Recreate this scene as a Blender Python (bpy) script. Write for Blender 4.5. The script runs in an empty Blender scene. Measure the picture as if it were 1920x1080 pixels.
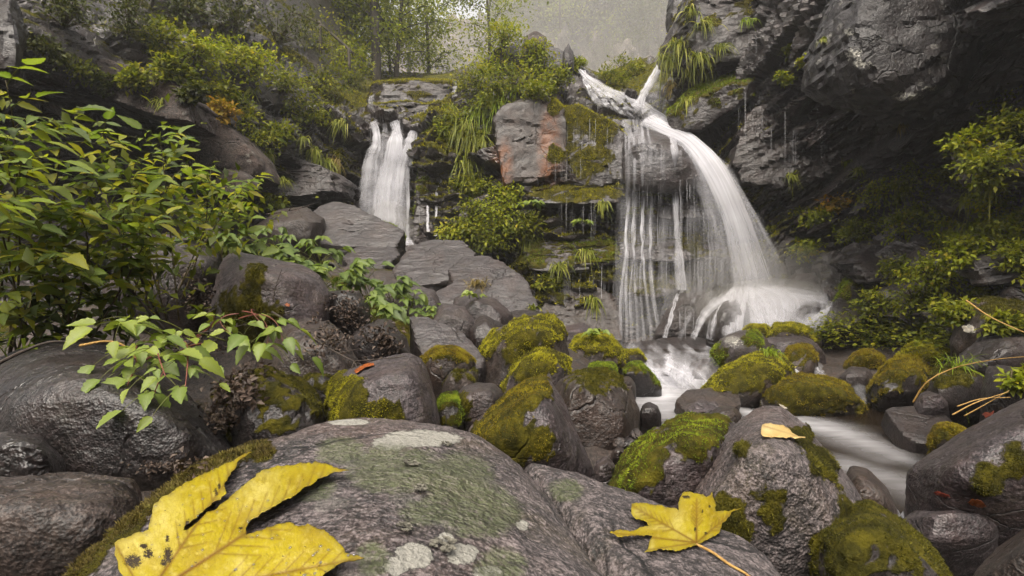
import bpy, bmesh, math, random
import numpy as np
from mathutils import Vector, Matrix, Euler
from mathutils.bvhtree import BVHTree
from mathutils.geometry import delaunay_2d_cdt

random.seed(7)
RNG = np.random.default_rng(11)
C = bpy.context.scene.collection
scene = bpy.context.scene

# ------------------------------------------------------------------ camera, light, exposure
F = 907.0                     # focal length in pixels of the 1920 wide photograph
CAMZ = 1.0
cam_d = bpy.data.cameras.new('camera')
cam_d.lens = 17.0; cam_d.sensor_width = 36.0
cam_d.clip_start = 0.02; cam_d.clip_end = 1000.0
cam = bpy.data.objects.new('camera', cam_d); C.objects.link(cam)
cam.location = (0, 0, CAMZ); cam.rotation_euler = (math.radians(90), 0, 0)
scene.camera = cam

SUN_EL, SUN_AZ = 58.0, 196.0    # degrees; azimuth from +Y (up the valley) towards +X
world = bpy.data.worlds.new('World'); scene.world = world
world.use_nodes = True
wn = world.node_tree; wn.nodes.clear()
w_out = wn.nodes.new('ShaderNodeOutputWorld'); w_bg = wn.nodes.new('ShaderNodeBackground')
w_sky = wn.nodes.new('ShaderNodeTexSky'); w_hsv = wn.nodes.new('ShaderNodeHueSaturation')
w_sky.sky_type = 'NISHITA'; w_sky.sun_disc = False
w_sky.sun_elevation = math.radians(SUN_EL); w_sky.sun_rotation = math.radians(SUN_AZ)
w_sky.air_density = 1.0; w_sky.dust_density = 7.0; w_sky.ozone_density = 1.0
w_hsv.inputs['Saturation'].default_value = 0.22      # overcast: a nearly colourless sky
w_bg.inputs['Strength'].default_value = 0.15
wn.links.new(w_sky.outputs[0], w_hsv.inputs['Color'])
w_mul = wn.nodes.new('ShaderNodeMix'); w_mul.data_type = 'RGBA'; w_mul.blend_type = 'MULTIPLY'; w_mul.inputs[0].default_value = 1.0; w_mul.inputs[7].default_value = (1.0, .972, .932, 1)
wn.links.new(w_hsv.outputs[0], w_mul.inputs[6]); wn.links.new(w_mul.outputs[2], w_bg.inputs['Color'])
wn.links.new(w_bg.outputs[0], w_out.inputs['Surface'])

sun_d = bpy.data.lights.new('sun', 'SUN')
sun_d.energy = 1.4; sun_d.angle = math.radians(40); sun_d.color = (1.0, 0.89, 0.70)
sun = bpy.data.objects.new('sun', sun_d); C.objects.link(sun)
_a, _e = math.radians(SUN_AZ), math.radians(SUN_EL)
_to = Vector((math.sin(_a) * math.cos(_e), math.cos(_a) * math.cos(_e), math.sin(_e)))
sun.rotation_euler = (-_to).to_track_quat('-Z', 'Y').to_euler()

vs = scene.view_settings
vs.view_transform = 'Standard'; vs.look = 'None'; vs.gamma = 1.0; vs.use_curve_mapping = False
vs.exposure = 1.35
scene.display_settings.display_device = 'sRGB'
scene.render.engine = 'CYCLES'
cy = scene.cycles
cy.use_denoising = True
cy.max_bounces = 6; cy.diffuse_bounces = 3; cy.glossy_bounces = 2; cy.transmission_bounces = 3
cy.transparent_max_bounces = 24; cy.volume_bounces = 1
cy.use_adaptive_sampling = True; cy.adaptive_threshold = 0.02
cy.caustics_reflective = False; cy.caustics_refractive = False
cy.sample_clamp_indirect = 6.0

# ------------------------------------------------------------------ numbers
def P(px, py, Y):
    """the point at distance Y in front of the camera that the photograph shows at pixel (px, py)"""
    return np.array(((px - 960.0) / F * Y, Y, CAMZ - (py - 540.0) / F * Y))

def pix(p):
    """pixel of each world point in an (n, 3) array"""
    y = np.maximum(p[:, 1], 1e-3)
    return np.stack((960 + p[:, 0] / y * F, 540 + (CAMZ - p[:, 2]) / y * F), 1)

def sstep(a, b, x):
    t = np.clip((x - a) / (b - a), 0, 1)
    return t * t * (3 - 2 * t)

_G = RNG.normal(size=(256, 3)); _G /= np.linalg.norm(_G, axis=1)[:, None]
_R = RNG.random((256, 4))

def _h(i, j, k):
    return ((i * 73856093) ^ (j * 19349663) ^ (k * 83492791)) & 0x7fffffff

def _hash(i, j, k):
    h = _h(i, j, k)
    h = (h ^ (h >> 13)) * 1274126177 & 0x7fffffff
    return (h ^ (h >> 16)) & 255

def perlin(p):
    i = np.floor(p).astype(np.int64); f = p - i
    u = f * f * f * (f * (f * 6 - 15) + 10)
    out = np.zeros(len(p))
    for a in (0, 1):
        for b in (0, 1):
            for c in (0, 1):
                g = _G[_hash(i[:, 0] + a, i[:, 1] + b, i[:, 2] + c)]
                d = (g * (f - np.array((a, b, c)))).sum(1)
                w = (u[:, 0] if a else 1 - u[:, 0]) * (u[:, 1] if b else 1 - u[:, 1]) * (u[:, 2] if c else 1 - u[:, 2])
                out += d * w
    return out * 1.5

def fbm(p, octaves=4, gain=0.5, ridged=False):
    s, a, n = np.zeros(len(p)), 1.0, 0.0
    for o in range(octaves):
        v = perlin(p * (2.03 ** o) + o * 17.3)
        if ridged:
            v = 1 - 2 * np.abs(v)
        s += a * v; n += a; a *= gain
    return s / n

def cells(p):
    """Worley cells: (a random number per cell, distance to the border of the cell)"""
    i = np.floor(p).astype(np.int64)
    d1 = np.full(len(p), 9.0); d2 = np.full(len(p), 9.0); r = np.zeros(len(p))
    for a in (-1, 0, 1):
        for b in (-1, 0, 1):
            for c in (-1, 0, 1):
                q = i + np.array((a, b, c))
                h = _R[_hash(q[:, 0], q[:, 1], q[:, 2])]
                d = np.linalg.norm(q + 0.1 + 0.8 * h[:, :3] - p, axis=1)
                m = d < d1
                d2 = np.where(m, d1, np.minimum(d2, d))
                r = np.where(m, h[:, 3], r)
                d1 = np.where(m, d, d1)
    return r, d2 - d1

# ------------------------------------------------------------------ objects
def tag(o, label=None, cat=None, group=None, kind=None):
    if label: o['label'] = label
    if cat: o['category'] = cat
    if group: o['group'] = group
    if kind: o['kind'] = kind
    return o

def empty(name, loc, label=None, cat=None, group=None, kind=None):
    o = bpy.data.objects.new(name, None); C.objects.link(o)
    o.location = loc; o.empty_display_size = 0.05
    return tag(o, label, cat, group, kind)

def mesh_data(name, verts, faces, mat, attrs=None, smooth=True, crease=None):
    """verts (n,3); faces: list of (m,k) index arrays; attrs {name: (n,) floats}"""
    me = bpy.data.meshes.new(name)
    verts = np.asarray(verts, dtype=np.float32)
    if not isinstance(faces, list): faces = [faces]
    faces = [np.asarray(f, dtype=np.int32) for f in faces if len(f)]
    loops = np.concatenate([f.ravel() for f in faces])
    sizes = np.concatenate([np.full(len(f), f.shape[1], dtype=np.int32) for f in faces])
    starts = np.concatenate(([0], np.cumsum(sizes)[:-1])).astype(np.int32)
    me.vertices.add(len(verts)); me.vertices.foreach_set('co', verts.ravel())
    me.loops.add(len(loops)); me.loops.foreach_set('vertex_index', loops)
    me.polygons.add(len(sizes)); me.polygons.foreach_set('loop_start', starts)
    me.polygons.foreach_set('use_smooth', np.full(len(sizes), smooth))
    me.update(calc_edges=True); me.validate()
    for k, v in (attrs or {}).items():
        a = me.attributes.new(k, 'FLOAT', 'POINT')
        a.data.foreach_set('value', np.asarray(v, dtype=np.float32))
    if crease: me.set_sharp_from_angle(angle=math.radians(crease))
    if mat: me.materials.append(mat)
    return me

def obj(name, me, parent=None, loc=(0, 0, 0)):
    o = bpy.data.objects.new(name, me); C.objects.link(o)
    if parent is not None: o.parent = parent
    o.location = loc
    return o

class MB:
    """collects pieces into one mesh"""
    def __init__(s): s.v = []; s.f = {}; s.a = {}; s.n = 0
    def add(s, v, f, **attrs):
        v = np.asarray(v, float).reshape(-1, 3)
        for q in (f if isinstance(f, list) else [f]):
            q = np.asarray(q)
            s.f.setdefault(q.shape[1], []).append(q + s.n)
        for k, x in attrs.items():
            s.a.setdefault(k, []).append(np.broadcast_to(np.asarray(x, float), (len(v),)))
        s.v.append(v); s.n += len(v)
    def data(s, name, mat, off=(0, 0, 0), smooth=True):
        return mesh_data(name, np.concatenate(s.v) - np.asarray(off), [np.concatenate(f) for f in s.f.values()], mat,
                         {k: np.concatenate(x) for k, x in s.a.items()}, smooth)

def tube(path, radii, n=6):
    path = np.asarray(path, float); m = len(path)
    radii = np.broadcast_to(np.asarray(radii, float), (m,))
    t = np.gradient(path, axis=0); t /= np.linalg.norm(t, axis=1)[:, None] + 1e-9
    ref = np.array((0.31, 0.77, 0.2)) if abs(t[0, 2]) > 0.7 else np.array((0, 0.1, 1.0))
    a = np.cross(t, ref); a /= np.linalg.norm(a, axis=1)[:, None] + 1e-9
    b = np.cross(t, a)
    ang = np.arange(n) * 2 * math.pi / n
    v = path[:, None] + radii[:, None, None] * (np.cos(ang)[None, :, None] * a[:, None] + np.sin(ang)[None, :, None] * b[:, None])
    i, j = np.meshgrid(np.arange(m - 1), np.arange(n), indexing='ij'); j2 = (j + 1) % n
    q = np.stack((i * n + j, i * n + j2, (i + 1) * n + j2, (i + 1) * n + j), -1).reshape(-1, 4)
    v = v.reshape(-1, 3)
    ends = np.array([path[0] - t[0] * radii[0] * .3, path[-1] + t[-1] * radii[-1] * .3])
    k = len(v); jj = np.arange(n)
    t1 = np.stack((np.full(n, k), (jj + 1) % n, jj), 1)
    t2 = np.stack((np.full(n, k + 1), (m - 1) * n + jj, (m - 1) * n + (jj + 1) % n), 1)
    return np.concatenate((v, ends)), [q, np.concatenate((t1, t2))]

def catmull(pts, n):
    """n points along a smooth curve through pts (any dimension)"""
    pts = np.asarray(pts, float); m = len(pts)
    if m == 1: return np.repeat(pts, n, 0)
    e = np.concatenate((2 * pts[:1] - pts[1:2], pts, 2 * pts[-1:] - pts[-2:-1]))
    t = np.linspace(0, m - 1 - 1e-6, n); i = t.astype(int); f = (t - i)[:, None]
    a, b, c, d = e[i], e[i + 1], e[i + 2], e[i + 3]
    return 0.5 * ((2 * b) + (-a + c) * f + (2 * a - 5 * b + 4 * c - d) * f ** 2 + (-a + 3 * b - 3 * c + d) * f ** 3)

def patch(grid, nu, nv):
    """smooth sheet through a lattice (rows, columns, 3) -> (nv*nu, 3) vertices and quads"""
    g = np.asarray(grid, float); R_, K, D = g.shape
    g = np.stack([catmull(g[r], nu) for r in range(R_)])
    g = np.stack([catmull(g[:, k], nv) for k in range(nu)], 1)
    i, j = np.meshgrid(np.arange(nv - 1), np.arange(nu - 1), indexing='ij')
    q = np.stack((i * nu + j, i * nu + j + 1, (i + 1) * nu + j + 1, (i + 1) * nu + j), -1).reshape(-1, 4)
    return g.reshape(-1, D), q

def vnormals(v, q):
    n = np.zeros_like(v)
    fn = np.cross(v[q[:, 2]] - v[q[:, 0]], v[q[:, 3 if q.shape[1] == 4 else 1]] - v[q[:, 1]])
    if q.shape[1] == 3: fn = np.cross(v[q[:, 1]] - v[q[:, 0]], v[q[:, 2]] - v[q[:, 0]])
    for k in range(q.shape[1]): np.add.at(n, q[:, k], fn)
    return n / (np.linalg.norm(n, axis=1)[:, None] + 1e-12)

# ------------------------------------------------------------------ materials
class M:
    """a small node writer"""
    def __init__(s, name):
        s.m = bpy.data.materials.new(name); s.m.use_nodes = True
        s.t = s.m.node_tree; s.t.nodes.clear()
        s.out = s.t.nodes.new('ShaderNodeOutputMaterial')
    def n(s, kind, ins=None, **props):
        nd = s.t.nodes.new('ShaderNode' + kind)
        for k, v in props.items(): setattr(nd, k, v)
        for k, v in (ins or {}).items(): s.set(nd.inputs[k], v)
        return nd
    def set(s, sock, v):
        if hasattr(v, 'is_output') or isinstance(v, bpy.types.NodeSocket): s.t.links.new(v, sock)
        elif isinstance(v, bpy.types.Node): s.t.links.new(v.outputs[0], sock)
        else:
            if sock.type == 'RGBA' and len(v) == 3: v = (*v, 1)
            sock.default_value = v
    def math(s, op, a, b=0.0, c=0.0, clamp=False):
        nd = s.t.nodes.new('ShaderNodeMath'); nd.operation = op; nd.use_clamp = clamp
        for k, v in enumerate((a, b, c)): s.set(nd.inputs[k], v)
        return nd.outputs[0]
    def mix(s, f, a, b, mode='MIX'):
        nd = s.t.nodes.new('ShaderNodeMix'); nd.data_type = 'RGBA'; nd.blend_type = mode
        s.set(nd.inputs[0], f); s.set(nd.inputs[6], a); s.set(nd.inputs[7], b)
        return nd.outputs[2]
    def ramp(s, f, a, b):
        nd = s.t.nodes.new('ShaderNodeMapRange'); nd.interpolation_type = 'SMOOTHSTEP'
        s.set(nd.inputs[0], f); s.set(nd.inputs[1], a); s.set(nd.inputs[2], b)
        return nd.outputs[0]
    def noise(s, vec, scale, detail=5, rough=.55, dist=0.0):
        return s.n('TexNoise', {'Vector': vec, 'Scale': scale, 'Detail': detail, 'Roughness': rough, 'Distortion': dist}).outputs[0]
    def attr(s, name):
        return s.n('Attribute', attribute_name=name).outputs['Fac']
    def objco(s, spread=40.0):
        co = s.n('TexCoord').outputs['Object']; r = s.n('ObjectInfo').outputs['Random']
        v = s.n('VectorMath', {0: co, 1: s.n('CombineXYZ', {0: s.math('MULTIPLY', r, spread), 1: s.math('MULTIPLY', r, spread * .37), 2: 0.0})}, operation='ADD')
        return v.outputs[0]

ALB = .52
def rock_mat(name, dark, mid, pale, scale=1.0, rough=.42, lichen=0.0, bump=.6, moss_a=(.065, .055, .005), moss_b=(.018, .017, .003), streak=False, fine_s=75, hw=(.9, .075, .11), blot=0.0, spec=.5, crack=1.0):
    dark, mid, pale = [tuple(x * ALB * t for x, t in zip(c, (1.05, .945, .955))) for c in (dark, mid, pale)]
    m = M(name); co = m.objco()
    if streak:
        co2 = m.n('VectorMath', {0: co, 1: (1.0, 1.0, 2.3)}, operation='MULTIPLY').outputs[0]
    else: co2 = co
    big = m.noise(co, 1.7 * scale, 4, .6)
    med = m.noise(co2, 9 * scale, 8, .68, .25)
    fine = m.noise(co, fine_s * scale, 5, .7)
    pit = m.n('TexVoronoi', {'Vector': co, 'Scale': 38 * scale, 'Detail': 2.0, 'Roughness': .8}).outputs['Distance']
    col = m.mix(m.ramp(big, .3, .72), dark, mid)
    col = m.mix(m.math('MULTIPLY', m.ramp(med, .44, .68), .8), col, pale)
    col = m.mix(m.math('MULTIPLY', m.ramp(med, .46, .30), .8), col, dark)
    col = m.mix(m.ramp(fine, .38, .7), m.mix(.55, col, (.012, .011, .012)), col)
    hue = m.ramp(m.noise(co, 3.1 * scale, 6, .65), .46, .66)
    col = m.mix(m.math('MULTIPLY', hue, .42), col, m.mix(1.0, m.mix(.5, mid, pale), (1.15, .80, .58), 'MULTIPLY'))
    olive = m.ramp(m.noise(co, 4.7 * scale, 7, .72, .6), .50, .68)
    col = m.mix(m.math('MULTIPLY', olive, .45), col, m.mix(1.0, m.mix(.35, mid, pale), (.85, .80, .38), 'MULTIPLY'))
    if blot: col = m.mix(m.math('MULTIPLY', m.ramp(m.noise(co, 17, 7, .75), .56, .66), blot), col, (.012, .012, .011))
    speck = m.n('TexVoronoi', {'Vector': co, 'Scale': 120 * scale}).outputs['Distance']
    col = m.mix(m.math('MULTIPLY', m.ramp(speck, .22, .08), m.math('MULTIPLY', m.ramp(med, .45, .65), .6)), col, pale)
    # hairline joints: a bent net of cracks, broken up so that only some of it shows
    wob = m.n('VectorMath', {0: co2, 1: m.n('VectorMath', {0: m.n('TexNoise', {'Vector': co, 'Scale': 3.2 * scale, 'Detail': 5.0}).outputs['Color'], 1: (.34 / scale,) * 3}, operation='MULTIPLY').outputs[0]}, operation='ADD').outputs[0]
    net = m.n('TexVoronoi', {'Vector': wob, 'Scale': 2.1 * scale}, feature='DISTANCE_TO_EDGE').outputs['Distance']
    net = m.math('MULTIPLY', m.ramp(net, .022, .0), m.math('MULTIPLY', m.ramp(m.noise(co, 1.9 * scale, 3), .48, .60), crack))
    col = m.mix(m.math('MULTIPLY', net, .85), col, (.006, .005, .005))
    for gs, amt in ((230 * min(scale, 1.0), .75), (64 * min(scale, 1.0), .6)):       # mineral grain
        salt = m.noise(co, gs, 3, .75)
        col = m.mix(m.math('MULTIPLY', m.ramp(salt, .52, .62), amt), col, pale)
        col = m.mix(m.math('MULTIPLY', m.ramp(salt, .48, .38), amt), col, m.mix(.6, dark, (.002, .002, .002)))
    # pale crust: spots with ragged rims
    sp = m.n('TexVoronoi', {'Vector': m.n('VectorMath', {0: co, 1: m.n('VectorMath', {0: m.n('TexNoise', {'Vector': co, 'Scale': 22 * scale, 'Detail': 3.0}).outputs['Color'], 1: (.045 / scale,) * 3}, operation='MULTIPLY')}, operation='ADD').outputs[0], 'Scale': 11.0 * scale}, ).outputs['Distance']
    keep = m.ramp(m.noise(co, 2.3 * scale, 3), .52, .66)
    spots = m.math('MULTIPLY', m.math('MULTIPLY', m.ramp(sp, .34, .2), keep), lichen)
    crust_n = m.math('ADD', m.attr('lichen'), m.math('MULTIPLY', m.math('SUBTRACT', m.noise(co, 55 * scale, 6, .78), .5), 1.7))
    crust = m.math('MULTIPLY', m.ramp(crust_n, .40, .52), m.ramp(m.attr('lichen'), .02, .3))
    crust = m.math('MAXIMUM', crust, m.math('MULTIPLY', spots, m.ramp(fine, .35, .6)))
    col = m.mix(crust, col, m.mix(fine, (.22, .21, .185), (.44, .425, .38)))
    alg_n = m.math('ADD', m.attr('algae'), m.math('MULTIPLY', m.math('SUBTRACT', m.noise(co, 40 * scale, 7, .75), .5), 1.6))
    alg = m.math('MULTIPLY', m.math('MULTIPLY', m.ramp(alg_n, .45, .95), m.ramp(m.attr('algae'), .0, .5)), m.ramp(fine, .25, .6))
    col = m.mix(m.math('MULTIPLY', alg, .75), col, m.mix(med, (.024, .034, .010), (.085, .098, .036)))
    st = m.math('MULTIPLY', m.attr('stain'), m.ramp(m.noise(co2, 6, 6, .7), .3, .6))
    col = m.mix(m.math('MULTIPLY', st, .85), col, m.mix(med, (.07, .022, .006), (.20, .068, .016)))
    mo_n = m.math('ADD', m.attr('moss'), m.math('MULTIPLY', m.math('SUBTRACT', m.noise(co, 30 * scale, 7, .75), .5), .9))
    mo = m.math('MULTIPLY', m.ramp(mo_n, .38, .56), m.ramp(m.attr('moss'), .02, .2))
    mcol = m.mix(m.ramp(m.noise(co, 14 * scale, 5, .7), .35, .68), moss_b, moss_a)
    col = m.mix(mo, col, mcol)
    r = m.math('ADD', rough - .02, m.math('MULTIPLY', fine, .2))
    r = m.math('ADD', r, m.math('MULTIPLY', m.ramp(m.noise(co, 2.6 * scale, 5, .6), .42, .60), .2))
    dry = m.math('MAXIMUM', mo, crust)
    r = m.math('MAXIMUM', r, m.math('MULTIPLY', dry, .92))
    h = m.math('ADD', m.math('MULTIPLY', m.noise(co2, 7 * scale, 7, .52, .3), hw[0]), m.math('MULTIPLY', fine, hw[1]))
    h = m.math('ADD', h, m.math('MULTIPLY', pit, hw[2]))
    h = m.math('SUBTRACT', h, m.math('MULTIPLY', net, .5))
    h = m.math('ADD', h, m.math('MULTIPLY', mo, m.math('MULTIPLY', m.noise(co, 90 * scale, 4, .8), .3)))
    h = m.math('ADD', h, m.math('MULTIPLY', crust, m.math('MULTIPLY', fine, .25)))
    bp = m.n('Bump', {'Height': h, 'Strength': min(1.0, bump * 1.1), 'Distance': .045 / scale})
    bs = m.n('BsdfPrincipled', {'Base Color': col, 'Roughness': r, 'Normal': bp,
                               'Specular IOR Level': m.math('SUBTRACT', spec, m.math('MULTIPLY', dry, spec * .8))})
    m.set(m.out.inputs[0], bs.outputs[0])
    return m.m

def leaf_mat(name, cols, trans=.35, rough=.45, vein=True, src='random', spec=.4):
    """cols: colours from the commonest to the rarest; the leaf's own tint picks one"""
    m = M(name)
    r = m.n('ObjectInfo').outputs['Random'] if src == 'random' else m.attr('tint')
    cr = m.n('ValToRGB', {0: r}); e = cr.color_ramp.elements
    k = len(cols)
    e[0].position = 0; e[0].color = (*cols[0], 1); e[1].position = 1; e[1].color = (*cols[-1], 1)
    for i in range(1, k - 1):
        x = e.new(i / (k - 1)); x.color = (*cols[i], 1)
    co = m.n('TexCoord').outputs['Object']
    nz = m.noise(co, 30 if src == 'random' else 8, 4, .6)
    col = m.mix(m.math('MULTIPLY', m.ramp(nz, .35, .7), .45), cr.outputs[0], m.mix(1.0, cr.outputs[0], (.55, .6, .4), 'MULTIPLY'))
    if vein:
        v = m.attr('vein')
        col = m.mix(m.math('MULTIPLY', v, .4), col, (.2, .24, .09))
        bp = m.n('Bump', {'Height': m.math('SUBTRACT', nz, v), 'Strength': .35, 'Distance': .004})
    bs = m.n('BsdfPrincipled', {'Base Color': col, 'Roughness': rough, 'Specular IOR Level': spec})
    if vein: m.set(bs.inputs['Normal'], bp)
    tr = m.n('BsdfTranslucent', {'Color': m.mix(1.0, col, (1.25, 1.3, .7), 'MULTIPLY')})
    mx = m.n('MixShader', {0: trans, 1: bs.outputs[0], 2: tr.outputs[0]})
    m.set(m.out.inputs[0], mx.outputs[0])
    return m.m

def plain_mat(name, a, b, scale=20, rough=.8, bump=.3, spec=.3, stretch=(1, 1, 1)):
    m = M(name); co = m.n('VectorMath', {0: m.objco(), 1: stretch}, operation='MULTIPLY').outputs[0]
    n1 = m.noise(co, scale, 6, .65)
    col = m.mix(m.ramp(n1, .3, .7), a, b)
    bp = m.n('Bump', {'Height': n1, 'Strength': bump, 'Distance': .01})
    bs = m.n('BsdfPrincipled', {'Base Color': col, 'Roughness': rough, 'Specular IOR Level': spec, 'Normal': bp})
    m.set(m.out.inputs[0], bs.outputs[0]); return m.m
# ------------------------------------------------------------------ rock materials
MAT = {}
MAT['grey'] = rock_mat('wet grey rock', (.017, .0145, .0142), (.056, .048, .047), (.14, .122, .12), rough=.34, lichen=.12)
MAT['hero'] = rock_mat('granular grey rock', (.026, .022, .0225), (.082, .071, .073), (.27, .245, .24), rough=.5, bump=.9, lichen=.25, fine_s=150, hw=(.32, .06, .16), blot=.8)
MAT['dark'] = rock_mat('dark wet rock', (.008, .0068, .0066), (.026, .0222, .0215), (.075, .064, .062), rough=.3, lichen=.1)
MAT['brown'] = rock_mat('brown wet rock', (.014, .0105, .0085), (.050, .038, .030), (.115, .092, .076), rough=.34, lichen=.1)
MAT['slate'] = rock_mat('wet slate', (.020, .0168, .0176), (.072, .061, .0645), (.17, .148, .153), rough=.34, streak=True)
MAT['slab'] = rock_mat('fallen slab', (.011, .009, .009), (.040, .0335, .033), (.10, .086, .084), rough=.36, streak=True, hw=(1.2, .06, .05))
MAT['cliff'] = rock_mat('cliff rock', (.010, .0080, .0074), (.035, .028, .0262), (.10, .083, .079), scale=.55, rough=.26, streak=True, lichen=.12, bump=.7, spec=.65)
MAT['lichen'] = rock_mat('lichened rock', (.020, .0145, .0115), (.072, .053, .042), (.17, .14, .118), scale=.7, rough=.75, lichen=.9, bump=.8)
MAT['overhang'] = rock_mat('dark overhanging rock', (.005, .0044, .0048), (.017, .0145, .0158), (.052, .045, .048), scale=.6, rough=.34, lichen=.55, bump=.7, spec=.55)

def moss_mat(name, cols):
    m = M(name); cr = m.n('ValToRGB', {0: m.attr('tint')}); e = cr.color_ramp.elements
    e[0].position = 0; e[0].color = (*cols[0], 1); e[1].position = 1; e[1].color = (*cols[-1], 1)
    for i in range(1, len(cols) - 1):
        x = e.new(i / (len(cols) - 1)); x.color = (*cols[i], 1)
    d = m.n('BsdfPrincipled', {'Base Color': cr.outputs[0], 'Roughness': .75, 'Specular IOR Level': .25})
    t = m.n('BsdfTranslucent', {'Color': cr.outputs[0]})
    mx = m.n('MixShader', {0: .25, 1: d.outputs[0], 2: t.outputs[0]})
    m.set(m.out.inputs[0], mx.outputs[0]); return m.m
MOSS = {
    'yellow': moss_mat('yellow green moss', [(0.052, 0.042, 0.0083), (0.156, 0.151, 0.0062), (0.281, 0.260, 0.0104), (0.354, 0.312, 0.0156)]),
    'green': moss_mat('green moss', [(0.031, 0.052, 0.0042), (0.083, 0.125, 0.0062), (0.156, 0.208, 0.0104), (0.229, 0.260, 0.0156)]),
    'orange': moss_mat('rusty moss', [(0.044, 0.030, 0.0032), (0.120, 0.078, 0.0048), (0.184, 0.140, 0.0064), (0.224, 0.188, 0.0096)]),
    'dry': moss_mat('dry brown moss', [(0.024, 0.018, 0.0064), (0.060, 0.044, 0.0112), (0.104, 0.080, 0.0176), (0.136, 0.120, 0.0240)]),
    'dark': moss_mat('dark moss', [(0.014, 0.016, 0.0024), (0.036, 0.035, 0.0032), (0.068, 0.062, 0.0040), (0.104, 0.092, 0.0064)]),
}

_CS = {}
def cube_sphere(N):
    if N in _CS: return _CS[N]
    g = np.tan(np.linspace(-1, 1, N + 1) * math.pi / 4)
    a, b = np.meshgrid(g, g, indexing='ij'); a = a.ravel(); b = b.ravel(); o = np.ones_like(a)
    fv = [np.stack(x, 1) for x in ((o, a, b), (-o, b, a), (b, o, a), (a, -o, b), (a, b, o), (b, a, -o))]
    i, j = np.meshgrid(np.arange(N), np.arange(N), indexing='ij'); s = N + 1
    q = np.stack((i * s + j, (i + 1) * s + j, (i + 1) * s + j + 1, i * s + j + 1), -1).reshape(-1, 4)
    v = np.concatenate(fv); qs = np.concatenate([q + k * s * s for k in range(6)])
    key = np.round(v * 1e5).astype(np.int64)
    _, first, inv = np.unique(key, axis=0, return_index=True, return_inverse=True)
    inv = inv.ravel()
    v = v[first]; qs = inv[qs]
    v /= np.linalg.norm(v, axis=1)[:, None]
    c = v[qs].mean(1); n = np.cross(v[qs[:, 2]] - v[qs[:, 0]], v[qs[:, 3]] - v[qs[:, 1]])
    fl = (n * c).sum(1) < 0
    qs[fl] = qs[fl][:, ::-1]
    _CS[N] = (v, qs); return v, qs

def hull_planes(pts):
    bm = bmesh.new()
    for p in pts: bm.verts.new(p)
    r = bmesh.ops.convex_hull(bm, input=bm.verts)
    junk = [g for g in r['geom_interior'] if isinstance(g, bmesh.types.BMVert)]
    bmesh.ops.recalc_face_normals(bm, faces=bm.faces)
    c = np.mean([f.calc_center_median()[:] for f in bm.faces], 0)
    N_, B_ = [], []
    for f in bm.faces:
        if f.calc_area() < 1e-9: continue
        n = np.array(f.normal); d = float(n @ np.array(f.verts[0].co))
        if n @ c > d: n, d = -n, -d
        N_.append(n); B_.append(d)
    bm.free()
    return np.array(N_), np.array(B_)

_JIT = np.random.default_rng(5).normal(size=(18, 3))
_JIT /= np.maximum(1.0, np.linalg.norm(_JIT, axis=1)[:, None] / 1.6)

def hull_blob(pts, N, rnd, chips, seed):
    """a star-shaped stone around the convex hull of pts with its edges rounded by rnd"""
    rg = np.random.default_rng(seed)
    pts = np.asarray(pts, float)
    n, b = hull_planes(pts)
    lo, hi = pts.min(0), pts.max(0); c = (lo + hi) / 2
    bb = b - n @ c
    if bb.min() <= 0.02 * (hi - lo).max():
        c = pts.mean(0); bb = b - n @ c
    ext = (hi - lo) / 2
    for _ in range(chips):
        k = rg.normal(size=3); k /= np.linalg.norm(k)
        sup = ((pts - c) @ k).max()
        n = np.vstack((n, k)); bb = np.append(bb, sup * rg.uniform(.80, .95))
    d, q = cube_sphere(N)
    e = ext / ext.max(); e = np.maximum(e, .18)
    d = d * e; d /= np.linalg.norm(d, axis=1)[:, None]
    def T(dd):
        dd = dd / np.linalg.norm(dd, axis=1)[:, None]
        return 1.0 / np.maximum((dd @ (n / bb[:, None]).T).max(1), 1e-6)
    t = T(d) * 2.0
    for j in _JIT: t += T(d + j * rnd * e)
    t /= len(_JIT) + 2.0
    return c, d, t, q, ext

def moss_field(v, nrm, up, patches, bias, seed, size):
    """how mossy each vertex is: damp upward faces plus the patches the photograph shows"""
    n = fbm(v * (3.2 / max(size, .15)) + seed * 3.7, 4) * 1.2
    n2 = fbm(v * (14 / max(size, .15)) + seed * 1.7, 3) * .5
    m = np.full(len(v), -9.0)
    if bias is not None:
        m = bias - .07 + up * nrm[:, 2] + n + n2
    for (x, y, r, w) in patches:
        d = np.linalg.norm(pix(v) - (x, y), axis=1) / r
        m = np.maximum(m, np.where(nrm[:, 1] < .55, (1.15 - d) * w + .6 * n + n2, -9))
    return np.clip(sstep(-.1, .55, m), 0, 1)

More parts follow.
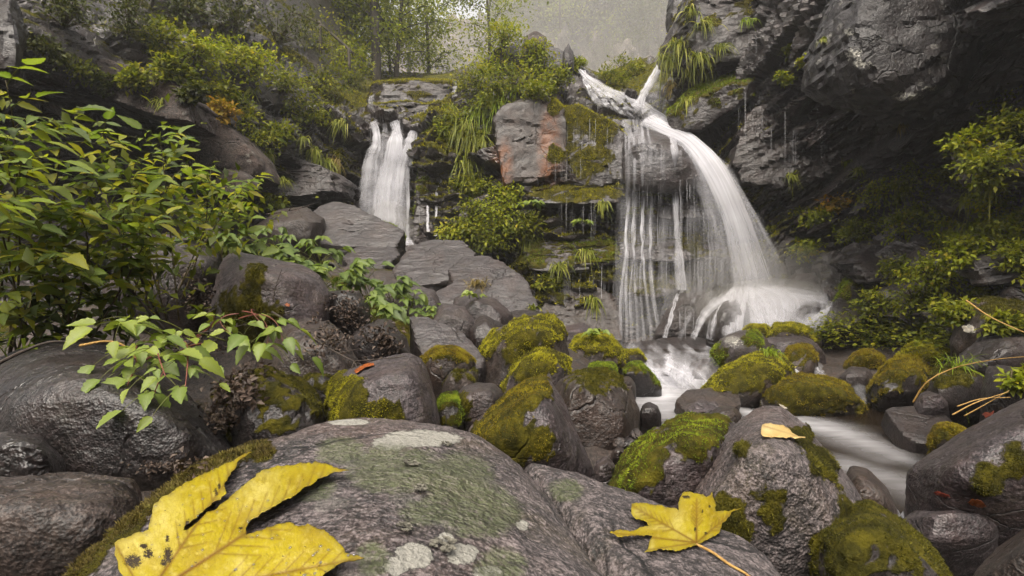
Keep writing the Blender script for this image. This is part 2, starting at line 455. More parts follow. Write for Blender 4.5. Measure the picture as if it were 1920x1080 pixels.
def moss_tufts(v, q, moss, nrm, mat, parent, origin, h, cap, seed, dense=1.0):
    rg = np.random.default_rng(seed + 99)
    c = v[q].mean(1); nn = nrm[q].mean(1); mm = moss[q].mean(1)
    ar = np.linalg.norm(np.cross(v[q[:, 2]] - v[q[:, 0]], v[q[:, 3]] - v[q[:, 1]]), axis=1) / 2
    view = np.array((0, 0, CAMZ)) - c; view /= np.linalg.norm(view, axis=1)[:, None]
    w = ar * np.clip(mm - .35, 0, 1) * ((nn * view).sum(1) > -.35)
    if w.sum() <= 0: return
    n = int(min(cap, w.sum() / (h * .55) ** 2 * 2.2 * dense))
    if n < 5: return
    pk = rg.choice(len(q), n, p=w / w.sum())
    uv = rg.random((n, 2)); a = v[q[pk]]
    p = (a[:, 0] * ((1 - uv[:, :1]) * (1 - uv[:, 1:])) + a[:, 1] * (uv[:, :1] * (1 - uv[:, 1:])) + a[:, 2] * (uv[:, :1] * uv[:, 1:]) + a[:, 3] * ((1 - uv[:, :1]) * uv[:, 1:]))
    N_ = nn[pk]; patch_t = fbm(p * 9.0 + seed, 3)
    tint = np.clip(.48 + 1.0 * patch_t + .5 * fbm(p * 30 + seed, 2) + rg.normal(size=n) * .14, 0, 1)
    V, T_ = [], []
    for k in range(3):
        d = N_ + rg.normal(size=(n, 3)) * .6 + np.array((0, 0, .25)); d /= np.linalg.norm(d, axis=1)[:, None]
        s = np.cross(d, rg.normal(size=(n, 3))); s /= np.linalg.norm(s, axis=1)[:, None] + 1e-9
        hh = (h * rg.uniform(.5, 1.25, n) * (.55 + .9 * np.clip(.5 + patch_t * 1.3, 0, 1)))[:, None]
        b0 = p - N_ * h * .25
        V.append(np.stack((b0 - s * hh * .17, b0 + s * hh * .17, b0 + d * hh), 1)); T_.append(np.repeat(np.clip(tint + rg.normal(size=n) * .08, 0, 1), 3))
    V = np.concatenate(V).reshape(-1, 3)
    f = np.arange(len(V)).reshape(-1, 3)
    me = mesh_data('moss', V - origin, f, mat, {'tint': np.concatenate(T_)})
    o = obj('moss', me, parent); o['kind'] = 'stuff'
    return o

SURF = []          # (vertices, quads) of everything plants and water can lie on

def lobe(outline, Y, depth, extra=(), lean=.32, front=.62, back=.75):
    """hull points of a stone: its outline, a front bulge and a back"""
    pts = []; o = np.array([p[:2] for p in outline], float); c = (o.min(0) + o.max(0)) / 2
    hh = max((o[:, 1].max() - o[:, 1].min()) / 2, 1)
    for p in outline:
        hr = -(p[1] - c[1]) / hh
        pts.append(P(p[0], p[1], p[2] if len(p) > 2 else Y + depth * lean * hr))
    for p in o:
        f = c + (p - c) * front; f[1] += hh * .12
        pts.append(P(f[0], f[1], Y - depth * .5))
        g = c + (p - c) * back
        pts.append(P(g[0], g[1], Y + depth * .5))
    for e in extra: pts.append(P(*e))
    return pts

def block_pts(outline, Y, depth, tilt=0.0, back=1.0):
    """hull points of a quarried block: its front outline and the same outline further back"""
    o = np.array([p[:2] for p in outline], float); c = (o.min(0) + o.max(0)) / 2; hh = max((o[:, 1].max() - o[:, 1].min()) / 2, 1)
    a = [P(p[0], p[1], Y + tilt * -(p[1] - c[1]) / hh) for p in o]
    return a + [p * ((p[1] + depth) / p[1]) + np.array((0, 0, CAMZ * (1 - (p[1] + depth) / p[1]))) for p in a] + [p + np.array((0, depth * .6, -.02)) for p in a]

def slab_pts(outline, Y, depth, thick):
    """hull points of a flat slab: its upper face slopes away from the viewer, the rest hangs below it"""
    o = np.array([p[:2] for p in outline], float); y0, y1 = o[:, 1].min(), o[:, 1].max()
    a = [P(p[0], p[1], Y + depth * (.5 - (p[1] - y0) / max(y1 - y0, 1))) for p in o]
    return a + [p + np.array((0, .12 * depth, -thick)) for p in a]

_seed = [100]
def rock(name, label, lobes, mat='grey', cat='boulder', group=None, rnd=.062, chips=8, rough=.085, N=None, slate=0.0, dip=(0.0, 0.0, 1.0),
         moss=None, up=.9, patches=(), mosscol='yellow', mossh=None, cap=4200, lichen=(), algae=(), stain=(), lamt=1.0, parent=None, surf=True, kind=None, dense=1.0):
    """one stone; lobes: lists of world points whose hulls it follows"""
    _seed[0] += 1; seed = _seed[0]
    VV, QQ, n0 = [], [], 0
    for li, pts in enumerate(lobes):
        pts = np.asarray(pts, float)
        px = pix(pts); W = np.ptp(np.clip(px[:, 0], -200, 2120)); H = np.ptp(np.clip(px[:, 1], -200, 1280))
        n = N or int(np.clip(max(W, H) * (.17 if slate > .015 else .125), 10, 72))
        c, d, t, q, ext = hull_blob(pts, n, rnd, chips, seed * 7 + li)
        size = float(ext.max())
        g = d * t[:, None] / size
        k = 1 + rough * (fbm(g * 1.6 + seed * 5.1, 5, .55) * 1.1 + .42 * fbm(g * 5.5 + seed, 4, .6, ridged=True) + .22 * fbm(g * 14 + seed, 3, .6))
        v = c + d * (t * k)[:, None]
        if slate:
            dp = np.array(dip, float); dp /= np.linalg.norm(dp)
            h = (v @ dp) / size * 5 + fbm(g * 1.4 + seed, 3) * .7
            r1, e1 = cells(np.stack((h * 1.6, (v[:, 0] / size) * 1.1 + seed, (v[:, 1] / size) * 1.1), 1))
            saw = h * 1.3 - np.floor(h * 1.3)
            v = v + d * (size * slate * ((r1 - .5) * .8 + (saw - .5) * .35 - .5 * sstep(.10, 0, e1)))[:, None]
        VV.append(v); QQ.append(q + n0); n0 += len(v)
    v = np.concatenate(VV); q = np.concatenate(QQ); size = float(np.ptp(v, axis=0).max() / 2)
    nrm = vnormals(v, q)
    pt4 = [(p + (1.0,))[:4] if len(p) == 3 else p for p in patches]
    at = {}
    mo = moss_field(v, nrm, up, pt4, moss, seed, size) if (moss is not None or patches) else None
    if mo is not None:
        at['moss'] = mo                                     # moss is a cushion: it stands proud of the stone
        th = float(np.clip(size * .05, .004, .035)) if mossh is None else mossh
        v = v + nrm * (mo * th * (.7 + .9 * fbm(v * (1.6 / th) * .22 + seed, 3)))[:, None]
        nrm = vnormals(v, q)
    pxs = pix(v)
    for nm, sp in (('lichen', lichen), ('algae', algae), ('stain', stain)):
        if sp:
            a = np.zeros(len(v))
            for (x, y, rx, ry) in sp:
                d_ = np.sqrt(((pxs[:, 0] - x) / rx) ** 2 + ((pxs[:, 1] - y) / ry) ** 2)
                a = np.maximum(a, sstep(1.45, .45, d_))
            at[nm] = a * (nrm[:, 1] < .6) * (lamt if nm == 'lichen' else 1)
    org = (v.min(0) + v.max(0)) / 2
    loc = org if parent is None else org - np.array(parent.location)
    o = obj(name, mesh_data(name, v - org, q, MAT[mat], at, True, 24 if slate else 36), parent, loc)
    if parent is None: tag(o, label, cat, group, kind)
    if mo is not None and mo.max() > .4:
        h = mossh or float(np.clip(np.median(v[:, 1]) * .0042, .007, .05))
        moss_tufts(v, q, mo, nrm, MOSS[mosscol], o, org, h, cap, seed, dense)
    if surf: SURF.append((v, q))
    return o

def box(x, y, z): return [np.array((x, y, z))]
# ------------------------------------------------------------------ the gorge: ground, cliff, far hills
GROUND = [  # x, y, z of bare ground between the stones
    *[P(x, y, Y) for (x, y, Y) in (
        (1250, 662, 7.2), (1250, 735, 5.0), (1350, 800, 3.9), (1550, 830, 3.9), (1750, 900, 2.9), (1850, 1040, 2.1), (1600, 1010, 1.9),
        (1150, 800, 3.6), (1100, 920, 1.8), (900, 840, 2.3), (700, 860, 1.5), (500, 900, 1.4), (200, 1000, 1.1), (-200, 1000, 1.2),
        (520, 820, 2.1), (100, 930, 1.4), (800, 760, 2.7), (800, 690, 3.6), (650, 700, 2.9), (450, 660, 2.9), (200, 640, 2.6), (0, 690, 2.2),
        (-300, 740, 2.4), (-300, 640, 3.4), (0, 600, 3.6), (250, 570, 4.2), (500, 530, 4.8), (700, 560, 4.6), (700, 500, 6.6), (900, 600, 5.4), (1000, 650, 5.4), (1060, 650, 7.4),
        (1450, 685, 6.6), (1600, 690, 6.0), (1720, 690, 5.6), (1600, 765, 4.9), (1800, 785, 4.0), (1880, 795, 3.6), (1800, 680, 5.4), (1950, 650, 4.2), (2200, 680, 3.2),
        (1750, 610, 6.2), (1600, 610, 7.4), (1500, 620, 8.0))],
    np.array((-1.0, .2, -.3)), np.array((0, .2, -.4)), np.array((1.0, .6, -.55)), np.array((2.4, 1.2, -.4)), np.array((3.2, 2.5, .1)),
    np.array((-3, 1, .2)), np.array((0, -3, -.6)), np.array((3, -3, -.3)), np.array((-4, -3, .4)), np.array((0, -12, -1.0)),
    np.array((7, 3, .9)), np.array((-7, 3, 1.2)), np.array((0, 13, .3)), np.array((9, 10, 1.)), np.array((-9, 10, 1.4)),
    np.array((40, 0, -1)), np.array((-40, 0, -1)), np.array((0, -60, -2)), np.array((0, 60, -1)), np.array((60, 60, -1)), np.array((-60, 60, -1))]
_gp = np.array(GROUND)
def ground_z(x, y):
    x = np.asarray(x, float).ravel(); y = np.asarray(y, float).ravel(); out = np.zeros(len(x))
    for s in range(0, len(x), 20000):
        d2 = (x[s:s + 20000, None] - _gp[None, :, 0]) ** 2 + (y[s:s + 20000, None] - _gp[None, :, 1]) ** 2 + .02
        w = d2 ** -1.6
        out[s:s + 20000] = (w * _gp[None, :, 2]).sum(1) / w.sum(1)
    return out

def nonuni(lo, hi, a, b, step):
    core = np.arange(a, b, step); L, R_ = [], []
    x, s = a, step
    while x > lo: s *= 1.25; x -= s; L.append(max(x, lo))
    x, s = b, step
    while x < hi: s *= 1.25; x += s; R_.append(min(x, hi))
    return np.array(L[::-1] + list(core) + R_)
gx = nonuni(-70, 70, -5, 6, .06); gy = nonuni(-30, 85, .1, 9.5, .06)
X_, Y_ = np.meshgrid(gx, gy); Z_ = ground_z(X_, Y_)
pts = np.stack((X_.ravel(), Y_.ravel(), Z_), 1)
fade = sstep(14, 8, np.abs(pts[:, 0])) * sstep(16, 10, np.abs(pts[:, 1]))
pts[:, 2] += fade * (fbm(pts * (1.3, 1.3, 0) + 3, 5) * .10 + fbm(pts * (9, 9, 0), 3) * .04)
_w = pix(pts); _in = (_w[:, 1] > 628) & (pts[:, 1] > .8) & (pts[:, 1] < 8.4)
_c = np.interp(_w[:, 1], [628, 665, 715, 760, 850, 950, 1090, 1300], [1260, 1260, 1270, 1420, 1560, 1640, 1760, 1900])
_hw = np.interp(_w[:, 1], [628, 665, 715, 760, 850, 950, 1090, 1300], [130, 110, 140, 330, 240, 200, 150, 200])
_z = np.interp(_w[:, 1], [628, 667, 715, 760, 920, 1090, 1300], [-.12, -.12, -.30, -.38, -.42, -.62, -.7])
_m = sstep(1.35, .85, np.abs(_w[:, 0] - _c) / _hw) * _in
pts[:, 2] = pts[:, 2] * (1 - _m) + np.minimum(pts[:, 2], _z + .05 * fbm(pts * (5, 5, 0), 3)) * _m
i, j = np.meshgrid(np.arange(len(gy) - 1), np.arange(len(gx) - 1), indexing='ij'); nx = len(gx)
gq = np.stack((i * nx + j, i * nx + j + 1, (i + 1) * nx + j + 1, (i + 1) * nx + j), -1).reshape(-1, 4)
MAT['bed'] = rock_mat('stream bed', (.018, .014, .011), (.05, .038, .028), (.12, .095, .075), scale=2.0, rough=.5, bump=1.0)
gn = vnormals(pts, gq)
gm = np.clip(sstep(.0, .6, fbm(pts * 1.7, 4) + .3 * sstep(.0, .8, pts[:, 2]) - .1), 0, 1)
obj('ground', mesh_data('ground', pts, gq, MAT['bed'], {'moss': gm * .8}))['kind'] = 'structure'
SURF.append((pts, gq))

# the rock walls as one sheet: each column is the profile of the wall from its foot to its top (pixel, pixel, distance)
COLS = [
    [(-700, 900, 1.6), (-700, 700, 1.9), (-700, 500, 2.3), (-700, 330, 2.6), (-700, 150, 2.6), (-700, -60, 2.7), (-700, -400, 3.2), (-700, -900, 4.5)],
    [(-300, 760, 3.0), (-300, 600, 3.5), (-300, 450, 4.1), (-300, 330, 4.6), (-300, 200, 4.5), (-300, 60, 4.3), (-300, -160, 5.0), (-300, -520, 6.5)],
    [(0, 640, 4.2), (0, 520, 4.8), (0, 420, 5.4), (0, 300, 5.9), (0, 170, 5.4), (0, 60, 5.3), (0, -90, 6.0), (0, -420, 8.)],
    [(200, 600, 5.0), (200, 500, 5.8), (200, 400, 6.8), (200, 290, 7.1), (200, 190, 6.5), (200, 90, 6.6), (210, -50, 7.6), (220, -400, 11)],
    [(400, 560, 6.), (400, 480, 6.8), (400, 400, 7.8), (400, 320, 7.9), (400, 235, 7.7), (410, 120, 8.4), (430, 0, 10.0), (470, -300, 16)],
    [(560, 540, 6.8), (560, 460, 8.4), (560, 400, 9.4), (560, 340, 9.5), (560, 270, 9.4), (570, 180, 10.1), (590, 95, 12.2), (630, -60, 19)],
    [(650, 530, 7.5), (655, 480, 9.0), (658, 430, 10.1), (660, 330, 10.3), (665, 240, 10.5), (668, 195, 12), (675, 155, 14.5), (690, 115, 22)],
    [(730, 520, 8.0), (730, 480, 9.4), (730, 455, 10.4), (730, 330, 10.8), (730, 232, 11.0), (735, 196, 12.6), (740, 160, 14.5), (740, 135, 22)],
    [(800, 520, 8.4), (800, 490, 9.2), (800, 450, 9.9), (800, 340, 10.1), (800, 250, 10.4), (810, 205, 11.6), (835, 155, 14.0), (830, 135, 20)],
    [(870, 560, 8.3), (870, 480, 9.2), (865, 400, 9.4), (860, 300, 9.6), (860, 225, 9.9), (880, 180, 10.6), (900, 135, 12), (890, 115, 18)],
    [(960, 620, 8.3), (960, 520, 8.8), (960, 420, 9.1), (960, 345, 9.3), (960, 250, 9.3), (960, 190, 9.8), (970, 100, 11.4), (985, 75, 15)],
    [(1060, 650, 8.5), (1060, 540, 8.8), (1060, 440, 9.1), (1060, 360, 9.2), (1060, 270, 9.4), (1065, 200, 9.9), (1055, 125, 11.6), (1060, 95, 15)],
    [(1160, 655, 8.5), (1160, 560, 8.8), (1160, 460, 9.1), (1160, 370, 9.2), (1165, 270, 9.5), (1160, 220, 10.), (1140, 172, 11), (1115, 132, 14)],
    [(1250, 655, 8.4), (1250, 570, 8.7), (1250, 480, 9.1), (1250, 380, 9.4), (1250, 285, 9.5), (1245, 238, 10.), (1200, 192, 11.4), (1190, 115, 13.5)],
    [(1340, 640, 8.2), (1340, 570, 8.6), (1340, 490, 9.2), (1340, 400, 9.4), (1330, 320, 9.4), (1310, 258, 9.7), (1270, 200, 11), (1255, 85, 12.6)],
    [(1430, 640, 7.9), (1430, 570, 8.5), (1430, 490, 9.1), (1430, 410, 9.2), (1425, 320, 9.1), (1400, 230, 9.2), (1340, 110, 10), (1290, -60, 12)],
    [(1520, 620, 7.4), (1520, 550, 8.2), (1520, 480, 8.8), (1520, 400, 8.8), (1520, 310, 8.7), (1510, 200, 8.5), (1480, 50, 8.5), (1420, -200, 9.5)],
    [(1640, 610, 6.5), (1640, 530, 7.4), (1640, 450, 8.0), (1640, 370, 8.3), (1640, 300, 8.3), (1640, 190, 7.6), (1640, 0, 7.2), (1640, -320, 7.2)],
    [(1780, 610, 5.4), (1780, 510, 6.2), (1780, 420, 6.9), (1780, 340, 7.2), (1780, 270, 7.2), (1780, 170, 6.4), (1780, 0, 5.8), (1780, -360, 5.8)],
    [(1920, 620, 4.4), (1920, 490, 5.1), (1920, 380, 5.7), (1920, 290, 6.0), (1920, 200, 6.0), (1920, 100, 5.2), (1920, -60, 4.6), (1920, -420, 4.6)],
    [(2250, 680, 2.9), (2250, 500, 3.4), (2250, 360, 4.0), (2250, 240, 4.3), (2250, 140, 4.3), (2250, 20, 3.9), (2250, -180, 3.4), (2250, -600, 3.4)],
    [(2700, 800, 1.8), (2700, 600, 2.1), (2700, 400, 2.5), (2700, 220, 2.7), (2700, 60, 2.7), (2700, -120, 2.6), (2700, -450, 2.5), (2700, -1000, 2.6)],
]
lat = np.array([[P(*c[r]) for c in COLS] for r in range(8)])
cv, cq = patch(lat, 600, 260)
cn = vnormals(cv, cq)
if (cn[:, 1] > 0).mean() > .5: cn = -cn; cq = cq[:, ::-1]
cpx = pix(cv)
# bedding: level in the middle, rising to the right on the right wall, falling to the right on the left wall
xr = cv[:, 0]
dipx = -.45 * sstep(2.5, 5.5, xr) + .35 * sstep(-2.5, -5, xr)
bed = cv[:, 2] + dipx * (cv[:, 0]) + fbm(cv * .6, 3) * .35
along = np.stack((cv[:, 0], cv[:, 1]), 1)
r1, e1 = cells(np.stack((bed * 2.1, along[:, 0] * .75 + 9, along[:, 1] * .75), 1))
r2, e2 = cells(np.stack((bed * 6.5 + 40, along[:, 0] * 2.2, along[:, 1] * 2.2 + 7), 1))
saw = bed * 3.1 - np.floor(bed * 3.1)
disp = (r1 - .5) * .55 + (r2 - .5) * .20 + (saw - .5) * .12 - .22 * sstep(.10, 0, e1) - .09 * sstep(.10, 0, e2)
disp += fbm(cv * 1.1, 4) * .22 + fbm(cv * 6, 3) * .035
quiet = np.clip(sstep(12.2, 10.8, cv[:, 1]) * .8 + .2, 0, 1)
left_soil = sstep(700, 560, cpx[:, 0]) * sstep(260, 120, cpx[:, 1])      # the soft bank above the left wall
cv = cv + cn * (disp * quiet * (1 - .6 * left_soil))[:, None]
cn = vnormals(cv, cq)
if (cn[:, 1] > 0).mean() > .5: cn = -cn
mz = cn[:, 2] * 1.1 + fbm(cv * .9 + 5, 4) * 1.1 + fbm(cv * 5, 3) * .4
def blob(x, y, rx, ry): return np.exp(-(((cpx[:, 0] - x) / rx) ** 2 + ((cpx[:, 1] - y) / ry) ** 2))
want = (1.0 * blob(640, 290, 60, 110) + 1.1 * blob(830, 300, 60, 130) + .9 * blob(1000, 500, 110, 70) + .8 * blob(1120, 280, 60, 130)
        + .9 * blob(1320, 180, 110, 120) + .7 * blob(1330, 420, 120, 120) + .5 * blob(1500, 540, 110, 70) + .9 * blob(760, 180, 120, 40) + .8 * blob(1180, 130, 60, 40)
        + .9 * blob(1080, 530, 110, 90) + .6 * blob(1240, 480, 90, 120) + .5 * blob(1400, 380, 60, 160) + .5 * left_soil + .5 * blob(480, 330, 90, 40) + .5 * blob(1200, 500, 70, 100)
        - .8 * blob(1650, 250, 160, 120) - .5 * blob(380, 290, 90, 80))
cm = sstep(.15, .85, mz * .55 + want * .75 - .25)
stain = np.clip(blob(945, 300, 14, 50) + 1.3 * blob(1025, 290, 20, 80), 0, 1)
MAT['cliff_moss'] = rock_mat('mossy cliff rock', (.010, .008, .0076), (.039, .031, .029), (.12, .10, .095), scale=.6, rough=.25, streak=True, lichen=.1, bump=.7, spec=.7,
                             moss_a=(.085, .078, .006), moss_b=(.024, .024, .003))
cliff = obj('cliff', mesh_data('cliff', cv, cq, MAT['cliff_moss'], {'moss': cm, 'stain': stain}, True, 30))
cliff['kind'] = 'structure'
SURF.append((cv, cq))
moss_tufts(cv, cq, cm * (cv[:, 1] < 13) * (cpx[:, 0] > 430) * (cpx[:, 0] < 1750), cn, MOSS['yellow'], cliff, np.zeros(3), .055, 15000, 3, 1.0)

# far side of the valley, in the haze
FAR = [[(700, 200, 60), (700, 120, 62), (700, 90, 64), (700, 85, 70)],
       [(900, 220, 54), (900, 150, 56), (900, 80, 58), (905, 60, 66)],
       [(985, 220, 46), (985, 130, 48), (975, 30, 50), (970, -90, 60)],
       [(1080, 240, 42), (1080, 130, 44), (1080, 20, 47), (1070, -160, 60)],
       [(1200, 240, 40), (1200, 120, 42), (1200, 10, 46), (1190, -220, 60)],
       [(1330, 240, 38), (1330, 120, 40), (1330, 0, 44), (1330, -300, 60)],
       [(1700, 240, 38), (1700, 120, 40), (1700, 0, 44), (1700, -400, 60)]]
fv, fq = patch(np.array([[P(*c[r]) for c in FAR] for r in range(4)]), 200, 120)
fnm = vnormals(fv, fq)
if (fnm[:, 1] > 0).mean() > .5: fnm = -fnm; fq = fq[:, ::-1]
r1, e1 = cells(fv * (.55, .55, .28)); r2, e2 = cells(fv * (1.5, 1.5, .8) + 8)
rk = sstep(190, 60, np.abs(pix(fv)[:, 1] - 130) + 40)
fv = fv + fnm * ((r1 - .5) * 3.4 + (r2 - .5) * 1.4 + fbm(fv * .25, 3) * 2.0)[:, None]
fpx = pix(fv)
fm = sstep(.35, .6, .62 + fbm(fv * .3, 4) * .8 - .75 * np.exp(-((fpx[:, 1] - 120) / 65) ** 2))
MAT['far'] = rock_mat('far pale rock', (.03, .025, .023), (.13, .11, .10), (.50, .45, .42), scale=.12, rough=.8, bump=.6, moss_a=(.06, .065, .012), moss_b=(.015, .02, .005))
hills = obj('hills', mesh_data('hills', fv, fq, MAT['far'], {'moss': fm})); hills['kind'] = 'structure'

# unseen slopes added behind and beside the viewer to block low sky light
BACK = []
for a in np.linspace(-200, 20, 12):
    c, s_ = math.cos(math.radians(a)), math.sin(math.radians(a))
    BACK.append([np.array((c * r, s_ * r * .8 - 3, z)) for (r, z) in ((10, -1.6), (13, 1.0), (18, 5), (26, 9), (36, 13))])
bv_, bq_ = patch(np.array([[BACK[k][r] for k in range(12)] for r in range(5)]), 90, 50)
bn_ = vnormals(bv_, bq_)
bv_ = bv_ + bn_ * (fbm(bv_ * .25, 4) * 1.4 + fbm(bv_ * 1.2, 3) * .4)[:, None]
MAT['slope'] = rock_mat('sky-blocking slope', (.010, .012, .005), (.03, .034, .010), (.07, .075, .02), scale=.3, rough=.9)
o = obj('hills', mesh_data('hills', bv_, bq_, MAT['slope'])); o['kind'] = 'structure'  # unseen light block, put in to darken faces turned to the viewer
# ------------------------------------------------------------------ the stones, nearest first
BED = 'boulders in the stream bed'
# the big foreground boulder: a rounded main body and a lower shoulder on its right
main = [P(*p) for p in (
    (60, 1120, .56), (110, 1075, .60), (215, 985, .70), (300, 912, .80), (385, 858, .88), (480, 826, .98), (560, 802, 1.06), (640, 786, 1.12), (720, 782, 1.15),
    (800, 788, 1.15), (862, 797, 1.12), (922, 822, 1.08), (958, 850, 1.03), (1003, 900, .92), (1062, 978, .77), (1130, 1065, .64), (1200, 1150, .54),
    (300, 985, .62), (420, 925, .70), (560, 870, .80), (700, 850, .84), (830, 850, .86), (700, 915, .65), (860, 930, .68), (520, 980, .56), (340, 1100, .46),
    (700, 1080, .45), (900, 1080, .49), (1000, 1100, .5), (500, 1200, .40), (700, 1500, .28), (900, 1450, .32))]
main += [np.array(p) for p in ((-.55, .30, .40), (.05, .22, .45), (-.30, .12, .45), (-.70, .5, .1), (-.72, .85, 0), (-.3, 1.25, 0), (.2, 1.1, 0), (.25, .4, .1), (-.2, .1, .0), (-.4, .6, -.5), (0, .8, -.5))]
shoulder = [P(*p) for p in ((940, 856, 1.04), (1000, 862, 1.05), (1050, 876, 1.03), (1110, 903, .99), (1165, 938, .93), (1240, 962, .90), (1335, 977, .88), (1405, 1003, .84), (1455, 1048, .78), (1500, 1115, .70),
    (1150, 1010, .78), (1270, 1010, .78), (1180, 1090, .64), (1330, 1090, .66), (1300, 1250, .5))]
shoulder += [np.array(p) for p in ((.0, .9, .2), (.25, .35, .35), (.45, .4, .2), (.5, .85, .2), (.2, .95, -.3), (.1, .4, -.3), (.45, .6, -.3))]
HERO = rock('foreground_boulder', 'big rounded grey boulder with white and green lichen that carries the two yellow maple leaves', [main, shoulder], mat='hero', group=BED,
     rnd=.09, chips=0, rough=.026, N=104, lamt=1.0, moss=None, mosscol='dry', mossh=.008, cap=6000,
     patches=[(395, 848, 46), (340, 880, 40), (285, 918, 42), (225, 978, 40), (150, 1040, 46), (450, 834, 30), (490, 845, 22, .6)],
     lichen=[(790, 822, 75, 16), (730, 832, 34, 14), (775, 1042, 36, 26), (868, 1038, 30, 20), (915, 1075, 30, 14), (740, 1062, 22, 20), (980, 985, 12, 10), (655, 792, 40, 6), (835, 1010, 16, 12)],
     algae=[(580, 915, 60, 30), (740, 880, 110, 55), (860, 900, 80, 60), (900, 960, 90, 60), (640, 845, 60, 30), (940, 1060, 60, 40), (800, 960, 60, 30), (1060, 920, 40, 25), (700, 1050, 40, 40)])

def st(name, label, outline, Y, depth, extra=(), lean=.32, front=.62, back=.75, sink=0.0, style=None, thick=.25, **k):
    pts = block_pts(outline, Y, depth, lean) if style == 'block' else slab_pts(outline, Y, depth, thick) if style == 'slab' else lobe(outline, Y, depth, extra, lean, front, back)
    if style: sink = 0
    if sink:
        lowest = max(outline, key=lambda p: p[1])
        for p in outline:
            if p[1] > (min(q[1] for q in outline) + lowest[1]) / 2: pts.append(P(p[0], p[1], Y) + np.array((0, 0, -sink)))
    k.setdefault('group', BED)
    return rock(name, label, [pts], **k)

# left foreground
st('boulder', 'broad black wet boulder under the drooping bramble spray at the left edge', [(-90, 720), (0, 668), (60, 646), (110, 638), (180, 640), (235, 668), (310, 705), (385, 770), (432, 830), (445, 885), (320, 940), (150, 950), (0, 900), (-90, 830)], 1.75, .9, mat='dark', rough=.05, sink=.5, extra=[(150, 720, 1.45), (330, 800, 1.45)])
st('boulder', 'small wedge shaped dark slab leaning at the left edge above the flat block', [(-60, 840), (0, 808), (75, 810), (118, 868), (100, 900), (0, 905), (-60, 895)], 1.28, .4, mat='dark', rnd=.05, chips=5, sink=.3, extra=[(60, 850, 1.12)])
st('boulder', 'flat topped purplish block in the bottom left corner', [(-120, 905), (60, 893), (180, 891), (240, 903), (258, 935), (235, 975), (170, 1040), (90, 1110), (-120, 1130)], 1.05, .45, mat='brown', rnd=.07, chips=2, sink=.4, lean=.25, extra=[(20, 955, .86), (180, 955, .88), (240, 945, .95), (-100, 970, .8)])
st('boulder', 'dark mossy boulder below the clump of dead leaves left of centre', [(395, 760), (430, 715), (490, 690), (560, 715), (605, 775), (575, 830), (500, 850), (420, 840)], 1.95, .7, mat='dark', moss=-.15, mosscol='dark', sink=.5)
st('boulder', 'leaning dark boulder littered with dead leaves behind the yellow mossed boulder', [(480, 650), (520, 607), (560, 593), (620, 608), (662, 648), (686, 692), (650, 750), (600, 785), (520, 790), (470, 740)], 2.65, .8, mat='brown', chips=4, sink=.5, extra=[(600, 670, 2.3)])
st('boulder', 'smooth blue grey boulder with a humped left end standing left of centre', [(392, 585), (404, 505), (430, 470), (466, 478), (500, 496), (560, 496), (596, 514), (618, 546), (612, 585), (582, 606), (520, 600), (470, 620), (400, 640)], 3.2, .9, mat='slate', rough=.045, sink=.6, extra=[(560, 560, 2.85), (450, 520, 2.95)], patches=[(480, 520, 22), (470, 590, 60, .8)], mosscol='dark')
st('boulder', 'dark grey boulder half hidden behind the tall leafy shrub', [(195, 540), (255, 465), (330, 428), (372, 440), (412, 466), (410, 530), (380, 575), (250, 590), (190, 580)], 3.7, 1.0, mat='grey', sink=.6)
st('boulder', 'rounded dark stone touching the right end of the blue grey boulder', [(606, 560), (618, 534), (642, 528), (672, 545), (694, 578), (692, 612), (640, 625), (608, 600)], 3.5, .55, mat='dark', sink=.5)
st('boulder', 'low wet dark stone with a shiny top below the leafy herbs', [(645, 650), (676, 612), (720, 600), (758, 630), (772, 668), (730, 690), (660, 695)], 3.15, .6, mat='dark', chips=5, sink=.4)
st('boulder', 'little dark stone wedged above the shiny topped low stone', [(690, 620), (704, 598), (734, 600), (752, 628), (745, 650), (698, 650)], 3.6, .35, mat='brown', chips=4, sink=.4)
st('boulder', 'squat dark stone between the dead leaves and the slanting slab', [(560, 700), (600, 690), (640, 700), (650, 740), (620, 780), (560, 770)], 2.35, .4, mat='dark', moss=-.1, mosscol='dark', sink=.4)

# centre
st('boulder', 'smooth purplish boulder with bright yellow moss on its left flank', [(612, 790), (616, 722), (650, 698), (700, 678), (758, 659), (786, 663), (803, 700), (818, 752), (830, 815), (760, 850), (620, 850)], 2.1, .7, mat='slate', rough=.035, sink=.5, N=60, chips=0, rnd=.12,
   extra=[(765, 700, 1.88), (770, 775, 1.75), (690, 720, 1.85), (640, 760, 1.8)], patches=[(648, 740, 42), (655, 778, 40), (720, 778, 36, .8), (630, 715, 25)], mosscol='yellow')
st('boulder', 'slanting pale slate slab with a sharp left edge behind the purplish boulder', [(766, 592), (800, 592), (832, 598), (866, 620), (892, 650), (910, 674), (898, 692), (850, 695), (800, 680), (778, 640)], 3.4, .5, mat='slab', rnd=.012, chips=1, rough=.03, slate=.02, style='slab', thick=0.35)
st('boulder', 'dark mossy stone under the lower end of the slanting slab', [(786, 680), (806, 655), (850, 650), (892, 680), (884, 715), (820, 722), (792, 705)], 3.0, .5, mat='brown', moss=-.05, mosscol='orange', sink=.4)
st('boulder', 'tall brown boulder with a moss cap left of the pool', [(885, 715), (898, 662), (925, 625), (960, 600), (1000, 587), (1036, 592), (1060, 620), (1068, 662), (1062, 700), (1000, 740), (890, 745)], 3.55, .85, mat='brown', rough=.05, sink=.6, N=48, patches=[(1030, 610, 38), (915, 640, 30), (980, 640, 60, .55)], moss=-.55, mosscol='yellow')
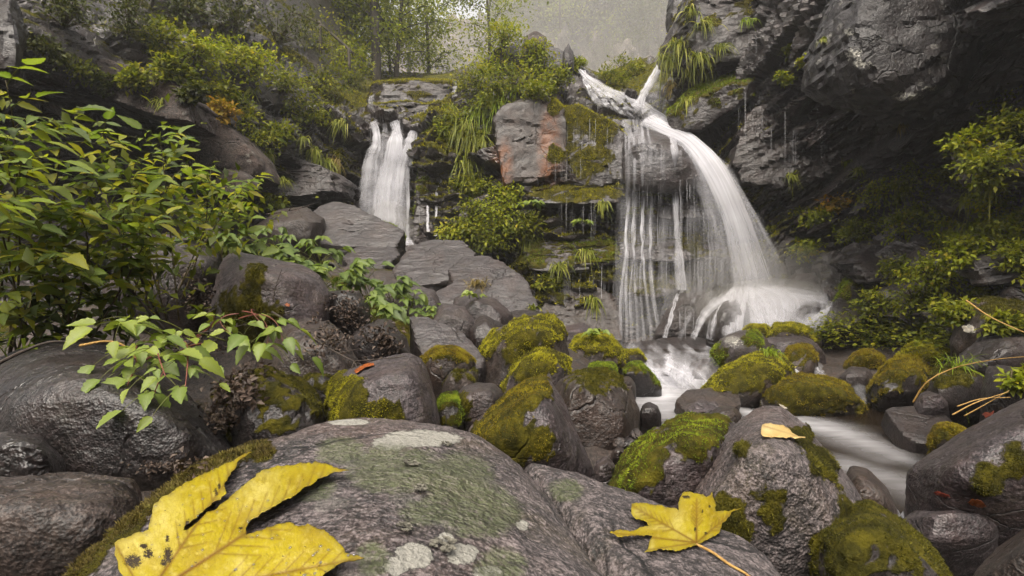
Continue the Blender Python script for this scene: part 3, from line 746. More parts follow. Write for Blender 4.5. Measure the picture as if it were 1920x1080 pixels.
st('boulder', 'mossy stone leaning on the tall brown boulder', [(940, 730), (962, 682), (1000, 653), (1042, 653), (1070, 680), (1066, 725), (1000, 755), (945, 750)], 3.1, .6, mat='slate', moss=-.05, mosscol='yellow', sink=.5, patches=[(985, 680, 45)])
st('boulder', 'big round dark boulder with one bright green moss ball on its top left', [(1020, 720), (1040, 688), (1066, 680), (1110, 690), (1152, 706), (1182, 732), (1200, 772), (1196, 822), (1165, 862), (1100, 880), (1045, 830), (1022, 770)], 2.75, .85, mat='brown', rough=.04, sink=.5, N=60, moss=-.85, patches=[(1110, 700, 50, .5)], mosscol='dark')
st('boulder', 'pyramid shaped boulder with a rusty moss stripe behind the foreground boulder', [(872, 810), (938, 750), (984, 714), (1006, 708), (1030, 714), (1052, 746), (1067, 800), (1092, 842), (1116, 890), (1095, 930), (960, 930), (880, 860)], 1.95, .75, mat='slate', rough=.04, sink=.4, N=64, rnd=.10, chips=0, extra=[(1012, 760, 1.62), (1030, 840, 1.5), (940, 800, 1.7)],
   patches=[(985, 745, 40), (955, 785, 45), (1010, 725, 26), (930, 820, 40, .8), (990, 820, 50, .7)], mosscol='orange')
st('boulder', 'small smooth oval grey stone left of the pyramid shaped boulder', [(850, 755), (864, 725), (894, 716), (926, 718), (944, 736), (940, 770), (915, 795), (870, 800), (853, 780)], 2.45, .45, mat='grey', rough=.03, sink=.4, patches=[(862, 765, 26, .8)], mosscol='dark')
st('boulder', 'small brown mossy stone behind the smooth oval stone', [(825, 725), (842, 692), (870, 685), (897, 700), (888, 740), (838, 750)], 2.85, .4, mat='brown', moss=-.2, mosscol='dark', sink=.4)
st('boulder', 'little moss covered stone in the gap right of the purplish boulder', [(812, 775), (828, 742), (856, 740), (872, 772), (865, 815), (822, 818)], 2.3, .35, mat='dark', moss=.1, mosscol='green', sink=.3)
st('boulder', 'dark angular stone with pale veins in the gap below the big round boulder', [(1108, 895), (1118, 868), (1140, 856), (1156, 878), (1150, 905), (1115, 912)], 1.7, .22, mat='slate', rnd=.04, chips=5, sink=.25)
for k, (x, y, w, h, Y, l) in enumerate([(1218, 770, 22, 16, 3.1, 'black wet stone at the edge of the milky pool beside the big round boulder'),
        (1150, 795, 20, 16, 2.6, 'dark reddish stone in the shallow channel'), (1185, 830, 30, 14, 2.4, 'brown flat stone lying in the shallow channel'), (1160, 850, 16, 12, 2.1, 'small dark stone at the mouth of the shallow channel'),
        ]):
    st('boulder', l, [(x - w, y + h * .6), (x - w * .6, y - h * .7), (x, y - h), (x + w * .7, y - h * .6), (x + w, y + h * .4), (x, y + h)], Y, .25, mat='dark' if k % 2 == 0 else 'brown', chips=5, sink=.2)

# right foreground
st('boulder', 'grey boulder with a wide green moss band left of the beige leaf', [(1135, 930), (1172, 862), (1220, 812), (1280, 786), (1350, 779), (1390, 800), (1360, 880), (1320, 990), (1200, 1010)], 1.62, .6, mat='slate', rough=.035, sink=.4, N=64, chips=0, extra=[(1240, 870, 1.38), (1200, 930, 1.28)],
   patches=[(1185, 885, 55), (1215, 850, 45), (1290, 820, 48), (1330, 800, 35), (1170, 915, 30)], mosscol='green')
LEAFROCK = st('boulder', 'tall rounded boulder with a dark underside that carries the small beige leaf', [(1230, 1040), (1290, 905), (1330, 842), (1380, 781), (1428, 752), (1466, 757), (1503, 800), (1562, 862), (1612, 925), (1632, 985), (1600, 1070), (1500, 1140), (1290, 1140)], 1.4, .62, mat='hero', rough=.03, sink=.3, N=70, chips=0, rnd=.10,
   extra=[(1440, 810, 1.25), (1470, 880, 1.12), (1400, 900, 1.13), (1560, 930, 1.18)], patches=[(1532, 872, 34), (1500, 820, 24, .8), (1395, 845, 16), (1450, 960, 60, .5), (1570, 985, 60, .6), (1370, 985, 50, .6)], mosscol='dark')
st('boulder', 'dark moss covered boulder in the bottom right below the beige leaf boulder', [(1520, 1020), (1580, 965), (1630, 952), (1684, 985), (1742, 1030), (1795, 1105), (1700, 1190), (1540, 1190)], 1.12, .5, mat='dark', moss=-.10, mosscol='dark', sink=.2, N=50, rough=.12, patches=[(1660, 1000, 60, .6), (1600, 1060, 50, .6)])
st('boulder', 'wet brown stone at the water edge right of the beige leaf boulder', [(1580, 900), (1592, 872), (1625, 878), (1664, 915), (1684, 962), (1650, 990), (1590, 950)], 1.75, .4, mat='brown', rough=.03, sink=.3)
st('boulder', 'glistening low stone in the water at the lower right', [(1680, 985), (1718, 958), (1790, 942), (1852, 948), (1900, 985), (1860, 1015), (1770, 1030), (1700, 1015)], 2.05, .42, mat='slate', rnd=.08, rough=.03, sink=.2)
st('boulder', 'brown boulder in the bottom right corner', [(1815, 1075), (1848, 1012), (1920, 983), (2020, 990), (2060, 1080), (2000, 1160), (1830, 1150)], 1.4, .5, mat='brown', sink=.4, rough=.04)
st('boulder', 'massive purplish boulder sloping down into the stream at the right edge', [(1700, 893), (1758, 852), (1808, 812), (1868, 770), (1940, 733), (2080, 745), (2140, 900), (2040, 1000), (1920, 970), (1820, 935), (1735, 915)], 2.3, 1.0, mat='slate', rough=.035, sink=.5, N=60, chips=0, rnd=.10, extra=[(1850, 850, 2.0), (1950, 850, 1.85), (1930, 930, 1.95)], patches=[(1900, 868, 38, .7), (1850, 895, 34, .6)], mosscol='dark')

# stones in and beside the stream
st('boulder', 'flat angular slab lying at the near edge of the milky pool', [(1268, 752), (1288, 730), (1340, 726), (1385, 740), (1390, 758), (1350, 775), (1290, 775)], 4.6, .5, mat='brown', rnd=.05, chips=4, sink=.15, lean=.5, style='slab', thick=0.14)
st('boulder', 'small pale edged slab in front of the flat angular slab', [(1284, 764), (1310, 748), (1345, 752), (1350, 768), (1300, 774)], 4.2, .25, mat='slate', rnd=.05, chips=4, sink=.15, style='slab', thick=0.14)
st('boulder', 'brown stone half in the water below the flat angular slab', [(1318, 785), (1345, 764), (1378, 762), (1392, 780), (1370, 800), (1325, 800)], 3.6, .4, mat='brown', sink=.2)
st('boulder', 'heavily mossed boulder with a grass tuft in the middle of the stream', [(1305, 742), (1330, 710), (1370, 684), (1422, 661), (1462, 665), (1490, 690), (1488, 725), (1440, 755), (1360, 762)], 5.2, .9, mat='brown', moss=.1, mosscol='yellow', sink=.3, N=48, rough=.05, patches=[(1390, 690, 60), (1440, 680, 45), (1330, 715, 28)])
st('boulder', 'long low boulder coated in rusty moss in the middle of the stream', [(1427, 740), (1450, 714), (1500, 704), (1562, 710), (1602, 730), (1625, 755), (1600, 772), (1480, 775), (1430, 760)], 4.85, .7, mat='brown', moss=.15, mosscol='orange', sink=.3, N=48, patches=[(1510, 722, 70), (1570, 740, 30)])
st('boulder', 'pale lichened boulder with a green moss spot at the foot of the falls', [(1332, 672), (1350, 635), (1386, 617), (1420, 624), (1452, 650), (1445, 685), (1390, 695), (1340, 690)], 6.3, .9, mat='grey', sink=.3, patches=[(1412, 636, 20), (1350, 670, 26, .6)], lichen=[(1375, 640, 26, 14)], lamt=.45, mosscol='green')
st('boulder', 'low mossy stone at the left foot of the white water', [(1392, 624), (1405, 608), (1440, 610), (1455, 626), (1420, 640), (1395, 638)], 7.0, .5, mat='brown', moss=.1, mosscol='yellow', sink=.2)
st('boulder', 'flat mossy stone right below the white water', [(1436, 630), (1455, 608), (1492, 606), (1522, 620), (1535, 645), (1480, 650), (1440, 645)], 6.8, .6, mat='brown', moss=-.05, mosscol='yellow', sink=.2)
st('boulder', 'smooth flat grey stone between the mossy stones below the white water', [(1425, 650), (1440, 628), (1500, 628), (1540, 645), (1550, 665), (1500, 672), (1440, 668)], 6.4, .5, mat='slate', sink=.2)
st('boulder', 'rounded stone with orange moss beside the grassy mossed boulder', [(1465, 690), (1478, 652), (1512, 644), (1535, 668), (1534, 705), (1490, 715)], 5.9, .6, mat='brown', moss=-.05, mosscol='orange', sink=.3)
st('boulder', 'cushion of orange moss on a small round stone in the side channel', [(1580, 685), (1600, 660), (1636, 655), (1660, 672), (1654, 697), (1600, 702)], 5.8, .5, mat='brown', moss=.4, mosscol='orange', sink=.2)
st('boulder', 'bare brownish stone in the side channel below the orange cushion', [(1572, 708), (1595, 687), (1630, 689), (1643, 710), (1622, 727), (1582, 728)], 5.3, .45, mat='grey', sink=.2)
st('boulder', 'boulder with bulging orange moss above the dark pool edge', [(1626, 725), (1648, 690), (1690, 669), (1722, 674), (1744, 700), (1738, 745), (1690, 755), (1640, 748)], 4.9, .7, mat='dark', moss=.2, mosscol='orange', sink=.3, N=44)
st('boulder', 'mossy boulder behind the bulging orange one', [(1676, 680), (1706, 648), (1750, 638), (1778, 660), (1770, 700), (1700, 708)], 5.5, .7, mat='brown', moss=.15, mosscol='yellow', sink=.3)
st('boulder', 'black stone under the sedge on the right bank', [(1735, 740), (1750, 695), (1800, 680), (1850, 695), (1862, 750), (1800, 775), (1745, 765)], 4.2, .7, mat='dark', moss=-.3, mosscol='dark', sink=.4)
st('boulder', 'pale rounded stone at the water line under the sedge', [(1712, 758), (1728, 735), (1760, 729), (1788, 750), (1780, 772), (1720, 774)], 4.0, .4, mat='slate', rough=.03, sink=.2)
st('boulder', 'dark rounded boulder at the right edge behind the dry reeds', [(1838, 745), (1850, 690), (1890, 672), (1960, 680), (2000, 760), (1900, 790), (1850, 775)], 3.5, .6, mat='dark', sink=.4)
st('boulder', 'thin dark slate slab tilted in the stream', [(1660, 770), (1672, 762), (1752, 756), (1790, 792), (1776, 835), (1705, 828), (1690, 795)], 3.75, .5, mat='dark', rnd=.04, chips=2, rough=.03, sink=.15, lean=.6, style='slab', thick=0.14)
st('boulder', 'small stone capped with dark yellow moss beside the massive purplish boulder', [(1742, 822), (1752, 800), (1785, 793), (1815, 805), (1818, 830), (1780, 842)], 3.2, .3, mat='dark', moss=.3, mosscol='orange', sink=.3)
st('boulder', 'large dark boulder with a moss stained top on the right bank', [(1782, 640), (1795, 590), (1832, 560), (1900, 553), (1990, 560), (2040, 620), (1980, 665), (1800, 665)], 4.8, .9, mat='brown', rough=.05, sink=.5, patches=[(1890, 568, 60, .6)], mosscol='dark', lichen=[(1817, 617, 11, 8)])
st('boulder', 'long dark boulder lying under the moss stained one on the right bank', [(1792, 665), (1828, 632), (1920, 624), (2010, 640), (2020, 690), (1920, 700), (1805, 690)], 4.3, .6, mat='dark', sink=.4)
st('boulder', 'smooth brown boulder leaning beside the white water', [(1540, 625), (1580, 590), (1622, 564), (1656, 557), (1688, 575), (1695, 620), (1640, 650), (1555, 645)], 6.9, .8, mat='brown', rough=.04, sink=.4)
st('boulder', 'moss hung rock at the right end of the white water', [(1530, 620), (1556, 572), (1588, 512), (1622, 500), (1640, 560), (1590, 610)], 7.5, .8, mat='dark', moss=.0, mosscol='green', sink=.4)
st('boulder', 'low dark wedge of rock under green moss beside the first cascade', [(1160, 695), (1180, 678), (1200, 680), (1220, 698), (1240, 722), (1205, 724), (1168, 712)], 5.3, .5, mat='dark', moss=-.05, mosscol='green', sink=.2)
st('boulder', 'small brown stone at the left end of the first cascade', [(1146, 728), (1158, 707), (1180, 705), (1194, 722), (1190, 738), (1155, 740)], 4.6, .35, mat='brown', rough=.03, sink=.2)
st('boulder', 'round brown stone under the left half of the first cascade', [(1205, 715), (1215, 680), (1240, 668), (1275, 672), (1292, 700), (1285, 725), (1220, 728)], 6.3, .6, mat='brown', rough=.03, sink=.3)
st('boulder', 'round brown stone under the right half of the first cascade', [(1282, 715), (1292, 684), (1320, 672), (1350, 680), (1362, 705), (1350, 725), (1300, 726)], 6.2, .6, mat='brown', rough=.03, sink=.3)
st('boulder', 'flat dark slab across the back of the upper pool', [(1175, 652), (1200, 640), (1258, 632), (1300, 628), (1338, 640), (1336, 657), (1250, 664), (1185, 662)], 7.7, .6, mat='dark', rnd=.06, chips=3, sink=.15, lean=.6, style='slab', thick=0.14)
st('boulder', 'moss cushion boulder topped by a pale leafy herb left of the upper pool', [(1060, 668), (1074, 636), (1110, 624), (1146, 630), (1166, 658), (1172, 688), (1120, 696), (1062, 692)], 5.5, .7, mat='brown', moss=.2, mosscol='yellow', sink=.3, N=44)
st('boulder', 'pale flat stone behind the moss cushion boulder', [(1026, 640), (1056, 612), (1096, 606), (1116, 626), (1105, 650), (1045, 658)], 6.4, .6, mat='slate', sink=.3)
st('boulder', 'low mossy stone at the left of the first cascade lip', [(1085, 705), (1102, 683), (1150, 679), (1162, 700), (1152, 718), (1095, 720)], 5.0, .5, mat='brown', moss=.1, mosscol='green', sink=.2)
st('boulder', 'flat mossy stone joining the pool edge to the cushion boulder', [(1150, 668), (1170, 655), (1200, 655), (1212, 668), (1190, 680), (1155, 680)], 6.2, .4, mat='brown', moss=.05, mosscol='yellow', sink=.2)

# slabs fallen from the left cliff
SL = 'fallen slabs below the left cliff'
sk = dict(mat='slab', rnd=.012, rough=.035, group=SL, chips=1, cat='slab', slate=.035, style='slab')
st('rock_slab', 'largest pale fallen slab at the top of the slab pile', [(735, 505), (772, 458), (806, 449), (866, 450), (893, 474), (862, 490), (845, 522), (790, 533), (745, 522)], 6.4, .8, sink=.4, lean=.75, extra=[(800, 468, 6.5), (840, 480, 6.4)], **sk)
st('rock_slab', 'broken slab lying against the right of the largest fallen slab', [(840, 505), (868, 481), (905, 476), (944, 490), (956, 508), (905, 524), (850, 530)], 6.0, .6, sink=.4, lean=.7, **sk)
st('rock_slab', 'long ribbed slab in the middle of the slab pile', [(815, 548), (880, 510), (952, 498), (985, 522), (978, 545), (910, 575), (830, 580)], 5.6, .7, sink=.4, lean=.7, **sk)
st('rock_slab', 'steep slab ending the slab pile on the right', [(905, 560), (925, 525), (962, 509), (988, 525), (1004, 562), (1016, 600), (940, 610), (900, 595)], 5.4, .6, sink=.4, lean=.5, **sk)
st('rock_slab', 'dark lower slab with a dry grass tuft in front of the pile', [(850, 560), (880, 545), (930, 560), (962, 590), (935, 625), (870, 612), (848, 590)], 4.8, .6, sink=.4, lean=.6, mat='grey', rnd=.04, rough=.03, group=SL, chips=3, cat='slab')
st('rock_slab', 'tilted wedge slab leaning towards the left waterfall', [(555, 420), (600, 385), (640, 374), (684, 398), (720, 415), (758, 432), (742, 462), (690, 455), (640, 460), (570, 450)], 7.4, .9, sink=.4, lean=.6, **sk)
st('rock_slab', 'mossy slab edge at the foot of the left waterfall', [(660, 470), (690, 420), (730, 415), (762, 440), (758, 470), (700, 490)], 8.2, .8, sink=.4, mat='cliff', moss=-.1, mosscol='green', group=SL, cat='slab')
st('rock_slab', 'low dark slab left of the tilted wedge', [(470, 430), (520, 395), (570, 388), (610, 410), (600, 450), (500, 465)], 7.2, .8, sink=.4, mat='brown', rnd=.05, chips=4, group=SL, cat='slab')
st('rock_slab', 'flat slab below the wedge at the edge of the herbs', [(640, 480), (690, 450), (735, 452), (750, 475), (720, 500), (660, 505)], 6.8, .7, sink=.4, lean=.6, **sk)
st('boulder', 'dark stone under the front edge of the slab pile', [(868, 615), (905, 590), (942, 608), (965, 645), (935, 668), (880, 660)], 4.1, .6, mat='dark', chips=4, sink=.4, group='dark stones below the slab pile')
st('boulder', 'blue grey stone among the herbs below the slab pile', [(750, 555), (780, 535), (815, 545), (830, 580), (790, 600), (755, 590)], 4.9, .5, mat='slate', chips=4, sink=.4, group='dark stones below the slab pile')
st('boulder', 'rounded dark stone above the slanting pale slab', [(800, 600), (830, 570), (870, 575), (900, 610), (880, 640), (820, 640)], 4.2, .5, mat='grey', chips=4, sink=.4, group='dark stones below the slab pile')
st('boulder', 'dark stone between the slab pile and the tall brown boulder', [(930, 610), (960, 585), (1010, 575), (1040, 600), (1020, 640), (950, 650)], 4.9, .6, mat='dark', chips=4, sink=.4, group='dark stones below the slab pile')

# bedrock standing out of the walls
W_ = 'bedrock masses of the cliff'
def bed_rock(label, outline, Y, depth, **k):
    k.setdefault('mat', 'cliff'); k.setdefault('group', W_); k.setdefault('cat', 'rock outcrop'); k.setdefault('rnd', .03); k.setdefault('chips', 5); k.setdefault('slate', .06); k.setdefault('rough', .09); k.setdefault('lamt', .5)
    return st('rock_outcrop', label, outline, Y, depth, **k)
bed_rock('square purplish block with an orange stain in the middle of the cliff', [(924, 225), (942, 200), (985, 186), (1030, 186), (1056, 205), (1062, 290), (1056, 347), (1000, 352), (948, 352), (940, 300), (930, 262)], 9.0, 1.3, lean=.12, chips=4, slate=.034, mat='brown', stain=[(946, 310, 14, 46), (1030, 290, 20, 85)], patches=[(1045, 290, 22, .7), (1040, 200, 16)], style='block')
bed_rock('dripping face right of the orange stained block', [(1046, 205), (1090, 205), (1150, 235), (1180, 265), (1182, 335), (1120, 345), (1060, 342)], 9.15, 1.2, lean=.15, slate=.03, moss=-.2, patches=[(1080, 215, 40), (1130, 245, 30), (1100, 300, 50, .7)], mosscol='yellow', style='block')
bed_rock('rounded wet dome under the crest of the main waterfall', [(1164, 255), (1200, 243), (1250, 246), (1292, 268), (1324, 305), (1336, 350), (1260, 362), (1170, 355)], 9.05, 1.3, rnd=.14, lean=.35, slate=.02, mat='cliff')
bed_rock('long dripping ledge below the stained block', [(985, 362), (1010, 342), (1080, 336), (1150, 340), (1172, 352), (1160, 380), (1060, 384), (995, 380)], 8.95, 1.0, lean=.3, slate=.07, moss=-.12, mosscol='yellow', style='block')
bed_rock('layered wet ledge behind the middle of the main waterfall', [(1165, 365), (1210, 345), (1290, 342), (1345, 360), (1360, 400), (1280, 412), (1175, 405)], 9.0, 1.1, slate=.07, lean=.25, moss=-.3, mosscol='green', style='block')
bed_rock('black wet ledge at mid height behind the thin streams', [(1160, 440), (1200, 425), (1290, 424), (1370, 440), (1385, 480), (1260, 492), (1168, 482)], 8.85, 1.0, slate=.07, lean=.25, moss=-.25, mosscol='dark', style='block')
bed_rock('mossy ledge under the hanging herbs of the cliff', [(985, 470), (1020, 445), (1080, 440), (1150, 455), (1165, 490), (1080, 510), (995, 505)], 8.8, .9, slate=.08, moss=-.1, mosscol='green', style='block')
bed_rock('low bulging ledge near the foot of the thin streams', [(1170, 525), (1210, 508), (1262, 512), (1275, 545), (1220, 560), (1175, 552)], 8.6, .8, slate=.05, moss=-.2, mosscol='dark', style='block')
bed_rock('round rock splitting the water at the foot of the main waterfall', [(1325, 640), (1332, 592), (1352, 562), (1388, 556), (1404, 580), (1410, 645)], 7.75, .6, mat='dark', rnd=.15, slate=0, sink=.3)
bed_rock('sloping brown rock streaked by small streams at the foot of the falls', [(1225, 640), (1240, 590), (1275, 548), (1320, 545), (1345, 580), (1340, 640)], 8.35, .8, mat='cliff', sink=.3, slate=.03)
bed_rock('rounded dark rock in the right of the white water', [(1478, 605), (1492, 572), (1525, 562), (1560, 578), (1562, 605), (1520, 615)], 7.45, .5, mat='dark', rnd=.15, slate=0, sink=.3)
bed_rock('brown bedrock wall left of the thin streams', [(1000, 600), (1040, 545), (1110, 535), (1160, 560), (1165, 640), (1080, 650), (1010, 640)], 8.4, .8, mat='brown', slate=.05, sink=.3, style='block')
bed_rock('layered bedrock right of the white water', [(1455, 545), (1500, 515), (1570, 505), (1640, 520), (1620, 560), (1540, 575), (1470, 570)], 8.2, .9, slate=.07, dip=(-.35, 0, 1), style='block')
bed_rock('wet reddish wall right of the main waterfall', [(1385, 300), (1410, 210), (1460, 190), (1530, 210), (1570, 270), (1560, 330), (1480, 345), (1400, 340)], 8.8, 1.2, mat='cliff', slate=.11, dip=(-.5, 0, 1), lean=.1, style='block')
bed_rock('overhanging dark rock mass with white lichen spots at the upper right', [(1500, 165), (1522, 148), (1560, 192), (1640, 210), (1690, 236), (1745, 226), (1830, 200), (1885, 110), (1925, -40), (1860, -180), (1640, -200), (1570, -40), (1530, 90)], 6.5, 2.0, lean=-.1, mat='overhang', rnd=.07, chips=6, slate=.045, dip=(-.45, 0, 1), N=64,
         lichen=[(1600, 100, 22, 14), (1620, 120, 30, 12), (1700, 180, 40, 12), (1590, 60, 14, 10), (1740, 165, 30, 8), (1600, 170, 8, 8)])
bed_rock('jutting slab high on the right wall above the falls', [(1265, 60), (1300, -20), (1400, -90), (1520, -60), (1545, 70), (1480, 110), (1380, 95), (1290, 100)], 9.2, 1.8, slate=.06, dip=(-.5, 0, 1), moss=-.25, mosscol='yellow', N=60, lean=.1, style='block')
bed_rock('mossy sloping slab right of the upper stream', [(1250, 215), (1300, 165), (1380, 130), (1440, 125), (1430, 175), (1370, 215), (1300, 255), (1262, 250)], 9.5, 1.4, slate=.03, moss=.05, mosscol='green', dip=(-.5, 0, 1))
bed_rock('dark knob hanging over the top of the right stream', [(1246, 60), (1256, -20), (1300, -40), (1320, 20), (1300, 60), (1262, 72)], 11.0, 1.0, mat='dark', slate=.04)
bed_rock('shelf of bedrock under the ferns at the right edge', [(1850, 300), (1870, 240), (1920, 225), (2000, 235), (2020, 320), (1930, 330)], 4.8, .8, mat='dark', slate=.05, style='block')
bed_rock('black slab in the shade of the right bank', [(1590, 490), (1640, 460), (1720, 455), (1770, 480), (1740, 520), (1640, 530)], 7.0, .8, mat='dark', slate=.08, dip=(-.4, 0, 1), style='block')
bed_rock('layered rock under the grassy right bank', [(1840, 490), (1870, 440), (1940, 430), (2010, 460), (2000, 520), (1900, 530)], 4.9, .7, mat='dark', slate=.08, dip=(-.4, 0, 1), style='block')
bed_rock('pale speckled rock face under the left bank', [(328, 305), (344, 228), (385, 214), (430, 240), (470, 285), (486, 330), (440, 335), (410, 312), (372, 318), (340, 325)], 7.35, 1.2, mat='lichen', slate=.03, lean=.1, chips=3, style='block')
bed_rock('pale brown rock wedged under the speckled rock face', [(392, 350), (420, 310), (470, 322), (490, 355), (450, 372), (405, 372)], 7.3, .8, mat='lichen', slate=.03)
bed_rock('long brown rock band over the dark hollow at the left', [(60, 118), (130, 98), (220, 115), (300, 140), (340, 175), (345, 225), (300, 222), (230, 188), (140, 150), (70, 135)], 6.3, 1.2, mat='lichen', slate=.04, chips=2, lean=.1, dip=(.5, 0, 1), style='block')
bed_rock('brown bedrock ledge left of the left waterfall', [(470, 350), (480, 310), (540, 290), (600, 310), (640, 330), (640, 358), (560, 372), (490, 372)], 9.0, 1.2, mat='cliff', slate=.06, lean=.2, style='block')
bed_rock('dark rock rising at the top left corner', [(-60, 120), (-40, 20), (20, -20), (50, 60), (40, 130), (0, 160)], 5.0, .8, mat='dark', slate=.05)
bed_rock('flat mossy shelf above the left waterfall', [(690, 188), (705, 158), (770, 152), (850, 154), (868, 178), (850, 194), (760, 194), (692, 194)], 12.0, 2.6, slate=.06, moss=-.15, mosscol='yellow', lean=.06, mossh=.05, style='block')
bed_rock('layered lip from which the left waterfall drops', [(668, 228), (690, 200), (760, 192), (812, 200), (820, 226), (790, 232), (680, 234)], 11.0, 1.6, slate=.08, moss=-.2, mosscol='yellow', lean=.08, mossh=.04, style='block')
bed_rock('grey stepped rock behind the left waterfall', [(684, 455), (690, 330), (700, 240), (780, 238), (790, 330), (782, 470)], 11.0, 1.0, slate=.07, lean=.1, style='block')
bed_rock('mossy buttress between the left waterfall and the small trickle', [(772, 470), (785, 360), (792, 260), (830, 230), (860, 290), (850, 400), (840, 480)], 10.1, 1.0, slate=.04, moss=.0, mosscol='green', lean=.12, style='block')
bed_rock('pointed grey rock above the hump', [(976, 105), (982, 70), (1004, 56), (1024, 70), (1026, 105), (1000, 118)], 11.7, 1.0, mat='lichen', slate=.03, lean=.1)
bed_rock('thin dark spire beside the hump', [(1052, 130), (1056, 95), (1066, 80), (1076, 100), (1076, 132)], 11.3, .5, mat='cliff', slate=.05)
# ------------------------------------------------------------------ looking up the rock behind a pixel of the photograph
bpy.context.view_layer.update()
_dg = bpy.context.evaluated_depsgraph_get()
def hit(px, py, far=80.0):
    """first rock surface seen at a pixel: (point, normal)"""
    o = Vector((0, 0, CAMZ)); d = Vector(((px - 960) / F, 1.0, -(py - 540) / F)).normalized()
    for _ in range(12):
        ok, loc, nrm, idx, ob, mx = scene.ray_cast(_dg, o, d, distance=far)
        if not ok: return None
        if not ob.name.startswith('moss'):
            if nrm.dot(d) > 0: nrm = -nrm
            return np.array(loc), np.array(nrm)
        o = loc + d * .003
    return None
def hit_or(px, py, Y):
    h = hit(px, py)
    return h if h else (P(px, py, Y), np.array((0, -1.0, 0)))

# ------------------------------------------------------------------ water
def veil_mat():
    m = M('white water'); u = m.attr('wu'); x = m.attr('wx'); v = m.attr('wv'); d = m.attr('dens'); s = m.attr('seed')
    vec = m.n('CombineXYZ', {0: m.math('MULTIPLY', x, 15.0), 1: m.math('MULTIPLY', v, .5), 2: m.math('MULTIPLY', s, 9.0)})
    vec2 = m.n('CombineXYZ', {0: m.math('MULTIPLY', x, 44.0), 1: m.math('MULTIPLY', v, .6), 2: m.math('MULTIPLY', s, 5.0)})
    n1 = m.ramp(m.noise(vec, 1.0, 3, .55), .34, .68); n2 = m.ramp(m.noise(vec2, 1.0, 2, .5), .3, .7)
    st = m.math('ADD', m.math('MULTIPLY', n1, .75), m.math('MULTIPLY', n2, .25))
    e = m.math('MULTIPLY', m.math('MULTIPLY', u, m.math('SUBTRACT', 1.0, u)), 4.0)
    edge = m.ramp(m.math('ADD', e, m.math('MULTIPLY', m.math('SUBTRACT', n1, .5), .35)), .02, .75)
    # thin water shows its threads, thick water closes to white
    a = m.math('MULTIPLY', m.math('ADD', m.math('MULTIPLY', d, .50), m.math('MULTIPLY', st, .62)), m.math('MULTIPLY', d, edge), clamp=True)
    a = m.math('MINIMUM', a, .90)
    df = m.n('BsdfDiffuse', {'Color': (.60, .595, .63)}); tl = m.n('BsdfTranslucent', {'Color': (.60, .595, .63)})
    w = m.n('MixShader', {0: .35, 1: df.outputs[0], 2: tl.outputs[0]})
    tr = m.n('BsdfTransparent')
    mx = m.n('MixShader', {0: a, 1: tr.outputs[0], 2: w.outputs[0]})
    m.set(m.out.inputs[0], mx.outputs[0]); return m.m
MAT['veil'] = veil_mat()

def ribbon(mb, keys, seed, n=56, nu=14, bulge=.18, lift=.05, ruffle=.012, dens=1.0, rag=.55):
    """a sheet of falling water along keys (pixel, pixel, distance or None for the rock seen there, width in pixels, density)"""
    pts, w, d = [], [], []
    for (x, y, Y, wp, de) in keys:
        if Y is None:
            p, nn = hit_or(x, y, 9.0); p = p + np.array((0, -1, .25)) * lift
        else: p = P(x, y, Y)
        pts.append(p); w.append(wp / F * p[1]); d.append(de * dens)
    c = catmull(pts, n); wd = catmull(np.array(w)[:, None], n)[:, 0]; dn = np.clip(catmull(np.array(d)[:, None], n)[:, 0], 0, 1.2)
    c[:, 1] = np.convolve(np.pad(c[:, 1], 2, 'edge'), np.ones(5) / 5, 'valid')
    k_ = np.linspace(0, 1, n)[:, None] * np.array((7.0, 0, 0)) + np.array((seed, seed * .7, 0))
    dn = np.clip(dn * (1 + rag * 1.3 * fbm(k_ * 1.3, 3)), 0, 1.2); wd = wd * (1 + rag * .9 * fbm(k_ + 31, 3)); c[:, 0] += rag * .05 * fbm(k_ * .8 + 57, 3)
    t = np.gradient(c, axis=0); ln = np.concatenate(([0], np.cumsum(np.linalg.norm(np.diff(c, axis=0), axis=1))))
    t /= np.linalg.norm(t, axis=1)[:, None] + 1e-9
    nrm = np.array((0, -1.0, .35)); nrm = nrm / np.linalg.norm(nrm)
    s = np.cross(t, nrm); s /= np.linalg.norm(s, axis=1)[:, None] + 1e-9
    s *= np.where(s[:, 0] < 0, -1, 1)[:, None]
    u = np.linspace(0, 1, nu)
    bl = bulge * wd[:, None] * (1 - (2 * u - 1) ** 2)[None]
    v = c[:, None] + s[:, None] * ((u - .5)[None, :, None] * wd[:, None, None]) + nrm * bl[..., None]
    v = v.reshape(-1, 3)
    q3 = np.stack((np.tile(u, n) * wd.mean() * 14 + seed, np.repeat(ln, nu) * .8, np.full(n * nu, seed * 1.0)), 1)
    v += nrm * (fbm(q3, 3) * ruffle * 2)[:, None]
    i, j = np.meshgrid(np.arange(n - 1), np.arange(nu - 1), indexing='ij')
    q = np.stack((i * nu + j, i * nu + j + 1, (i + 1) * nu + j + 1, (i + 1) * nu + j), -1).reshape(-1, 4)
    mb.add(v, q, wu=np.tile(u, n), wx=np.tile(u, n) * max(wd.mean(), .02), wv=np.repeat(ln, nu), dens=np.repeat(dn, nu), seed=seed)

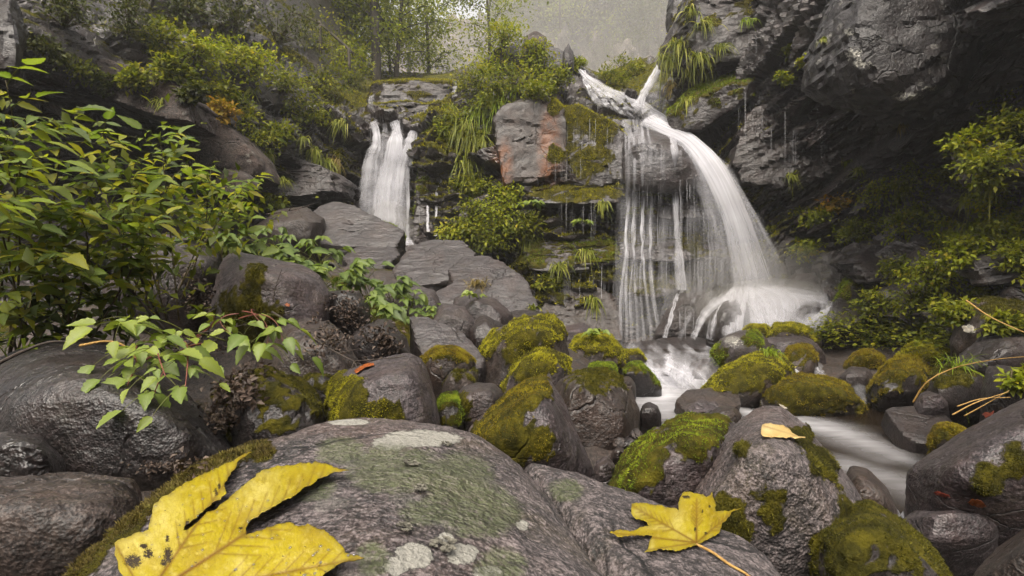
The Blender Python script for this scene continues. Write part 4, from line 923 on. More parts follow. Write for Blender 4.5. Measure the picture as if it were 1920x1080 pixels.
def fall(name, label, ribbons, group=None):
    root = empty(name, P(*ribbons[0][1][0][:2], ribbons[0][1][0][2] or 9.5), label, 'waterfall', group, 'structure')
    off = np.array(root.location)
    for nm, keys, kw in ribbons:
        mb = MB(); layers = kw.pop('layers', 1)
        for L in range(layers):
            k2 = [(x, y, Y, w * (1 - .14 * L), de) for (x, y, Y, w, de) in keys]
            _seed[0] += 1
            ribbon(mb, k2, _seed[0] * 1.31, lift=kw.get('lift', .05) + .03 * L, bulge=kw.get('bulge', .18), dens=kw.get('dens', 1.0), ruffle=kw.get('ruffle', .012), rag=kw.get('rag', .55))
        obj(nm, mb.data(nm, MAT['veil'], off), root)
    return root

fall('waterfall', 'main white waterfall sweeping down the right side of the cliff in one thick plume', [
    ('plume', [(1212, 228, 9.75, 52, .7), (1245, 243, 9.35, 50, .95), (1285, 262, 8.95, 48, 1.05), (1322, 298, 8.6, 52, 1.05), (1352, 348, 8.42, 60, 1.0), (1378, 410, 8.3, 72, .8), (1396, 470, 8.24, 84, .7), (1410, 525, 8.2, 98, .6), (1416, 556, 8.15, 112, .1)], dict(layers=3, bulge=.25, dens=.80, rag=.25)),
    ('plume_veil', [(1270, 258, 9.2, 40, .4), (1315, 300, 8.8, 70, .5), (1352, 360, 8.55, 95, .42), (1385, 440, 8.42, 116, .34), (1405, 520, 8.36, 136, .26), (1412, 556, 8.3, 150, .05)], dict(layers=1, bulge=.12)),
    ('upper_cascade', [(1084, 138, None, 10, .5), (1102, 155, None, 20, .6), (1128, 176, None, 34, .5), (1165, 193, None, 42, .6), (1202, 213, None, 44, .68), (1240, 238, None, 46, .8)], dict(layers=2, lift=.11, ruffle=.015, rag=.4)),
    *[('upper_cascade_thread', [(1094 + 22 * k, 146 + 15 * k, None, 7, .3), (1100 + 23 * k, 166 + 14 * k, None, 10, .6), (1112 + 24 * k, 188 + 12 * k, None, 14, .55), (1130 + 25 * k, 205 + 9 * k, None, 16, .2)], dict(lift=.09, rag=1.0)) for k in range(4)],
    ('upper_cascade_veil', [(1092, 140, None, 12, .6), (1110, 175, None, 30, .55), (1140, 198, None, 40, .5)], dict(lift=.12)),
    ('upper_stream', [(1248, 84, 11.0, 10, .3), (1242, 114, 10.8, 16, .7), (1224, 148, 10.5, 17, .85), (1206, 178, 10.25, 18, .8), (1196, 203, 10.1, 26, .6)], dict(layers=2)),
    ('upper_stream_veil', [(1246, 104, 10.85, 18, .3), (1238, 148, 10.55, 40, .4), (1228, 188, 10.3, 54, .38), (1222, 214, 10.15, 56, .2)], dict(rag=.9)),
    ('crest_sheet', [(1165, 205, None, 30, .6), (1200, 222, None, 46, .6), (1240, 240, None, 40, .7), (1290, 258, None, 30, .6)], dict(lift=.12)),
    *[('left_thread', [(1172 + a, 232, None, 9, .35), (1180 + a, 262, None, 8, .4), (1180 + a + b, 330, None, 7, .45), (1182 + a + b, 380, 8.75, 6, .6), (1180 + a + 2 * b, 440, 8.6, 6, .65), (1181 + a + b, 480, 8.55, 5, .7), (1176 + a * 1.3, 540, 8.4, 6, .5), (1178 + a * 1.6, 642, 8.2, 8, .35)], dict(lift=.05 + .01 * abs(b), rag=1.0)) for (a, b) in ((-9, 2), (-2, -2), (4, 3), (12, -3), (19, 3), (27, -2), (36, 2))],
    ('left_thread_veil', [(1185, 235, None, 44, .22), (1186, 300, None, 40, .2), (1188, 390, 8.72, 34, .26), (1186, 480, 8.57, 30, .28), (1184, 560, 8.4, 40, .24), (1184, 640, 8.2, 50, .22)], dict()),
    *[('face_veil', [(x, 258 + 6 * k, None, w, .05), (x + 3, 300, None, w, .22), (x + 2, 350, None, w * .9, .16), (x + 4, 400, 8.74, w, .24), (x + 2, 470, 8.58, w, .2), (x + 5, 560, 8.36, w * 1.1, .24), (x + 4, 636, 8.2, w * 1.2, .12)], dict(rag=1.0)) for k, (x, w) in enumerate(((1160, 26), (1214, 34), (1236, 24), (1252, 30), (1294, 34), (1318, 26)))],
    ('middle_thread', [(1248, 246, None, 22, .5), (1262, 285, None, 16, .55), (1266, 340, 8.75, 14, .75), (1268, 400, 8.65, 13, .75), (1270, 450, 8.6, 16, .45), (1274, 490, 8.5, 24, .5), (1278, 545, 8.35, 26, .45)], dict(layers=2, lift=.12)),
    ('middle_thread', [(1262, 250, None, 8, .4), (1274, 290, None, 8, .4), (1277, 360, 8.75, 7, .5), (1278, 470, 8.6, 8, .4), (1284, 545, 8.35, 12, .4)], dict()),
    ('base_fan', [(1385, 556, 7.95, 30, .5), (1350, 566, 7.8, 26, .7), (1326, 585, 7.72, 18, .75), (1310, 612, 7.62, 14, .75), (1300, 636, 7.55, 14, .6)], dict(lift=.05)),
    ('base_fan', [(1278, 544, None, 15, .6), (1266, 566, None, 13, .6), (1254, 602, None, 9, .6), (1245, 635, None, 9, .6)], dict(lift=.06)),
    ('base_fan', [(1300, 560, None, 10, .3), (1288, 600, None, 10, .45), (1272, 636, None, 14, .4)], dict(lift=.06)),
    ('base_fan', [(1345, 572, 7.8, 10, .4), (1334, 600, 7.7, 8, .6), (1328, 636, 7.6, 10, .5)], dict(lift=.05)),
    ('base_fan', [(1575, 566, 7.35, 12, .6), (1560, 582, 7.25, 26, .7), (1530, 604, 7.15, 36, .6), (1505, 625, 7.05, 44, .45)], dict(layers=2)),
])
def fan_sheet(rows, seed, dens, lift):
    g = np.array([[P(x0 + (x1 - x0) * t, ya + (yb - ya) * t + yc * 4 * t * (1 - t), Y) + np.array((0, -lift, lift * .5)) for t in np.linspace(0, 1, 9)] for (x0, x1, ya, yb, yc, Y, d) in rows])
    nu, nv = 110, 60; v, q = patch(g, nu, nv); u = np.tile(np.linspace(0, 1, nu), nv); w = np.repeat(np.linspace(0, 1, nv), nu)
    d = np.repeat(np.interp(np.linspace(0, 1, nv), np.linspace(0, 1, len(rows)), [r[-1] for r in rows]), nu)
    d = d * np.interp(u, [0, .18, .42, .75, 1.0], [.45, .8, 1.1, .95, .8])
    v[:, 2] += fbm(np.stack((u * 9 + seed, w * 1.2, 0 * u), 1), 3) * .07
    mb = MB(); mb.add(v, q, wu=u, wx=u * 2.2, wv=w * 1.6, dens=np.clip(d * dens, 0, 1.1), seed=seed); return mb
_main = next(o for o in bpy.data.objects if o.name == 'waterfall')
FANR = [(1375, 1452, 536, 536, 0, 8.2, .05), (1352, 1490, 549, 546, -5, 8.0, .5), (1340, 1545, 562, 554, -6, 7.8, .62), (1345, 1575, 586, 564, -4, 7.5, .6), (1352, 1574, 618, 584, 8, 7.2, .45), (1355, 1560, 645, 618, 10, 7.0, .12)]
for L in range(3):
    o = obj('foot_sheet', fan_sheet(FANR, 3.3 + L * 2.1, .95 - .2 * L, .03 + .05 * L).data('foot_sheet', MAT['veil'], np.array(_main.location)), _main)
mbr = MB(); rgw = np.random.default_rng(8)
for k in range(46):
    xa = rgw.uniform(1372, 1456); t = (xa - 1372) / 84; xe = 1322 + 258 * np.clip(t + rgw.normal() * .10, 0, 1); ye = np.interp(xe, [1300, 1400, 1500, 1580], [636, 640, 622, 572]) + rgw.uniform(-14, 4)
    Ya, Ye = 8.1 + rgw.uniform(-.1, .1), np.interp(xe, [1300, 1400, 1580], [7.55, 7.2, 7.4]); w = rgw.uniform(7, 26)
    hop = rgw.uniform(4, 20)
    _seed[0] += 1
    ribbon(mbr, [(xa, 540, Ya, w * .7, .25), (xa * .75 + xe * .25, 553 - hop * .2 + 4, Ya * .72 + Ye * .28, w, rgw.uniform(.5, .8)), (xa * .45 + xe * .55, 556 + (ye - 556) * .30, Ya * .45 + Ye * .55 - .05, w * 1.1, rgw.uniform(.45, .9)), (xa * .15 + xe * .85, 556 + (ye - 556) * .68, Ya * .15 + Ye * .85, w * 1.1, rgw.uniform(.4, .8)), (xe, ye, Ye, w, .25)], _seed[0] * 1.31, n=24, nu=7, bulge=.15, lift=0, ruffle=.02)
obj('foot_spray', mbr.data('foot_spray', MAT['veil'], np.array(_main.location)), _main)
mbr = MB()
for k in range(12):      # loose wisps along the edges of the plume
    o_ = rgw.choice([-1, 1]) * rgw.uniform(.35, .62); ks = []
    for (x, y, Y, w, d) in [(1262, 250, 9.2, 34, .2), (1300, 275, 8.85, 42, .4), (1340, 328, 8.5, 56, .4), (1375, 405, 8.36, 80, .4), (1396, 470, 8.28, 100, .35), (1410, 535, 8.24, 124, .25)]:
        ks.append((x + o_ * w + rgw.normal() * 2, y, Y + rgw.uniform(-.05, .05), rgw.uniform(8, 18), d * rgw.uniform(.4, 1.1)))
    a = int(rgw.integers(0, 3)); _seed[0] += 1
    ribbon(mbr, ks[a:], _seed[0] * 1.31, n=30, nu=6, bulge=.1, lift=0, ruffle=.03)
obj('plume_wisps', mbr.data('plume_wisps', MAT['veil'], np.array(_main.location)), _main)
fall('waterfall', 'smaller left waterfall falling in several strands from a mossy ledge', [
    ('strand', [(699, 229, 10.50, 20, .45), (705, 244, 10.46, 17, .75), (707, 268, 10.38, 22, .7), (698, 296, 10.28, 32, .6), (692, 345, 10.20, 36, .5), (690, 410, 10.12, 40, .35)], dict(layers=2)),
    ('strand', [(740, 229, 10.50, 24, .45), (744, 246, 10.46, 22, .8), (741, 278, 10.36, 38, .8), (730, 325, 10.30, 52, .68), (724, 385, 10.10, 60, .62), (722, 445, 10.02, 64, .5)], dict(layers=3)),
    ('strand', [(781, 227, 10.50, 22, .45), (776, 245, 10.46, 22, .8), (766, 276, 10.36, 26, .75), (753, 320, 10.30, 30, .6), (748, 380, 10.10, 36, .5), (744, 445, 10.02, 42, .4)], dict(layers=2)),
    ('strand', [(721, 231, 10.52, 10, .2), (722, 250, 10.48, 12, .4), (719, 300, 10.28, 20, .4), (712, 380, 10.15, 26, .35), (708, 440, 10.12, 30, .3)], dict()),
    ('strand', [(778, 262, 10.38, 8, .5), (772, 300, 10.28, 7, .8), (765, 330, 10.30, 8, .7), (764, 400, 10.10, 9, .65), (764, 455, 9.97, 12, .6)], dict()),
    ('veil', [(735, 262, 10.43, 80, .12), (728, 310, 10.26, 92, .28), (722, 380, 10.16, 98, .28), (720, 445, 10.08, 104, .22)], dict()),
    ('veil', [(690, 300, 10.28, 18, .3), (682, 345, 10.25, 18, .4), (682, 400, 10.10, 20, .3)], dict()),
    ('splash', [(762, 445, 9.7, 10, .5), (766, 458, 9.6, 22, .6), (768, 472, 9.4, 32, .4)], dict()),
])
fall('waterfall', 'tiny white spill between the mossy shelf and the bushy hump', [('spill', [(852, 153, None, 8, .4), (853, 166, None, 10, .6), (854, 184, None, 13, .4)], dict(layers=1))])
fall('waterfall', 'faint veil of water dripping off the left end of the mossy shelf', [('spill', [(698, 176, None, 12, .4), (697, 192, None, 12, .45), (697, 208, None, 12, .3)], dict())])
fall('waterfall', 'thin double trickle between the left waterfall and the hanging herbs', [
    ('trickle', [(829, 300, None, 5, .6), (828, 340, None, 6, .8), (820, 365, None, 6, .85), (819, 400, None, 6, .8), (818, 445, None, 8, .7)], dict(layers=2)),
    ('trickle', [(803, 388, None, 5, .7), (803, 446, None, 6, .6)], dict(layers=2)),
    ('trickle', [(817, 315, None, 6, .5), (818, 335, None, 4, .4)], dict())])
fall('waterfall', 'low milky cascade spilling over brown stones out of the pool', [
    *[('cascade', [(x, 659, 6.85, 74, .04), (x + .2 * (x - 1255), 668, 6.55, 76, .3), (x + .1 * (x - 1255), 684, 6.12, 78, a), (x, 702, 5.88, 80, b), (x - .1 * (x - 1255), 724, 5.5, 96, .45)], dict(layers=2, bulge=.10, ruffle=.008)) for (x, a, b) in ((1182, .25, .5), (1212, .4, .55), (1246, .2, .35), (1274, .55, .75), (1302, .22, .35), (1334, .15, .25))]])
fall('waterfall', 'two little spills between the orange mossed stones on the right', [
    ('spill', [(1492, 678, 6.0, 18, .5), (1496, 692, 5.7, 20, .7), (1500, 712, 5.4, 24, .5)], dict(bulge=.1)),
    ('spill', [(1538, 682, 6.0, 26, .35), (1540, 696, 5.75, 30, .6), (1542, 712, 5.5, 34, .4)], dict(bulge=.1)),
    ('spill', [(1628, 722, 5.2, 30, .3), (1618, 735, 5.0, 40, .4), (1600, 748, 4.8, 50, .25)], dict(bulge=.1))])
fall('waterfall', 'little white chute between the brown stones at the lower right', [
    ('chute', [(1666, 955, 2.5, 30, .5), (1684, 968, 2.35, 34, .9), (1690, 985, 2.2, 36, .7), (1700, 1000, 2.1, 40, .3)], dict(layers=2, bulge=.1, ruffle=.006))])

# single drips and threads on the wet wall
mb = MB(); rg = np.random.default_rng(21)
ZONES = [(1040, 1092, 300, 340, 16), (1042, 1175, 368, 440, 50), (1160, 1340, 395, 470, 80), (1165, 1330, 350, 400, 40), (1165, 1375, 465, 560, 90), (1060, 1165, 225, 310, 30), (1165, 1310, 555, 635, 50),
         (1050, 1170, 490, 600, 40), (1330, 1450, 440, 520, 14), (1470, 1510, 460, 525, 6), (990, 1050, 470, 560, 5), (1380, 1470, 170, 300, 10), (1400, 1420, 55, 100, 4), (1235, 1345, 335, 400, 14), (1165, 1240, 250, 335, 24), (1420, 1540, 200, 320, 14), (690, 780, 235, 330, 24), (690, 790, 330, 440, 20)]
for (x0, x1, y0, y1, n) in ZONES:
    for k in range(n):
        x = rg.uniform(x0, x1); ya = rg.uniform(y0, y0 + (y1 - y0) * .45); h = hit(x, ya)
        if not h: continue
        p = h[0] + np.array((0, -.05, .02)); L = rg.uniform(.5, 1.3) * (y1 - ya) / F * p[1]
        m_ = 7; path = np.repeat(p[None], m_, 0); path[:, 2] -= np.linspace(0, L, m_); path[:, 0] += rg.normal(size=m_) * .003
        wd = rg.uniform(.003, .008) * np.array((.6, 1, 1, 1, .9, .7, .35))
        s = np.array((1.0, 0, 0)); v = np.stack((path - s * wd[:, None], path + np.array((0, -.012, 0)), path + s * wd[:, None]), 1).reshape(-1, 3)
        i, j = np.meshgrid(np.arange(m_ - 1), np.arange(2), indexing='ij'); q = np.stack((i * 3 + j, i * 3 + j + 1, (i + 1) * 3 + j + 1, (i + 1) * 3 + j), -1).reshape(-1, 4)
        mb.add(v, q, wu=np.tile((.12, .5, .88), m_), wx=np.tile((0, .01, .02), m_) + k, wv=np.repeat(np.linspace(0, L, m_), 3), dens=np.full(m_ * 3, rg.uniform(.18, .62)), seed=k * 1.7)
o = obj('dripping_water', mb.data('dripping_water', MAT['veil'])); tag(o, 'fine threads of water dripping down the dark cliff beside the main waterfall', 'drips', kind='stuff')

# the stream
def zY(py, z): return (CAMZ - z) * F / (py - 540)
ROWS = [(625, .05, 1090, 1420), (640, .05, 1090, 1420), (655, .05, 1090, 1400), (667, .045, 1100, 1390), (690, -.04, 1095, 1390), (713, -.13, 1090, 1420), (735, -.17, 1080, 1760), (760, -.2, 1080, 1930),
        (800, -.21, 1060, 2000), (850, -.22, 1040, 2060), (920, -.24, 1030, 2100), (975, -.28, 1030, 2150), (1020, -.38, 1030, 2200), (1090, -.42, 1000, 2300), (1250, -.46, 950, 2500)]
g = []
for (py, z, xa, xb) in ROWS:
    Y = zY(py, z); g.append([P(xa + (xb - xa) * t, py, Y) for t in np.linspace(0, 1, 7)])
sv, sq = patch(np.array(g), 150, 200)
spx = pix(sv)
foam = np.zeros(len(sv))
def flow(line, wid, amt):
    global foam
    L = catmull([P(x, y, zY(y, -.1 if y < 720 else -.2))[:2] for (x, y) in line], 60)
    W_ = np.interp(np.linspace(0, 1, 60), np.linspace(0, 1, len(wid)), wid); A_ = np.interp(np.linspace(0, 1, 60), np.linspace(0, 1, len(amt)), amt)
    for k in range(60):
        d = np.sqrt(((sv[:, 0] - L[k, 0]) / W_[k]) ** 2 + ((sv[:, 1] - L[k, 1]) / (W_[k] * 1.3)) ** 2)
        foam = np.maximum(foam, A_[k] * np.exp(-d ** 2 * 1.2))
flow([(1190, 712), (1250, 722), (1330, 712)], (.22, .35, .22), (.9, 1.0, .7))
flow([(1240, 722), (1225, 748), (1250, 775)], (.4, .4, .3), (1, .75, .3))
flow([(1200, 668), (1340, 668)], (.12, .12), (.35, .3))
flow([(1300, 735), (1400, 772), (1500, 790), (1590, 815), (1650, 850)], (.16, .16, .24, .26, .18), (.4, .5, .5, .36, .15))
flow([(1490, 775), (1560, 800), (1640, 835), (1730, 868)], (.10, .2, .18, .1), (.32, .38, .36, .22))
flow([(1640, 752), (1720, 752)], (.12, .12), (.5, .35))
flow([(1600, 870), (1700, 900), (1740, 930)], (.2, .22, .16), (.25, .2, .15))
flow([(1700, 1000), (1780, 1050), (1800, 1100)], (.1, .12, .15), (.45, .3, .2))
jit = fbm(np.stack((sv[:, 0] * 2.2, sv[:, 1] * 5, 0 * sv[:, 0]), 1), 3)
foam = np.clip(foam * (1 + .5 * jit), 0, 1)
sv[:, 2] += fbm(sv * (3, 5, 0), 3) * .012 + foam * .02
m = M('stream water'); tc = m.n('TexCoord').outputs['Object']
mp = m.n('Mapping', {'Vector': tc, 'Rotation': (0, 0, math.radians(24)), 'Scale': (2.2, 13.0, 1.0)})
n1 = m.noise(mp, 1.0, 4, .6, .5)
fo = m.math('MULTIPLY', m.attr('foam'), m.math('ADD', .7, m.math('MULTIPLY', m.ramp(n1, .3, .7), .35)), clamp=True)
bp = m.n('Bump', {'Height': n1, 'Strength': .12, 'Distance': .02})
wat = m.n('BsdfPrincipled', {'Base Color': (.020, .014, .009), 'Roughness': .16, 'IOR': 1.33, 'Normal': bp})
tr = m.n('BsdfTransparent', {'Color': (.62, .47, .33)})
w2 = m.n('MixShader', {0: .42, 1: wat.outputs[0], 2: tr.outputs[0]})
wh = m.n('BsdfDiffuse', {'Color': (.50, .495, .52)})
mx = m.n('MixShader', {0: fo, 1: w2.outputs[0], 2: wh.outputs[0]})
m.set(m.out.inputs[0], mx.outputs[0])
so = obj('stream', mesh_data('stream', sv, sq, m.m, {'foam': foam})); so['kind'] = 'structure'

# spray hanging where the water lands: small clouds of even density
def spray(c, r, dens, label):
    d, q = cube_sphere(10)
    m = M('spray'); v = m.n('VolumePrincipled', {'Color': (.98, .95, .90), 'Density': dens, 'Anisotropy': .2})
    m.set(m.out.inputs['Volume'], v.outputs[0])
    o = obj('mist', mesh_data('mist', d * np.array(r), q, m.m), None, c)
    return tag(o, label, 'mist', kind='stuff')
spray(P(1440, 560, 7.9), (1.7, .7, .95), .16, 'faint drifting spray around the foot of the main waterfall')
spray(P(1450, 580, 7.7), (1.25, .5, .5), .35, 'spray hanging over the foot of the main waterfall')
spray(P(1215, 585, 8.2), (.65, .3, .75), .10, 'thin spray in front of the thin streams')
spray(np.array((2.0, 34.0, 14.0)), (26, 14, 12), .012, 'pale fog bank filling the upper valley behind the falls')
spray(P(728, 430, 10.0), (.55, .35, .6), .5, 'spray at the foot of the left waterfall')
# ------------------------------------------------------------------ leaves
G_ = lambda *c: list(c)
MAT['leaf_bush'] = leaf_mat('shrub leaf', [(.035, .062, .006), (.075, .118, .008), (.125, .175, .010), (.175, .215, .012), (.25, .255, .014), (.33, .27, .018)], trans=.48, rough=.48, spec=.3)
MAT['leaf_herb'] = leaf_mat('herb leaf', [(.035, .065, .012), (.065, .105, .016), (.10, .15, .02), (.15, .19, .025)], trans=.4, rough=.45, spec=.3)
MAT['leaf_bright'] = leaf_mat('fresh leaf', [(.09, .14, .012), (.15, .20, .016), (.22, .26, .02)], trans=.35, rough=.4)
MAT['fol_green'] = leaf_mat('foliage green', [(.03, .042, .006), (.075, .092, .009), (.14, .155, .011), (.21, .21, .014), (.27, .24, .018)], trans=.42, rough=.5, vein=False, src='tint', spec=.2)
MAT['fol_yellow'] = leaf_mat('foliage yellow', [(.06, .075, .006), (.13, .155, .009), (.21, .235, .012), (.28, .28, .015), (.32, .25, .014)], trans=.45, rough=.5, vein=False, src='tint', spec=.2)
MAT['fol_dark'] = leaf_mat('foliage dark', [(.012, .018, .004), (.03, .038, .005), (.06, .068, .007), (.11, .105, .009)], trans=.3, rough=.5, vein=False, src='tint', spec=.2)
MAT['fol_orange'] = leaf_mat('foliage orange', [(.11, .09, .008), (.21, .15, .010), (.33, .19, .012), (.30, .12, .012)], trans=.4, rough=.55, vein=False, src='tint', spec=.2)
MAT['grass'] = leaf_mat('grass blade', [(.06, .075, .010), (.13, .15, .016), (.22, .225, .028), (.32, .28, .08)], trans=.35, rough=.5, vein=False, src='tint', spec=.2)
MAT['grass_bright'] = leaf_mat('fresh grass blade', [(.10, .15, .012), (.19, .25, .018), (.28, .33, .03)], trans=.4, rough=.5, vein=False, src='tint', spec=.2)
MAT['grass_dry'] = leaf_mat('dry grass blade', [(.10, .075, .025), (.23, .17, .05), (.36, .27, .10)], trans=.3, rough=.6, vein=False, src='tint', spec=.2)
MAT['stem'] = plain_mat('green brown stem', (.035, .026, .012), (.08, .06, .02), 40, .6)
MAT['stem_green'] = plain_mat('green stem', (.06, .075, .012), (.12, .12, .02), 40, .55)
MAT['stem_red'] = plain_mat('red cane', (.07, .02, .014), (.17, .055, .035), 40, .5)
MAT['twig'] = plain_mat('bare twig', (.022, .017, .014), (.06, .045, .035), 60, .7)
MAT['bark'] = plain_mat('bark', (.022, .018, .014), (.075, .062, .048), 9, .85, .8, stretch=(1, 1, .25))
MAT['dead'] = leaf_mat('dead leaf', [(.02, .013, .010), (.045, .029, .022), (.08, .053, .04), (.13, .09, .07)], trans=.1, rough=.65, vein=False, src='tint')

def leaf_blade(n=10, w=.52, fold=.22, droop=.25, serr=.10, twist=0.0, heart=.0, tipw=1.0):
    """one leaf of length 1 along +X, upper side +Z"""
    v, a, f = [], [], []
    for i in range(n + 1):
        t = i / n
        hw = w * .5 * (math.sin(math.pi * min(1, t ** .72)) ** .85 if 0 < t < 1 else 0.0) * (1 - .25 * t)
        if 0 < i < n: hw *= 1 + serr * (1 if i % 2 else -1)
        z = -droop * t * t; tw = twist * t
        for s in (-1, 0, 1):
            x = t - (heart * .14 * abs(s) if i == 1 else 0)
            v.append((x - serr * .4 * hw * abs(s), s * hw * math.cos(tw), z + abs(s) * hw * fold * 2 + s * hw * math.sin(tw))); a.append(1.0 if s == 0 else 0.0)
    for i in range(n):
        k = i * 3
        f += [(k, k + 3, k + 4, k + 1), (k + 1, k + 4, k + 5, k + 2)]
    return np.array(v), np.array(f), np.array(a)

def leaf_variants(mat, k=4, seed=1, **kw):
    r = random.Random(seed); out = []
    for i in range(k):
        b = dict(w=r.uniform(.46, .60), fold=r.uniform(.05, .3), droop=r.uniform(.05, .42), twist=r.uniform(-.4, .4)); b.update(kw)
        v, f, a = leaf_blade(**b)
        out.append(mesh_data('leaf', v, f, MAT[mat], {'vein': a}))
    return out
LEAF_BUSH = leaf_variants('leaf_bush', 5, 3)
LEAF_HERB = leaf_variants('leaf_herb', 4, 5, w=.58)
LEAF_BRIGHT = leaf_variants('leaf_bright', 4, 9, w=.62)

def frame(d, up):
    d = Vector(d).normalized(); up = Vector(up)
    y = up.cross(d)
    if y.length < 1e-4: y = Vector((0, 1, 0)).cross(d)
    y.normalize(); z = d.cross(y)
    return Matrix((d, y, z)).transposed()

def put_leaf(parent, me, pos, d, up, size):
    o = bpy.data.objects.new('leaf', me); C.objects.link(o); o.parent = parent
    m = frame(d, up).to_4x4(); m = Matrix.Translation(Vector(pos) - parent.location) @ m @ Matrix.Diagonal((size, size, size, 1))
    o.matrix_local = m; return o

def leaf_cloud(mb, pos, d, up, size, tint, w=.5, fold=.18):
    """many small leaves into one mesh: five vertices and four triangles each"""
    n = len(pos); d = d / (np.linalg.norm(d, axis=1)[:, None] + 1e-9)
    y = np.cross(up, d); y /= np.linalg.norm(y, axis=1)[:, None] + 1e-9; z = np.cross(d, y)
    s = np.asarray(size)[:, None]
    v = np.stack((pos, pos + s * (.48 * d - w * .5 * y + fold * .5 * z), pos + s * (d - .12 * z), pos + s * (.48 * d + w * .5 * y + fold * .5 * z), pos + s * .5 * d), 1)
    k = np.arange(n)[:, None] * 5
    f = np.concatenate([k + np.array(t) for t in ((0, 1, 4), (1, 2, 4), (2, 3, 4), (3, 0, 4))])
    mb.add(v.reshape(-1, 3), f, tint=np.repeat(tint, 5))

# ------------------------------------------------------------------ the tall leafy shrubs at the left edge
def arching(a, b, sag, n=14, side=0.0):
    a = np.array(a); b = np.array(b); t = np.linspace(0, 1, n)[:, None]
    p = a + (b - a) * t + np.array((side, 0, sag)) * (4 * t * (1 - t))
    return p

def leafy_shrub(label, base, tips, rg, leaves=LEAF_BUSH, size=.085, nodes=9, group='leafy shrubs at the left edge', name='leafy_shrub', stem='stem', pinnate=5, first=.30, thick=.0048, back=230, fol='fol_green', cat='shrub'):
    root = empty(name, base, label, cat, group)
    for tp in tips:
        st_ = np.array(base) + rg.normal(size=3) * (.05, .05, .01)
        path = arching(st_, tp, rg.uniform(.12, .32) * np.linalg.norm(np.array(tp) - st_) * .6, 16, rg.normal() * .06)
        v, f = tube(path, np.linspace(thick, thick * .3, 16), 6)
        mb = MB(); mb.add(v, f)
        obj('stem', mb.data('stem', MAT[stem], np.array(root.location)), root)
        k = nodes
        for i in range(k):
            t = first + (1 - first) * (i + .5) / k
            x = t * 15; a = int(min(14, x)); p = path[a] + (path[a + 1] - path[a]) * (x - a); tg = path[a + 1] - path[a]
            tg /= np.linalg.norm(tg)
            side = np.cross(tg, (0, 0, 1.0)); side /= np.linalg.norm(side) + 1e-9
            s = 1 if i % 2 else -1
            az = side * s * rg.uniform(.6, 1.1) + tg * rg.uniform(.35, .8) + np.array((0, -.25, rg.uniform(-.25, .2)))
            az /= np.linalg.norm(az)
            L = size * rg.uniform(1.3, 2.1)
            rv = arching(p, p + az * L - np.array((0, 0, L * .15)), L * .12, 6)
            tv, tf = tube(rv, np.linspace(thick * .35, thick * .15, 6), 4); mb2 = MB(); mb2.add(tv, tf)
            obj('leaf_stalk', mb2.data('leaf_stalk', MAT['stem_green'], np.array(root.location)), root)
            sd = np.cross(az, (0, 0, 1.0)); sd /= np.linalg.norm(sd) + 1e-9
            for j in range(pinnate):
                if j == pinnate - 1: pp, dd = rv[5], az
                else:
                    tt = .35 + .5 * (j // 2) / max(1, (pinnate - 1) // 2); pp = rv[int(tt * 5)]; dd = sd * (1 if j % 2 else -1) + az * rg.uniform(.35, .7)
                dd = dd + np.array((0, 0, -rg.uniform(.1, .5))) + rg.normal(size=3) * .12
                upv = np.array((0, -.35, 1.0)) + rg.normal(size=3) * .28
                put_leaf(root, leaves[int(rg.integers(len(leaves)))], pp, dd, upv, size * rg.uniform(.6, 1.45) * (1.1 if j == pinnate - 1 else .9))
    if back:
        tp = np.array(tips); n = back
        mb = MB(); c = tp[rg.integers(len(tp), size=n)]; t = rg.uniform(.35, 1.0, n)[:, None]
        pos = np.array(base) + (c - np.array(base)) * t + rg.normal(size=(n, 3)) * (.16, .16, .12) + np.array((0, .18, 0))
        d = rg.normal(size=(n, 3)) + np.array((0, -.3, -.4)); up = rg.normal(size=(n, 3)) * .4 + np.array((0, -.4, 1))
        leaf_cloud(mb, pos, d, up, rg.uniform(.7, 1.2, n) * size * .9, np.clip(rg.normal(.38, .2, n), 0, 1))
        o = obj('foliage', mb.data('foliage', MAT[fol], np.array(root.location)), root); o['kind'] = 'stuff'
    return root

rg = np.random.default_rng(77)
leafy_shrub('tallest leafy shrub at the left edge reaching to the dark hollow', P(20, 660, 2.1), [P(10, 150, 1.9), P(60, 215, 1.7), P(110, 230, 2.0), P(40, 300, 1.6), P(-60, 230, 1.7), P(-40, 380, 1.5)], rg, size=.074, nodes=11)
leafy_shrub('leafy shrub with long arching canes over the dark grey boulder', P(290, 600, 2.5), [P(190, 250, 2.3), P(300, 262, 2.6), P(240, 310, 2.2), P(150, 330, 2.1), P(325, 330, 2.5)], rg, size=.077, nodes=11)
leafy_shrub('spreading shrub with small arched sprays against the pale rock face', P(330, 560, 3.0), [P(340, 250, 3.0), P(410, 350, 3.0), P(370, 330, 2.9), P(475, 340, 3.3)], rg, size=.076, nodes=8, back=70)
leafy_shrub('low leafy shrub with yellowing leaves in the middle of the thicket', P(170, 650, 2.1), [P(60, 400, 1.8), P(140, 400, 1.9), P(230, 390, 2.0), P(90, 480, 1.7), P(280, 430, 2.1)], rg, size=.072, nodes=11)
leafy_shrub('darker shrub at the bottom of the thicket by the left edge', P(60, 690, 2.2), [P(-30, 470, 1.8), P(60, 540, 1.8), P(150, 500, 2.0), P(200, 560, 2.1), P(0, 580, 1.9)], rg, size=.074, fol='fol_dark', nodes=7)
leafy_shrub('light green shrub behind the thicket beside the herbs', P(420, 500, 3.9), [P(390, 330, 3.9), P(430, 400, 3.8), P(460, 350, 4.0), P(360, 390, 3.8)], rg, size=.10, nodes=6, pinnate=5, back=90)

